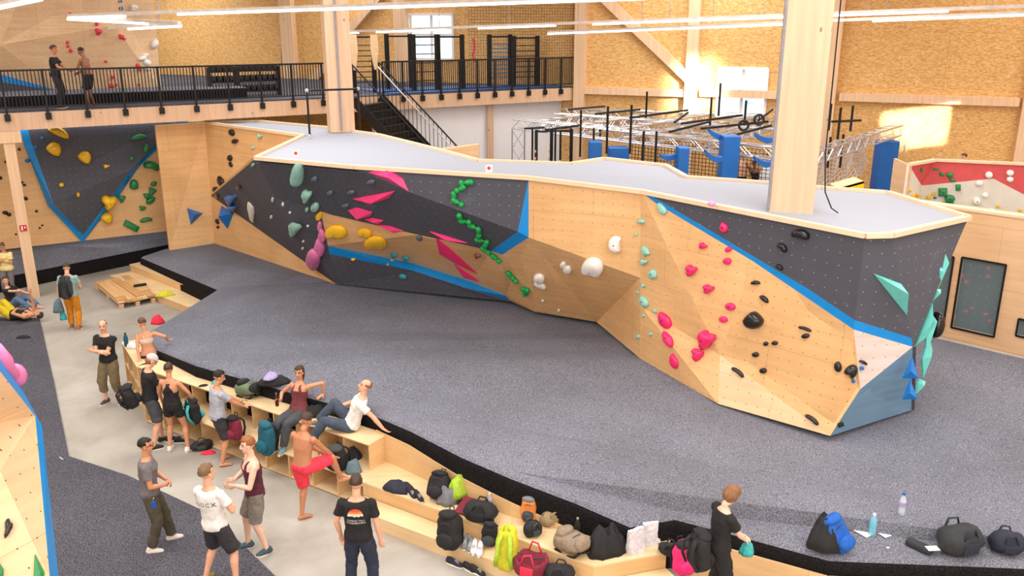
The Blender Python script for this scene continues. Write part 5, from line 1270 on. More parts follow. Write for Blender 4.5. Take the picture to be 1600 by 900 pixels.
def person(name_label, loc, yaw, h=1.75, sex='m', skin='fair', hair=None, hairm='brown', top=None, topm=None, bottom=None, botm=None, shoes=None, shoem=None, pose=None, voxel=0.0085, group=None, category='person'):
    S = h / 1.75; ps = dict(pelvis=(0, 0, .95), lean=(0, 0.02, 1), twist=0, right=1, hy=0, hp=8, hr=0,
        RH=(.27, .05, .80), LH=(-.27, .05, .80), RE=(.6, -1, -.2), LE=(-.6, -1, -.2), RF=(.11, 0, .085), LF=(-.11, 0, .085), RK=(.15, 1, .1), LK=(-.15, 1, .1), rfy=-8, lfy=8, rfp=0, lfp=0)
    ps.update(pose or {})
    root = thing('person', name_label, category, loc, math.radians(yaw), group)
    v = lambda t: V3(t)
    H0 = v(ps['pelvis']); up = v(ps['lean']).normalized(); rt0 = V3((ps['right'], 0, 0)); rt0 = (rt0 - up * rt0.dot(up)).normalized()
    fw0 = up.cross(rt0)
    tw = Matrix.Rotation(math.radians(ps['twist']), 3, up); rt = tw @ rt0; fw = tw @ fw0
    fem = sex == 'f'; shw = .162 if fem else .188; hpw = .088 if fem else .085
    sp_ = lambda t: H0 + up * t
    # torso rings: t, half width, half depth
    if fem: TR = [(-.10, .09, .075), (-.05, .155, .11), (.02, .168, .115), (.10, .148, .10), (.19, .122, .088), (.28, .135, .10), (.37, .150, .112), (.44, .150, .092), (.49, .10, .068), (.53, .058, .055)]
    else: TR = [(-.10, .09, .08), (-.05, .145, .108), (.02, .158, .112), (.10, .150, .105), (.20, .146, .102), (.29, .162, .112), (.38, .178, .118), (.45, .172, .098), (.50, .11, .072), (.535, .064, .06)]
    def basis(t):
        k = max(0, min(1, t / .45)); m = Matrix.Rotation(math.radians(ps['twist'] * k), 3, up); return m @ rt0, m @ fw0
    def torso(mb, inf=0.0, t0=-1, t1=9, flare=0.0, sc=1.0):
        rg = []
        for (t, a, b) in TR:
            if t < t0 or t > t1: continue
            r_, f_ = basis(t); e = inf + (flare if t < .06 else 0); rg.append(ellring(sp_(t) + f_ * (.012 if .3 < t < .45 else 0), r_, f_, a * sc + e, b * sc + e))
        mb.loft(rg)
    SR, SL = sp_(.455) + rt * shw, sp_(.455) - rt * shw
    HR, HL = sp_(-.03) + rt0 * hpw, sp_(-.03) - rt0 * hpw
    la, lf_ = (.275, .245) if fem else (.29, .26)
    ER, WR_ = ik(SR, v(ps['RH']), la, lf_, ps['RE']); EL, WL_ = ik(SL, v(ps['LH']), la, lf_, ps['LE'])
    KR, AR = ik(HR, v(ps['RF']), .435, .425, ps['RK']); KL, AL = ik(HL, v(ps['LF']), .435, .425, ps['LK'])
    NK = sp_(.53)
    hd = (up * .75 + V3((0, 0, .25)) if up.z > .3 else up).normalized()
    Hm = Matrix((rt, hd.cross(rt).normalized(), hd)).transposed()
    Hm = Hm @ Matrix.Rotation(math.radians(ps['hy']), 3, 'Z') @ Matrix.Rotation(math.radians(-ps['hp']), 3, 'X') @ Matrix.Rotation(math.radians(ps['hr']), 3, 'Y')
    HC = NK + hd * .085 + Hm @ V3((0, .018, .10))
    mb = MB(); torso(mb)
    for (Sx, Ex, Wx, g) in ((SR, ER, WR_, 1), (SL, EL, WL_, -1)):
        k = .86 if fem else 1.0
        mb.ball(Sx - up * .012, (.056 * k, .054 * k, .058 * k), 10, 8)
        capsule(mb, [Sx, Sx * .55 + Ex * .45, Ex], [.05 * k, .047 * k, .037 * k]); capsule(mb, [Ex, Ex * .68 + Wx * .32, Wx], [.038 * k, .041 * k, .026 * k])
        # hand: palm, four fingers, thumb
        d = (Wx - Ex).normalized(); side = d.cross(fw if abs(d.dot(fw)) < .9 else up).normalized() * -1
        hd_ = ps.get('RHD' if g > 0 else 'LHD'); d = v(hd_).normalized() if hd_ else d
        pn = d.cross(side).normalized(); side = pn.cross(d).normalized()
        inw = -rt * g; pn = pn if pn.dot(inw + d * 0) > 0 else -pn
        Mh = Matrix((side, d, pn)).transposed()
        mb.ball(Wx + d * .045, (.040 * k + .002, .055, .018), 10, 8, Mh)
        curl = ps.get('curl', .5)
        for q, (ox, ln) in enumerate(((-.028, .068), (-.0095, .078), (.0095, .073), (.028, .058))):
            a = Wx + d * .085 + side * ox; b = a + (d * math.cos(curl * .6) + pn * math.sin(curl * .6)) * ln * .5 + side * ox * .1; c = b + (d * math.cos(curl * 1.6) + pn * math.sin(curl * 1.6)) * ln * .5
            capsule(mb, [Wx + d * .06 + side * ox * .9, a, b, c], [.0095, .0095, .009, .0078], 6)
        ts = 1 if fw.dot(side) > 0 else -1
        a = Wx + d * .022 + side * (.026 * ts); b = a + (d * .55 + side * ts * .7 + pn * .3).normalized() * .034; c = b + (d * .9 + side * ts * .25 + pn * .4).normalized() * .03
        capsule(mb, [a, b, c], [.012, .0105, .009], 6)
    for (Hx, Kx, Ax, fy, fp) in ((HR, KR, AR, ps['rfy'], ps['rfp']), (HL, KL, AL, ps['lfy'], ps['lfp'])):
        k = 1.04 if fem else 1.0
        capsule(mb, [Hx, Hx * .6 + Kx * .4, Kx], [.086 * k, .076 * k, .052])
        bk = (Kx - Ax).cross(rt0).normalized(); bk = bk if bk.dot(fw0) < 0 else -bk
        capsule(mb, [Kx, Kx * .70 + Ax * .30 + bk * .015, Kx * .35 + Ax * .65 + bk * .006, Ax], [.052, .057, .042, .034])
        Fm = Matrix.Rotation(math.radians(fy), 3, 'Z') @ Matrix.Rotation(math.radians(fp), 3, 'X')
        if ps.get('footm'): Fm = ps['footm'] @ Fm
        capsule(mb, [Ax + Fm @ V3((0, -.035, -.045)), Ax + Fm @ V3((0, .05, -.042)), Ax + Fm @ V3((0, .135, -.058))], [.034, .036, .026], 10, 1.15)
        for q in range(5): capsule(mb, [Ax + Fm @ V3((-.028 + q * .014, .13, -.062)), Ax + Fm @ V3((-.030 + q * .015, .165 - abs(q - 1.4) * .007, -.068))], [.011, .010], 6)
    mb.tube([NK - up * .05, NK + hd * .05, HC - hd * .05], [.062 if not fem else .052, .054 if not fem else .045, .055], 12)
    hb = lambda x, y, z: HC + Hm @ V3((x, y, z))
    mb.ball(hb(0, -.012, .025), (.074, .094, .088), 16, 12, Hm)
    mb.ball(hb(0, .022, -.035), (.058, .066, .080), 14, 10, Hm)
    mb.ball(hb(0, .055, -.092), (.030, .026, .024), 10, 8, Hm)
    mb.tube([hb(0, .084, .02), hb(0, .098, -.012), hb(0, .106, -.030)], [.010, .012, .016], 8); mb.ball(hb(0, .094, -.034), (.019, .014, .011), 8, 6, Hm)
    for g in (-1, 1): mb.ball(hb(.074 * g, -.005, -.012), (.010, .022, .032), 8, 6, Hm)
    me = remeshed(mb, 'body', [SKIN[skin], EYEM, LIPM, BROWM], voxel, 2)
    Hi = Hm.inverted()
    for p in me.polygons:
        c = p.center
        if (c - HC).length > .15: continue
        q = Hi @ (c - HC)
        if q.y < .05: continue
        for g in (-1, 1):
            if ((q.x - .031 * g) / .015) ** 2 + ((q.z - .008) / .008) ** 2 < 1: p.material_index = 1
            if ((q.x - .032 * g) / .021) ** 2 + ((q.z - .030) / .006) ** 2 < 1: p.material_index = 3
        if (q.x / .024) ** 2 + ((q.z + .068) / .009) ** 2 < 1: p.material_index = 2
    body = link_mesh(me, 'body', root)
    cv = max(voxel * 1.3, .011)
    seed = abs(hash(round(loc[0] * 7 + loc[1] * 13, 2))) % 97
    # ---- clothing
    def sleeve(mb, f, inf, flare=.012):
        for (Sx, Ex, Wx) in ((SR, ER, WR_), (SL, EL, WL_)):
            if f <= 1:
                e = Sx + (Ex - Sx) * f; mb.ball(Sx - up * .01, .056 + inf, 10, 8); mb.tube([Sx - (Ex - Sx) * .05, Sx + (e - Sx) * .5, e], [.052 + inf, .050 + inf, .046 + inf + flare], 12)
            else:
                mb.ball(Sx - up * .01, .056 + inf, 10, 8); e = Ex + (Wx - Ex) * (f - 1); capsule(mb, [Sx, Ex], [.052 + inf, .042 + inf]); mb.tube([Ex, e], [.044 + inf, .036 + inf], 12)
    if top:
        mb = MB()
        if top in ('tee', 'long'):
            torso(mb, .016, -.06 if top == 'tee' else -.06, .51, .012); sleeve(mb, .62 if top == 'tee' else 1.95, .014)
        elif top == 'tank':
            torso(mb, .014, -.06, .40, .010)
            for g in (-1, 1):
                x_ = .075 if not fem else .06
                a = sp_(.36) + rt * g * (x_ + .03) + fw * .115; b = sp_(.475) + rt * g * x_ + fw * .03; b2 = sp_(.48) + rt * g * x_ - fw * .03; c = sp_(.36) + rt * g * (x_ + .02) - fw * .115
                mb.tube([a, sp_(.44) + rt * g * x_ + fw * .085, b + up * .014, b2 + up * .014, sp_(.44) + rt * g * x_ - fw * .08, c], .024, 8)
        elif top == 'racer':
            torso(mb, .012, -.03, .33, .004)
            mb.tube([sp_(.30) - fw * .10, sp_(.40) - fw * .115, sp_(.45) - fw * .085], [.055, .035, .03], 8)
            for g in (-1, 1): mb.tube([sp_(.41) - fw * .105, sp_(.475) + rt * g * .06 - fw * .03, sp_(.48) + rt * g * .065 + fw * .03, sp_(.38) + rt * g * .075 + fw * .115], .016, 8)
            mb.tube([sp_(.30) - fw * .09 - rt * .09, sp_(.42) - fw * .105], .018, 6); mb.tube([sp_(.30) - fw * .09 + rt * .09, sp_(.42) - fw * .105], .018, 6)
        elif top == 'bra':
            torso(mb, .010, .27, .38)
            for g in (-1, 1): mb.tube([sp_(.33) - fw * .10 + rt * g * .03, sp_(.44) - fw * .085 + rt * g * .045, sp_(.485) + rt * g * .06, sp_(.40) + rt * g * .07 + fw * .11], .014, 8)
        tm = remeshed(mb, 'shirt', [CL[topm]], cv, 3, .008 if top != 'bra' else .002, .10, seed)
        shirt = link_mesh(tm, {'tee': 't_shirt', 'long': 'shirt', 'tank': 'tank_top', 'racer': 'racerback_top', 'bra': 'sports_bra'}[top], root)
    else: shirt = None
    if bottom:
        mb = MB(); torso(mb, .016, -.11, .08)
        f = {'shorts': .92, 'short_shorts': .45, 'pants': 9, 'tights': 9, 'three_quarter': 1.55}[bottom]
        loose = {'shorts': .030, 'short_shorts': .012, 'pants': .027, 'tights': .008, 'three_quarter': .036}[bottom]
        for (Hx, Kx, Ax) in ((HR, KR, AR), (HL, KL, AL)):
            if f <= 1: e = Hx + (Kx - Hx) * f; mb.tube([Hx + (Hx - Kx) * .05, Hx * .5 + e * .5, e], [.09 + loose * .5, .083 + loose * .8, .066 + (.02 if f < .6 else 0) + loose * 1.05], 14); mb.ball(Hx, .088 + loose * .5, 10, 8)
            else:
                g = min(.93, f - 1) if f < 5 else .93
                e = Kx + (Ax - Kx) * g; capsule(mb, [Hx, Hx * .5 + Kx * .5, Kx], [.088 + loose * .6, .078 + loose * .9, .056 + loose]); mb.tube([Kx, Kx * .55 + e * .45, e], [.056 + loose, .055 + loose * .9, (.044 if f > 5 else .05) + loose], 12)
        bm_ = remeshed(mb, 'bottoms', [CL[botm]], cv, 3, .012 if loose > .01 else .003, .11, seed + 5)
        link_mesh(bm_, {'shorts': 'shorts', 'short_shorts': 'shorts', 'pants': 'trousers', 'tights': 'leggings', 'three_quarter': 'trousers'}[bottom], root)
    if shoes:
        for (Ax, fy, fp) in ((AR, ps['rfy'], ps['rfp']), (AL, ps['lfy'], ps['lfp'])):
            Fm = Matrix.Rotation(math.radians(fy), 3, 'Z') @ Matrix.Rotation(math.radians(fp), 3, 'X')
            if ps.get('footm'): Fm = ps['footm'] @ Fm
            T = lambda x, y, z: Ax + Fm @ V3((x, y, z))
            mb = MB(); capsule(mb, [T(0, -.045, -.04), T(0, .04, -.036), T(0, .135, -.056)], [.043, .045, .033], 12, 1.12); mb.tube([T(0, -.02, -.03), T(0, -.025, .02)], [.045, .043], 12)
            so = link_mesh(remeshed(mb, 'shoe', [shoem], .009, 2), 'shoe', root)
            mb = MB(); rg = []
            for z in (-.087, -.062):
                rg.append([T(math.cos(k * math.pi / 8) * (.043 if math.sin(k * math.pi / 8) > -.2 else .036) * 1.02, .05 + math.sin(k * math.pi / 8) * .135, z) for k in range(16)])
            mb.loft(rg); mb.build('sole', SOLE, so)
    # ---- hair
    if hair:
        mb = MB(); hm = HAIR.get(hairm)
        R = dict(short=1.06, crop=1.03, bun=1.05, bob=1.12, long=1.07, curly=1.14, cap=1.1, thin=1.025)[hair]
        bb = MB(); bb.ball((0, 0, 0), 1, 28, 20); vs = []
        low = dict(short=-.30, crop=-.25, bun=-.35, bob=-.95, long=-.55, curly=-.25, cap=-.02, thin=-.3)[hair]
        for q in bb.v:
            x_, y_, z_ = q; front = y_ > .30 and z_ < .46 + .10 * noise.noise(V3((x_ * 5, 1, loc[0]))) + .15 * (abs(x_) if hair == 'bob' else 0)
            side_ = abs(x_) > .75 and y_ > -.15 and z_ < -.05 and hair not in ('bob', 'long')
            if hair == 'cap': front = y_ > .2 and z_ < .15; side_ = False
            if hair == 'bob': front = y_ > .55 and z_ < .45
            cut = z_ < low or front or side_ or (hair == 'thin' and z_ > .45 and y_ > -.55)
            s = .80 if cut else R * (1 + (.11 * noise.noise(V3((x_, y_, z_)) * (6 if hair == 'curly' else 4)) if hair != 'cap' else 0))
            sx, sy, sz = .078, .100, .096
            if hair == 'bob' and z_ < 0 and not cut: sz = .120; sx = .086
            j_ = V3((x_, y_, z_)) * 6; s = s * (1 + (.035 * noise.noise(j_) if not cut and hair not in ('cap', 'thin') else 0)); vs.append(HC + Hm @ V3((x_ * sx * s, -.012 + y_ * sy * s, .027 + z_ * sz * s * (1.08 if z_ > .3 and hair in ('short', 'curly', 'bob') else 1))))
        mb.raw(vs, bb.f)
        if hair == 'bun': mb.ball(hb(0, -.12, .04), (.035, .035, .035), 10, 8)
        if hair == 'long':
            mb.tube([hb(0, -.07, 0), hb(0, -.095, -.08), hb(.01, -.09, -.17), hb(.015, -.075, -.25)], [.06, .055, .045, .02], 12, True, 1.2)
        if hair == 'cap':
            br = MB(); dirn = -1 if ps.get('capback') else 1
            br.raw([], []);
            o = mb.build('cap', plain('cap_cloth', (206, 202, 200), .85), root, True)
            bp = [hb(math.sin(t) * .078, dirn * (.06 + .075 * math.cos(t)) - .012, .052 - .02 * math.cos(t)) for t in [k * math.pi / 8 - math.pi / 2 for k in range(9)]]
            br.slab(bp, Hm @ V3((0, 0, 1)), .008); br.build('cap_brim', MATS['cap_cloth'], o)
            hb2 = MB(); hb2.ball(hb(0, -.03, -.02), (.075, .082, .06), 14, 10, Hm); hb2.build('hair', HAIR['ginger'], root, True)
        else: mb.build('hair', hm, root, True)
    root.scale = (S, S, S)
    return root, dict(HC=HC, Hm=Hm, shirt=shirt, up=up, rt=rt, fw=fw, sp=sp_, SR=SR, SL=SL, ER=ER, EL=EL, WR=WR_, WL=WL_, body=body, AR=AR, AL=AL, S=S)
def by_head(x, y, h, z0=0.0): p = at(x, y, z0 + h); return (p.x, p.y, z0)
def ft(x, y, z=0.0): p = at(x, y, z); return (p.x, p.y, z)
def hw(root, d, p):            # a local point of a figure in world space
    return V3(root.location) + Matrix.Rotation(root.rotation_euler.z, 3, 'Z') @ (V3(p) * d['S'])
PPL = {}
CROSS = dict(RH=(-.10, .25, 1.17), LH=(.12, .24, 1.20), RE=(1, -.1, -.6), LE=(-1, -.1, -.6), RHD=(-1, .1, .15), LHD=(1, .1, .1), curl=.4)
# on the mezzanine
q = me_(s_edge(97, 168), ZF, -.42)
PPL['mz1'] = person('dark haired man in black t-shirt and trousers standing on the mezzanine', tuple(q), -78, 1.66, 'm', 'olive', 'short', 'darkbrown', 'tee', 'black', 'pants', 'charcoal', 'shoe', RUBB, dict(RH=(.04, .34, 1.10), LH=(-.02, .36, 1.07), RE=(1, -.4, -.5), LE=(-1, -.4, -.5), RHD=(-.3, 1, 0), LHD=(.3, 1, 0)), .011)
q = me_(s_edge(147, 165), ZF, -.42)
PPL['mz2'] = person('shirtless person in black shorts leaning on the mezzanine rail', tuple(q), 85, 1.60, 'm', 'dark', 'short', 'black', None, None, 'shorts', 'black', None, None, dict(lean=(0, .12, 1), LH=(-.10, .42, 1.12), RH=(.12, .36, 1.02), hp=15), .011)
# left edge
PPL['lemon'] = person('woman in pale yellow t-shirt and grey leggings standing by the slim post', ft(19, 466), -172, 1.62, 'f', 'tan', 'bun', 'brown', 'tee', 'lemon', 'tights', 'grey', 'shoe', plain('shoe_brown', (120, 84, 62)), dict(RH=(.07, .26, 1.20), LH=(-.06, .26, 1.21), RHD=(-.5, .5, .6), LHD=(.5, .5, .6), hp=28, RF=(.14, .05, .085)), .010)
PPL['sit'] = person('woman in black top and jeans sitting on the floor at the left edge', ft(22, 482), -95, 1.66, 'f', 'fair', 'bun', 'darkbrown', 'tee', 'black', 'pants', 'bluejean', None, None, dict(pelvis=(0, 0, .13), lean=(0, -.18, 1), RH=(.22, .52, .62), LH=(-.16, .45, .40), RF=(.2, .62, .085), LF=(-.05, .72, .085), RK=(.3, .2, 1), LK=(-.3, .2, 1), hy=-40, hp=0), .010)
p_ = at(43, 498, .05)
PPL['lie'] = person('man in black vest and yellow trousers lying on his back with one arm raised', (p_.x - .35, p_.y, .03), -98, 1.75, 'm', 'tan', 'short', 'darkbrown', 'tank', 'black', 'pants', 'yellow', None, None, dict(pelvis=(0, 0, .13), lean=(0, 1, .05), right=-1, RH=(-.10, .50, .72), LH=(.10, .18, .32), RE=(-.4, 0, -1), LE=(1, 0, .1), RF=(-.14, -.62, .09), LF=(.14, -.60, .09), RK=(-.2, -.3, 1), LK=(.1, -.3, 1), RHD=(-.1, .3, 1), footm=Matrix.Rotation(math.pi, 3, 'Z'), hp=-4), .010)
PPL['pack'] = person('man in orange trousers and pale t-shirt walking away wearing a grey backpack', ft(118, 514), 8, 1.70, 'm', 'fair', 'short', 'darkbrown', 'tee', 'mint', 'pants', 'orange', 'shoe', plain('shoe_tan', (150, 96, 62)), dict(LH=(-.30, .02, .86), RH=(.16, .30, 1.05), hp=22, hy=12, LF=(-.11, .10, .085), RF=(.11, -.05, .085)), .010)
PPL['bald'] = person('bald man in black t-shirt and khaki knee trousers with folded arms', ft(179, 628), 168, 1.75, 'm', 'fair', 'thin', 'brown', 'tee', 'black', 'three_quarter', 'khaki', 'shoe', plain('sandal_grey', (66, 62, 62)), dict(CROSS, hy=25, hp=2, RF=(.12, .08, .085), LF=(-.15, -.04, .085), lfy=18), .0085)
# on and around the bench
p_ = at(221, 560, .94)
PPL['bra'] = person('woman in pale sports bra sitting on the bench end beside the mat', (p_.x + .12, p_.y + .10, 0), 22, 1.66, 'f', 'tan', 'bun', 'brown', 'bra', 'bra', 'tights', 'navy', None, None, dict(pelvis=(0, 0, 1.03), lean=(-.05, .10, 1), LH=(-.18, -.22, 1.0), RH=(.40, .08, 1.27), LHD=(-.2, -.6, -.6), LE=(-1, -.5, 0), RE=(.8, -1, .2), RHD=(.6, .5, -.1), hy=35, hp=18, RF=(.0, .62, .58), LF=(-.30, .60, .55), RK=(.1, 1, .6), LK=(-.3, 1, .6)), .0085)
PPL['cap'] = person('man in pale cap, black t-shirt and dark grey shorts by the bench', ft(244, 697), -55, 1.78, 'm', 'fair', 'cap', 'ginger', 'tee', 'black', 'shorts', 'darkgrey', 'shoe', plain('shoe_black', (28, 28, 30)), dict(capback=False, hp=35, RH=(.12, .36, .98), LH=(-.06, .42, 1.12), lean=(0, .06, 1), RF=(.13, -.06, .085), LF=(-.12, .14, .085)), .0085)
PPL['racer'] = person('woman in black racerback top and shorts seen from behind at the bench', ft(278, 705), -6, 1.68, 'f', 'tan', 'bun', 'darkbrown', 'racer', 'black', 'short_shorts', 'black', 'shoe', plain('shoe_white', (228, 226, 222)), dict(RH=(.30, .22, .98), LH=(-.30, .20, .95), RE=(1, -.6, 0), LE=(-1, -.6, 0), RF=(.20, .02, .085), LF=(-.15, .0, .085), rfy=-14, hy=20, hp=12), .0085)
PPL['grey'] = person('barefoot person in light grey t-shirt and black shorts facing the bench', ft(348, 724), -52, 1.72, 'm', 'tan', 'short', 'black', 'tee', 'lightgrey', 'shorts', 'charcoal', None, None, dict(RH=(.12, .44, 1.04), LH=(-.10, .46, 1.04), RHD=(0, 1, 0), LHD=(0, 1, 0), lean=(0, .08, 1), hp=16, hy=-10, RF=(.12, -.04, .085), LF=(-.12, .06, .085), rfy=-16), .0085)
def bench_pt(x, y, z): return at(x, y, z)
p_ = at(463, 652, .94)
PPL['maroon'] = person('woman in maroon tank top and grey trousers sitting on the bench top', (p_.x + .02, p_.y + .12, 0), 158, 1.70, 'f', 'tan', 'long', 'darkbrown', 'tank', 'maroon', 'pants', 'darkgrey', 'shoe', plain('shoe_teal', (110, 160, 170)), dict(pelvis=(0, 0, 1.04), lean=(.02, -.22, 1), LH=(-.36, -.28, 1.30), LE=(-1, -.6, .3), LHD=(.5, .9, -.2), RH=(.25, .16, 1.26), RE=(1, -.6, -.3), RHD=(.2, .6, .3), RF=(.16, .56, .555), LF=(.0, .52, .555), RK=(.2, 1, .5), LK=(.0, 1, .5), hp=14, hy=12), .0085)
p_ = at(548, 676, .94)
PPL['whitetee'] = person('man in white t-shirt and jeans reclining on the bench top', (p_.x, p_.y + .14, 0), 92, 1.76, 'm', 'fair', 'thin', 'ginger', 'tee', 'white', 'pants', 'jeans', 'shoe', plain('climbing_shoe_grey', (110, 104, 96)), dict(pelvis=(0, 0, 1.04), lean=(-.02, -.42, 1), LH=(-.28, -.62, .98), LE=(-.6, -1, .3), LHD=(-.1, -.8, -.5), RH=(.15, .22, 1.28), RE=(1, -.3, -.5), RHD=(-.3, .9, .2), RF=(.12, .58, 1.03), LF=(-.14, .66, .80), RK=(.15, .2, 1), LK=(-.1, .4, 1), hp=-6, hy=8), .0085)
PPL['redshorts'] = person('shirtless man in coral red shorts resting one foot on the bench step', ft(479, 812), -28, 1.76, 'm', 'olive', 'short', 'darkbrown', None, None, 'shorts', 'red', None, None, dict(lean=(.0, .16, 1), pelvis=(0, 0, .94), RF=(.30, .52, .555), RK=(.5, 1, .4), LF=(-.07, -.02, .085), RH=(.26, .48, .90), LH=(-.02, .42, .98), RE=(1, -.4, -.4), LE=(-1, -.3, -.4), hp=24, hy=-8, rfy=-30, lfy=-30), .0085)
PPL['plum'] = person('red haired man in plum tank top and grey shorts rubbing his hands', ft(407, 858), 118, 1.80, 'm', 'pale', 'short', 'ginger', 'tank', 'plum', 'shorts', 'midgrey', 'shoe', plain('shoe_petrol', (52, 78, 92)), dict(RH=(.05, .25, 1.16), LH=(-.05, .27, 1.12), RE=(1, -.5, -.5), LE=(-1, -.5, -.5), RHD=(-.4, 1, .3), LHD=(.3, 1, 0), LF=(-.16, -.06, .085), RF=(.12, .14, .085), hp=4, hy=-6), .0085)
PPL['glasses'] = person('man with glasses in grey t-shirt, olive trousers and white shoes', ft(246, 856), -72, 1.76, 'm', 'tan', 'crop', 'black', 'tee', 'grey', 'pants', 'olive', 'shoe', plain('shoe_offwhite', (222, 216, 208)), dict(RH=(.08, .23, 1.05), LH=(-.06, .26, 1.03), RE=(1, -.8, -.3), LE=(-1, -.8, -.3), RHD=(-.9, .4, 0), LHD=(.9, .4, 0), RF=(.13, -.06, .085), LF=(-.14, .20, .085), hp=0, hy=-4), .0085)
PPL['blocx'] = person('curly haired man in white lettered t-shirt and black shorts seen from behind', ft(345, 912), -26, 1.80, 'm', 'fair', 'curly', 'sandy', 'tee', 'white', 'shorts', 'charcoal', 'shoe', plain('shoe_ochre', (150, 120, 50)), dict(lean=(-.10, .0, 1), pelvis=(.02, 0, .93), RF=(.27, .02, .085), LF=(-.20, -.06, .085), RH=(.10, .26, 1.12), LH=(-.08, .26, 1.12), RE=(1, -.6, -.5), LE=(-1, -.6, -.5), RHD=(-1, .3, 0), LHD=(1, .3, 0), hy=-14, hp=2), .0085)
PPL['sunset'] = person('man in black t-shirt with a sunset print on the back', by_head(555, 748, 1.80), -2, 1.80, 'm', 'fair', 'short', 'darkbrown', 'tee', 'black', 'pants', 'navy', 'shoe', plain('shoe_dark', (40, 40, 44)), dict(LH=(-.25, .08, .88), RH=(.29, .02, .80), LE=(-1, -.6, 0), hp=6, RF=(.16, 0, .085), LF=(-.16, .02, .085)), .0085)
PPL['bob'] = person('copper haired person in black clothes looking down beside the low steps', by_head(1129, 763, 1.68, .52), -70, 1.68, 'f', 'pale', 'bob', 'copper', 'tee', 'black', 'pants', 'black', 'shoe', plain('shoe_coal', (34, 34, 36)), dict(lean=(0, .10, 1), RH=(.08, .34, 1.00), LH=(-.05, .36, 1.00), RE=(1, -.7, -.3), LE=(-1, -.7, -.3), RHD=(-.5, .8, -.4), LHD=(.5, .8, -.4), hp=36), .0085)
# in the obstacle course and behind the red wall
PPL['far1'] = person('shirtless man in black trousers behind the black mesh', by_head(1161, 241, 1.76, 1.25), -8, 1.76, 'm', 'fair', 'short', 'darkbrown', None, None, 'pants', 'black', None, None, dict(LH=(-.42, .2, .95), RH=(.3, .25, .95)), .012)
PPL['far2'] = person('dark clothed person bending beside the shirtless man behind the mesh', by_head(1184, 252, 1.6, 1.25), 150, 1.66, 'm', 'dark', 'short', 'black', 'tank', 'black', 'shorts', 'black', None, None, dict(lean=(.1, .3, 1), LH=(-.2, .35, .8), RH=(.2, .3, 1.5), hp=20), .012)
q = by_head(1508, 241, 1.70, 1.98); m = MB(); m.box((q[0] + .5, q[1] + .4, .99), (3, 2, 1.98)); tag(m.build('raised_deck', WOODP), 'plywood deck behind the red and white wall carrying a person', 'platform')
PPL['far3'] = person('person whose head shows above the red and white wall', q, 110, 1.70, 'f', 'fair', 'bun', 'auburn', 'tee', 'grey', 'pants', 'navy', None, None, dict(), .012)
PPL['far4'] = person('person in teal t-shirt half hidden behind the thick column and rope net', by_head(1290, 248, 1.62, 1.25), -80, 1.7, 'm', 'fair', 'short', 'brown', 'tee', 'mint', 'shorts', 'navy', None, None, dict(lean=(0, .3, 1), RH=(.1, .5, 1.0), LH=(-.1, .5, 1.0)), .012)


# glasses, lettering and prints
def head_pt(k, x, y, z): d = PPL[k][1]; return d['HC'] + d['Hm'] @ V3((x, y, z))
m = MB()
for g in (-1, 1):
    m.tube([head_pt('glasses', g * (.032 + .022 * math.cos(t)), .098, .006 + .016 * math.sin(t)) for t in [k * math.pi / 5 for k in range(11)]], .0028, 5)
    m.tube([head_pt('glasses', g * .054, .096, .008), head_pt('glasses', g * .078, .0, .006)], .0028, 5)
m.tube([head_pt('glasses', -.010, .1, .008), head_pt('glasses', .010, .1, .008)], .0028, 5); m.build('glasses', BLACKM, PPL['glasses'][0])
def decal(k, polys, mat, name, cx, cz, off=.004):
    """flat shapes (x, z in metres on the back or front of the shirt) laid onto the cloth"""
    root, d = PPL[k]; sh = d['shirt']; t_ = BVHTree.FromPolygons([v.co.copy() for v in sh.data.vertices], [list(p.vertices) for p in sh.data.polygons])
    sgn = -1; fw, rt, up = d['fw'], d['rt'], d['up']; m = MB()
    for pl in polys:
        pts = []
        for (x, z) in pl:
            o = d['sp'](cz + z) + rt * (cx + x) - fw * .6
            h = t_.ray_cast(o, fw); pts.append((h[0] if h[0] is not None else o + fw * .47) - fw * off)
        c = sum(pts, V3()) / len(pts)
        m.face(pts, flip=-fw)
    o = m.build(name, mat, root); return o
def text_polys(s, size, sp=1.0):
    cu = bpy.data.curves.new('t', 'FONT'); cu.body = s; cu.size = size; cu.align_x = 'CENTER'; cu.align_y = 'CENTER'; cu.space_character = sp; cu.resolution_u = 2
    o = bpy.data.objects.new('t', cu); COL.objects.link(o); bpy.context.view_layer.update()
    me = bpy.data.meshes.new_from_object(o.evaluated_get(bpy.context.evaluated_depsgraph_get())); bpy.data.objects.remove(o); bpy.data.curves.remove(cu)
    r = [[(me.vertices[i].co.x, me.vertices[i].co.y) for i in p.vertices] for p in me.polygons]; bpy.data.meshes.remove(me); return r
decal('blocx', text_polys('BLOCX', .082, 1.3), CL['black'], 'shirt_lettering', .01, .335, .015)
arc = lambda r, a0, a1, n: [(r * math.cos(a0 + (a1 - a0) * k / n), r * math.sin(a0 + (a1 - a0) * k / n)) for k in range(n + 1)]
bands = [((235, 84, 50), .060, .10), ((244, 132, 84), .035, .060), ((250, 200, 160), .012, .035), ((235, 240, 240), -.006, .012), ((70, 170, 200), -.026, -.006)]
for i, (c, z0_, z1_) in enumerate(bands):
    pl = []; n = 5
    for k in range(n):
        za, zb = z0_ + (z1_ - z0_) * k / n, z0_ + (z1_ - z0_) * (k + 1) / n
        wa = math.sqrt(max(0, .1 ** 2 - max(za, 0) ** 2)); wb = math.sqrt(max(0, .1 ** 2 - max(zb, 0) ** 2))
        for j in range(8):
            f0, f1 = -1 + j / 4, -1 + (j + 1) / 4; pl.append([(wa * f0, za), (wa * f1, za), (wb * f1, zb), (wb * f0, zb)])
    decal('sunset', pl, plain('print_%d' % i, c, .8), 'sunset_print', 0, .33)
sil = []
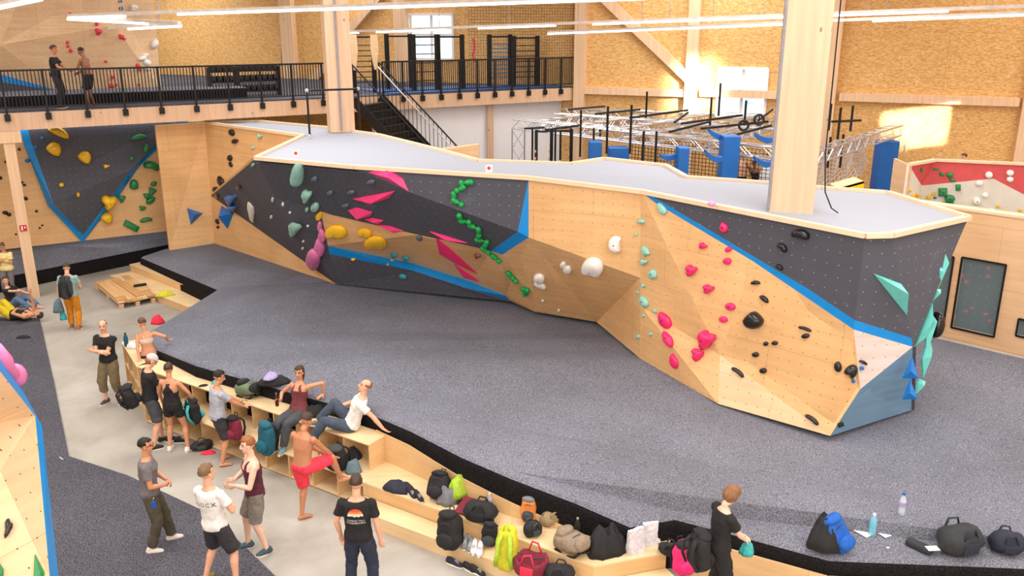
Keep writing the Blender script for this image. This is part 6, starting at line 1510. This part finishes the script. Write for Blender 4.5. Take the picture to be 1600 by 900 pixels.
rnd = random.Random(3); xs = [-.1 + .2 * k / 12 for k in range(13)]; hs = [rnd.uniform(-.012, .012) for _ in xs]
for k in range(12): sil.append([(xs[k], -.03), (xs[k + 1], -.03), (xs[k + 1], hs[k + 1]), (xs[k], hs[k])])
decal('sunset', sil, CL['black'], 'skyline_print', 0, .33, .007)
decal('sunset', text_polys('CLIMBING TEAM', .030, 1.0), CL['white'], 'shirt_lettering', 0, .268)
decal('sunset', text_polys('LUXEMBOURG', .037, 1.0), CL['white'], 'shirt_lettering', 0, .232)
# ================================================================== BAGS, SHOES, BOTTLES
bpy.context.view_layer.update()
def ground(x, y):
    dg = bpy.context.evaluated_depsgraph_get(); h = SC.ray_cast(dg, CAMP, ray(x, y).normalized()); return V3(h[1]), V3(h[2])
def fab(name, rgb, rough=.8): return MATS.get('fabric_' + name) or plain('fabric_' + name, rgb, rough, vary=.16, scale=18, bump=.2)
FB = {n_: fab(n_, c_) for n_, c_ in dict(black=(28, 28, 31), teal=(20, 92, 112), bright=(60, 170, 170), green=(104, 122, 92), navy=(34, 38, 56), grey=(120, 122, 128), lime=(166, 200, 60), yellow=(196, 194, 40), maroon=(122, 30, 54), taupe=(142, 126, 108), khaki=(150, 132, 98), pink=(230, 40, 120), red=(224, 44, 74), blue=(20, 90, 180), lavender=(166, 156, 204), orange=(214, 130, 60), white=(228, 228, 230), charcoal=(58, 62, 64), paper=(214, 214, 222), slate=(96, 122, 134), coal=(44, 46, 50)).items()}
def wob(p, amp, sc, sd): return p + V3((noise.noise(p * sc + V3((sd, 0, 0))), noise.noise(p * sc + V3((0, sd + 5, 0))), noise.noise(p * sc + V3((0, 9, sd))))) * amp
def superloft(fn, nz, n=20, e=3.2):
    rg = []
    for i in range(nz + 1):
        c, hw_, hd_ = fn(i / nz); rg.append([c + V3(((abs(math.cos(t)) ** e + abs(math.sin(t)) ** e) ** (-1 / e) * math.cos(t) * hw_, (abs(math.cos(t)) ** e + abs(math.sin(t)) ** e) ** (-1 / e) * math.sin(t) * hd_, 0)) for t in [2 * math.pi * k / n for k in range(n)]])
    return rg
SEED = [0]
def backpack(label, loc, rz, W=.32, H=.50, D=.20, body='black', trim='black', rx=0.0, ry=0.0, group=None, pocket=None, straps='black', face=1, open_=False, parent_free=True):
    SEED[0] += 1; sd = SEED[0] * 3.7
    t = thing('backpack', label, 'backpack', tuple(loc), 0, group, (rx, ry, rz))
    def prof(f):
        s = (1 - abs(2 * f - 1) ** 4.5) ** .45 if 0 < f < 1 else .25
        return V3((0, 0, H * f)), W / 2 * (.78 + .22 * s) * (1 - .18 * f) * max(.55, s), D / 2 * max(.5, s) * (1 - .15 * f)
    m = MB(); rg = superloft(prof, 14); m.loft([[wob(p, .022, 9, sd) for p in r] for r in rg]); m.build('body', FB[body], t, True)
    m = MB(); c = V3((0, -face * D * .50, H * .30))
    m.loft([[wob(c + V3((x * W * .36 * k, -face * y, z * H * .20 * k)), .008, 11, sd) for x, z in [(math.cos(q) * (1.0), math.sin(q)) for q in [2 * math.pi * j / 16 for j in range(16)]]] for k, y in ((1, -.04), (1, .02), (.85, .05), (.4, .062))]); m.build('front_pocket', FB[pocket or body], t, True)
    m = MB(); c = V3((0, -face * D * .12, H * .93))
    m.ball(c, (W * .38, D * .46, H * .12), 16, 10); m.v = [wob(p, .016, 10, sd) for p in m.v]; m.build('lid', FB[trim], t, True)
    for g in (-1, 1):
        m = MB(); m.tube([V3((g * W * .16, face * D * .42, H * .88)), V3((g * W * .25, face * (D * .5 + .05), H * .72)), V3((g * W * .28, face * (D * .5 + .06), H * .42)), V3((g * W * .36, face * D * .45, H * .12))], .017, 6, True, 1.9); m.build('shoulder_strap', FB[straps], t, True)
    m = MB(); m.tube([V3((-.04, face * D * .35, H * .95)), V3((-.03, face * D * .35, H + .04)), V3((.03, face * D * .35, H + .04)), V3((.04, face * D * .35, H * .95))], .009, 6); m.build('handle', FB[straps], t, True)
    m = MB(); m.tube([V3((-W * .2, -face * D * .47, H * .72)), V3((0, -face * D * .53, H * .77)), V3((W * .2, -face * D * .47, H * .72))], .006, 5); m.build('zip', FB['charcoal'], t)
    return t
def duffel(label, loc, rz, L=.5, R=.16, body='black', strap='black', group=None, opened=False, inner='black', rx=0):
    SEED[0] += 1; sd = SEED[0] * 2.9
    t = thing('duffel_bag', label, 'bag', tuple(loc), 0, group, (rx, 0, rz))
    rg = []
    for i in range(13):
        f = i / 12; s = max(.35, (1 - abs(2 * f - 1) ** 4) ** .5); r_ = []
        for k in range(18):
            q = 2 * math.pi * k / 18; z = math.sin(q) * R * s; z = max(z, -R * .92) + R * .92
            if opened and z > R * 1.5: z = R * 1.5 - (z - R * 1.5) * 2.2 * s
            r_.append(wob(V3((L * (f - .5), math.cos(q) * R * 1.05 * s, z)), .026, 8, sd))
        rg.append(r_)
    m = MB(); m.loft(rg); m.build('body', FB[body], t, True)
    for g in (-1, 1):
        m = MB(); m.tube([V3((-L * .2, g * R * .85, R * 1.3)), V3((-L * .1, g * R * .9, R * 2.0)), V3((L * .1, g * R * .75, R * 2.05)), V3((L * .2, g * R * .85, R * 1.3))], .011, 6, True, 1.8); m.build('handle', FB[strap], t, True)
    m = MB(); m.tube([V3((-L * .42, 0, R * 1.55)), V3((0, 0, R * (1.9 if not opened else 1.2))), V3((L * .42, 0, R * 1.55))], .009, 6); m.build('zip', FB['charcoal'], t)
    m = MB(); m.box((0, -R * 1.02, R * .8), (L * .4, .03, R * .8), None, .01); m.v = [wob(p, .01, 9, sd) for p in m.v]; m.build('side_pocket', FB[strap], t, True)
    return t
def heap(name, label, cat, loc, rz, w_, d_, h_, mat, group=None, drop=0.0, sharp=1.0):
    SEED[0] += 1; sd = SEED[0] * 5.3; n, rn = 40, 11; vs, fs = [], []
    for i in range(rn):
        f = i / (rn - 1)
        for k in range(n):
            q = 2 * math.pi * k / n; r = f * (1 + .22 * noise.noise(V3((math.cos(q) * 1.4 + sd, math.sin(q) * 1.4, 0))) + .10 * noise.noise(V3((math.cos(q) * 4 + sd, math.sin(q) * 4, 3))))
            x, y = math.cos(q) * r * w_ / 2, math.sin(q) * r * d_ / 2
            rg_ = 1 - abs(noise.noise(V3((x * 6 + sd, y * 6, 1)))) * 2.2; rg2 = 1 - abs(noise.noise(V3((x * 13, y * 13 + sd, 4)))) * 2.2
            z = h_ * (1 - f ** 3.5) * (.60 + .30 * rg_ * sharp + .14 * rg2 * sharp + .25 * noise.noise(V3((x * 4, y * 4, sd))))
            if f == 1: z = 0
            vs.append((x, y, max(.004 if f < 1 else 0, z)))
    for i in range(rn - 1):
        for k in range(n):
            j = (k + 1) % n; fs.append((i * n + k, (i + 1) * n + k, (i + 1) * n + j, i * n + j))
    fs.append(tuple(reversed([(rn - 1) * n + k for k in range(n)])))
    m = MB(); m.raw(vs, fs); o = m.build(name, mat, None, True, True); o.location = loc; o.rotation_euler = (0, 0, rz); tag(o, label, cat, group); return o
def shoe(label, loc, rz, mat, group=None, solem=None, roll=0.0):
    t = thing('shoe', label, 'shoe', tuple(loc), 0, group, (0, roll, rz))
    m = MB(); rg = []
    for i, (y, hw_, h_) in enumerate(((-.135, .022, .07), (-.12, .036, .10), (-.06, .040, .105), (0, .040, .085), (.06, .047, .062), (.11, .042, .05), (.14, .022, .036))):
        rg.append([V3((math.cos(q) * hw_, y, .018 + (math.sin(q) * .5 + .5) * h_)) for q in [2 * math.pi * k / 12 for k in range(12)]])
    m.loft(rg); m.build('upper', mat, t, True)
    m = MB(); m.loft([[V3((math.cos(q) * .047 * (1 if math.sin(q) > 0 else .85), math.sin(q) * .148, z)) for q in [2 * math.pi * k / 16 for k in range(16)]] for z in (0, .024)]); m.build('sole', solem or SOLE, t, True)
    m = MB()
    for k in range(4): m.tube([(-.022, .02 + k * .018, .098 - k * .009), (.022, .026 + k * .018, .098 - k * .009)], .004, 4)
    m.build('laces', FB['white'] if mat != FB['white'] else FB['grey'], t); return t
PLB = glass('blue_plastic', (.25, .72, .92), .08, .62); PLC = glass('clear_plastic', (.78, .88, .94), .06, .42)
def bottle(label, loc, r, h, mat, capm, band=None, group=None, rot=None):
    t = thing('water_bottle', label, 'bottle', tuple(loc), 0, group, rot)
    m = MB(); m.lathe([(r * .85, 0), (r, .012), (r, h * .28), (r * .92, h * .33), (r, h * .38), (r, h * .62), (r * .8, h * .76), (r * .38, h * .88), (r * .36, h * .92)], 14); m.build('body', mat, t, True)
    m = MB(); m.lathe([(r * .45, h * .915), (r * .45, h), (r * .2, h * 1.005)], 12); m.build('cap', capm, t)
    if band:
        m = MB(); m.lathe([(r * 1.015, h * .42), (r * 1.015, h * .60)], 14); m.build('paper_band', band, t)
    return t
def G(x, y): return ground(x, y)[0]
A_ = math.radians
# --- on the cubby bench
bottle('dark blue steel flask standing at the far corner of the bench', at(198, 541, Z2), .045, .30, FB['teal'], FB['black'])
heap('white_cloth', 'crumpled white cloth beside the blue flask on the bench end', 'cloth', at(208, 543, Z2), .3, .26, .22, .14, FB['white'])
heap('sunglasses_pouch', 'small dark pouch lying on the bench behind the grey t-shirt person', 'pouch', at(318, 603, Z2), .4, .18, .09, .04, FB['black'])
heap('cap', 'bright turquoise cap lying on the bench behind the black haired person', 'cap', at(339, 600, Z2), .4, .2, .18, .12, FB['bright'], None, 0, .3)
backpack('olive green and black backpack lying on top of the cubby bench', at(372, 617, Z2) + V3((0, .08, .11)), A_(-123), .34, .50, .22, 'green', 'black', A_(-80), 0, None, 'black')
heap('jacket', 'black jacket thrown over the mat edge beside the olive backpack', 'jacket', G(428, 598), .3, .62, .40, .16, FB['black'])
heap('scarf', 'lavender scarf lying on the black jacket at the mat edge', 'scarf', G(423, 590), 1.2, .36, .22, .10, FB['lavender'])
heap('jacket', 'black jacket heaped on the bench between the two seated people', 'jacket', at(489, 648, Z2), .2, .5, .30, .2, FB['black'])
# --- on the lower cubbies
def deck(x, y, z): return at(x, y, z)
backpack('black and turquoise backpack standing on the lower bench right of the racerback woman', deck(305, 661, Z1), A_(-35), .34, .48, .22, 'black', 'black', A_(6), 0, None, 'bright', 'bright', -1)
backpack('dark red patterned backpack held open by the grey t-shirt person', deck(368, 686, Z1), A_(-30), .30, .44, .20, 'maroon', 'black', 0, 0, None, 'maroon')
backpack('deep teal backpack standing on the lower bench below the maroon tank woman', deck(413, 712, Z1) + BB * .06, A_(-33), .34, .58, .22, 'teal', 'teal', A_(-4), 0, None, 'teal')
backpack('black backpack stuffed in front of the open cubby under the reclining man', deck(524, 736, Z1) + BB * .10, A_(-30), .36, .44, .24, 'black', 'charcoal', A_(8), 0)
heap('shoe_bag', 'grey blue shoe bag standing at the right end of the cubbies', 'bag', deck(553, 738, Z1), .3, .26, .2, .24, FB['slate'])
heap('jacket', 'dark patterned jacket stuffed into the cubby behind the shoe bag', 'jacket', deck(537, 722, Z1) + BB * .15, .3, .4, .3, .22, FB['coal'])
# --- floor by the cubbies
shoe('black shoe on the floor behind the racerback woman, left one', G(271, 689), A_(-60), FB['black'], 'black shoes by the cubbies')
shoe('black shoe on the floor behind the racerback woman, right one', G(284, 692), A_(-80), FB['black'], 'black shoes by the cubbies')
duffel('black bag lying on the floor by the bare feet', G(316, 702), A_(20), .40, .09, 'black', 'charcoal')
heap('vest', 'bright coral vest on the floor beside the black bag', 'clothing', G(326, 708), .2, .26, .14, .06, FB['red'])
# --- seat right of the cubbies
heap('jacket', 'navy jacket hanging over the front edge of the long seat', 'jacket', deck(622, 764, Z1), -.4, .55, .32, .14, FB['navy'])
for k, (x, y) in enumerate(((643, 775), (654, 780))): shoe('black trainer next to the navy jacket, %s of the pair' % ('left', 'right')[k], deck(x, y, Z1), A_(-150), FB['black'], 'black trainers on the seat')
backpack('black backpack lying on the long seat beside the lime jacket', deck(682, 782, Z1) + V3((0, 0, .02)), A_(-20), .36, .42, .24, 'black', 'black', A_(-28), 0)
heap('jacket', 'grey jacket between the black backpack and the lime one', 'jacket', deck(701, 784, Z1), .5, .36, .3, .30, FB['grey'])
heap('jacket', 'lime green jacket tossed over the open case', 'jacket', deck(715, 780, Z1) + V3((0, 0, .08)), 1.0, .36, .32, .34, FB['lime'])
cs = deck(744, 788, Z1); t = thing('storage_case', 'open dark case with a lime rim standing on the long seat', 'case', tuple(cs), BANG)
m = MB(); m.box((0, 0, .012), (.46, .34, .024)); m.build('base', FB['charcoal'], t)
for a_, b_, s_ in (((0, .17, .08), 0, (.46, .02, .15)), ((.23, 0, .10), 0, (.02, .34, .19)), ((-.23, 0, .05), 0, (.02, .34, .09))): m = MB(); m.box(a_, s_); m.build('side', FB['charcoal'], t)
m = MB(); m.box((0, .17, .16), (.48, .04, .025)); m.build('rim', FB['yellow'], t)
m = MB(); m.box((0, 0, 0), (.24, .34, .02), Matrix.Rotation(.25, 3, 'X')); o = m.build('folder', FB['maroon']); o.location = deck(729, 797, Z1) + V3((0, 0, .07)); o.rotation_euler = (0, 0, A_(-25)); tag(o, 'dark red folder leaning against the open case', 'folder')
bottle('clear water bottle with a white band standing behind the open case', deck(765, 797, Z1), .038, .29, PLC, FB['white'], FB['lavender'])
duffel('black duffel bag lying on the long seat in front of the clear bottle', deck(751, 812, Z1), A_(-15), .50, .15)
t_ = deck(825, 815, Z1); backpack('orange bag with clear front standing by the mat edge', t_, A_(-10), .24, .38, .14, 'orange', 'grey', A_(-8), 0, None, 'charcoal')
duffel('small black camera bag under the orange bag', deck(832, 836, Z1), A_(30), .28, .11, 'black', 'charcoal')
duffel('small khaki bag on the long seat against the mat', deck(861, 818, Z1), A_(25), .34, .11, 'khaki', 'khaki')
backpack('taupe backpack lying flat on the long seat', deck(872, 848, Z1) + V3((0, 0, .10)), A_(-140), .38, .54, .24, 'taupe', 'taupe', A_(-78), 0, None, 'taupe')
bottle('black bottle with a pale cap against the mat', deck(902, 838, Z1), .042, .30, FB['black'], FB['khaki'])
heap('jacket', 'large heap of black jackets on the long seat', 'jacket', deck(946, 858, Z1), .5, .62, .50, .36, FB['black'])
def paper_bag(label, loc, rz, w_, d_, h_):
    SEED[0] += 1; sd = SEED[0]; m = MB(); rg = []
    for i in range(8):
        f = i / 7; q = 1 - .25 * f; rg.append([wob(V3((x * w_ / 2 * (1 + .1 * f), y * d_ / 2 * (1 - .6 * f), h_ * f)), .018 * (f + .15), 14, sd) for x, y in ((-1, -1), (-.3, -1.05), (.3, -.95), (1, -1), (1.05, 0), (1, 1), (.3, .95), (-.3, 1.05), (-1, 1), (-1.05, 0))])
    m.loft(rg); o = m.build('paper_bag', FB['paper']); o.location = loc; o.rotation_euler = (0, 0, rz); return tag(o, label, 'bag', 'paper bags on the seat')
paper_bag('crumpled white paper bag on the seat beside the black jackets', deck(992, 862, Z1), A_(30), .22, .14, .36)
paper_bag('crumpled white paper bag nearer the mat corner', deck(1014, 850, Z1), A_(10), .20, .14, .34)
heap('tissue', 'small crumpled tissue right of the paper bags', 'tissue', deck(1026, 846, Z1), 0, .12, .12, .08, FB['paper'])
m = MB(); m.box((0, 0, .06), (.16, .01, .12), Matrix.Rotation(-.4, 3, 'X')); o = m.build('card', FB['paper']); o.location = deck(1053, 832, Z1) + V3((0, 0, .0)); tag(o, 'white folded card leaning at the mat corner', 'card')
# --- on the low step
backpack('black roll top backpack on the low step below the duffel', deck(703, 858, ZS), A_(-25), .38, .56, .26, 'black', 'black', A_(-10), A_(-6))
for k, (x, y, c) in enumerate(((727, 852, 'grey'), (735, 856, 'grey'), (741, 860, 'white'), (750, 863, 'white'))): shoe('%s trainer on the low step left of the yellow backpack, %s of its pair' % ({'grey': 'grey', 'white': 'off white'}[c], ('left', 'right')[k % 2]), deck(x, y, ZS), A_(175), FB[c], 'trainers on the low step')
backpack('small black and lilac backpack behind the white trainers', deck(765, 852, ZS), A_(-15), .26, .36, .14, 'black', 'black', A_(-6), 0, None, 'charcoal')
backpack('yellow green backpack leaning upright on the low step', deck(788, 892, ZS) + BB * .02, A_(-15), .34, .60, .22, 'yellow', 'yellow', A_(-14), 0, None, 'yellow', 'lime', -1)
duffel('dark red duffel bag gaping open on the low step', deck(828, 900, ZS) + BB * .03, A_(-20), .46, .20, 'maroon', 'red', None, True)
duffel('black bag with orange cord in front of the seat corner', deck(874, 908, ZS), A_(-15), .42, .13, 'black', 'coal')
shoe('navy shoe on the concrete in front of the low step', G(710, 884), A_(-120), FB['navy'])
for k, (x, y) in enumerate(((735, 893), (746, 897))): shoe('black shoe on the concrete at the bottom edge of the photo, %s of the pair' % ('left', 'right')[k], G(x, y), A_(-130), FB['black'], 'black shoes at the bottom edge')
# --- lower right
backpack('pink and black backpack on the seat end beside the copper haired person', at(1068, 897, Z1), A_(20), .30, .46, .22, 'pink', 'black', A_(-8), 0, None, 'pink')
duffel('small black pouch hanging beside the pink backpack', at(1046, 866, Z1), A_(-20), .30, .09, 'black', 'black')
# --- on the mat
heap('chalk_bag', 'raspberry red bag at the far corner of the mat', 'bag', G(247, 505), 0, .34, .30, .30, FB['red'], None, 0, .5)
backpack('blue backpack half covered by a black jacket on the mat', G(1318, 862), A_(35), .36, .52, .24, 'blue', 'blue', A_(-22), A_(-14))
heap('jacket', 'black jacket draped over the blue backpack on the mat', 'jacket', G(1290, 850), .6, .52, .46, .42, FB['black'])
bottle('turquoise plastic bottle standing on the mat beside the papers', G(1362, 836), .045, .33, PLB, FB['white'])
bottle('clear plastic bottle standing on the mat behind the turquoise one', G(1408, 804), .045, .33, PLC, FB['blue'], FB['lavender'])
def card(label, x, y, w_, d_, rz, mat, nm='paper', lift=.012):
    m = MB(); m.box((0, 0, 0), (w_, d_, .006)); o = m.build(nm, mat); o.location = G(x, y) + V3((0, 0, lift)); o.rotation_euler = (.03, .02, rz); return tag(o, label, nm)
card('crumpled white wrapper left of the turquoise bottle', 1347, 832, .15, .24, .6, FB['white'], 'wrapper')
card('white card lying right of the turquoise bottle', 1382, 836, .12, .13, .5, FB['white'], 'card')
card('tiny scrap of paper on the mat edge below the card', 1387, 857, .04, .03, .1, FB['white'], 'scrap')
m = MB(); m.box((0, 0, .045), (.14, .34, .09), None, .03); o = m.build('case', FB['coal']); o.location = G(1436, 858); o.rotation_euler = (0, 0, A_(38)); tag(o, 'small black zipped case on the mat left of the black duffel', 'case')
card('pale leaflet on the mat between the case and the duffel', 1457, 858, .16, .10, .1, FB['white'], 'leaflet')
duffel('black and blue duffel bag lying on the mat', G(1497, 862), A_(15), .58, .20, 'coal', 'navy')
duffel('navy bag at the right edge of the mat', G(1571, 862), A_(-10), .42, .15, 'navy', 'navy')
# --- left side
heap('pouch', 'small flat black pouch on the dark floor carpet', 'pouch', G(36, 528), .1, .34, .16, .07, FB['black'])
card('white pen lying on the dark floor carpet', 96, 717, .012, .13, .9, FB['white'], 'pen')
heap('rope', 'yellow and white bundle lying on the lower wooden step', 'rope', G(258, 462), .3, .5, .24, .14, FB['yellow'])
m = MB(); m.box((0, 0, .03), (.34, .12, .05)); o = m.build('drill_case', FB['black']); o.location = G(219, 447); o.rotation_euler = (0, 0, .6); tag(o, 'small black tool lying on the stacked boards', 'tool')
# --- things people wear or hold
def on_back(k, label, body, **kw):
    r, d = PPL[k]; p = hw(r, d, d['sp'](-.04) - d['fw'] * .235); return backpack(label, p, r.rotation_euler.z + math.pi, .34, .56, .22, body, kw.get('trim', body), 0, 0, None, kw.get('pocket', body))
on_back('pack', 'grey green backpack worn by the man in orange trousers', 'charcoal')
r, d = PPL['pack']; p = hw(r, d, d['WL']); heap('jacket', 'grey green jacket hanging from the left hand of the orange trousers man', 'jacket', p - V3((.02, .05, .36)), 0, .26, .24, .42, FB['slate'], None, 0, .4)
heap('shoe_bag', 'turquoise bag hanging under the grey jacket', 'bag', p - V3((-.04, .0, .58)), 0, .18, .16, .30, FB['bright'], None, 0, .3)
r, d = PPL['cap']; backpack('black backpack slung behind the man in the pale cap', hw(r, d, d['sp'](-.05) - d['fw'] * .26 + V3((-.08, 0, -.10))), r.rotation_euler.z + math.pi, .34, .44, .24, 'black', 'black', A_(-16), 0)
r, d = PPL['racer']; bottle('pale green cup held by the racerback woman', hw(r, d, d['WL'] + V3((.03, .07, -.12))), .035, .15, plain('mint_cup', (150, 200, 170)), FB['white'])
BEER = plain('brown_glass', (70, 34, 16), .15)
r, d = PPL['whitetee']; bottle('brown bottle held by the reclining man', hw(r, d, d['WR'] + V3((-.02, .07, -.12))), .031, .24, BEER, FB['khaki'])
r, d = PPL['maroon']; bottle('brown bottle held by the maroon tank woman', hw(r, d, d['WR'] + V3((.03, .07, -.08))), .031, .24, BEER, FB['khaki'])
r, d = PPL['bob']; heap('chalk_bag', 'turquoise chalk bag in the hands of the copper haired person', 'bag', hw(r, d, (d['WR'] + d['WL']) / 2 + V3((0, .08, -.26))), 0, .18, .16, .24, FB['bright'], None, 0, .3)
backpack('big black bag hanging behind the copper haired person', hw(r, d, d['sp'](-.30) - d['fw'] * .24), r.rotation_euler.z + math.pi, .36, .5, .22, 'black')
r, d = PPL['glasses']; p = hw(r, d, d['sp'](-.08) + d['rt'] * .185 + d['fw'] * .05); t = thing('chalk_pouch', 'small blue key pouch on the hip of the man with glasses', 'pouch', tuple(p), r.rotation_euler.z)
m = MB(); m.box((0, 0, -.06), (.03, .07, .11), None, .01); m.build('pouch', FB['blue'], t); m = MB(); m.tube([(0, 0, 0), (.01, .01, .05), (0, .02, .06)], .006, 6); m.build('clip', ALU, t)
p = onp(1198, 262, V3((0, 26, 0)), V3((0, 1, 0))); heap('towel', 'white and red towel hanging beside the dark clothed person behind the mesh', 'towel', p - V3((0, 0, .4)), 0, .4, .2, .75, FB['white'], None, 0, .3)
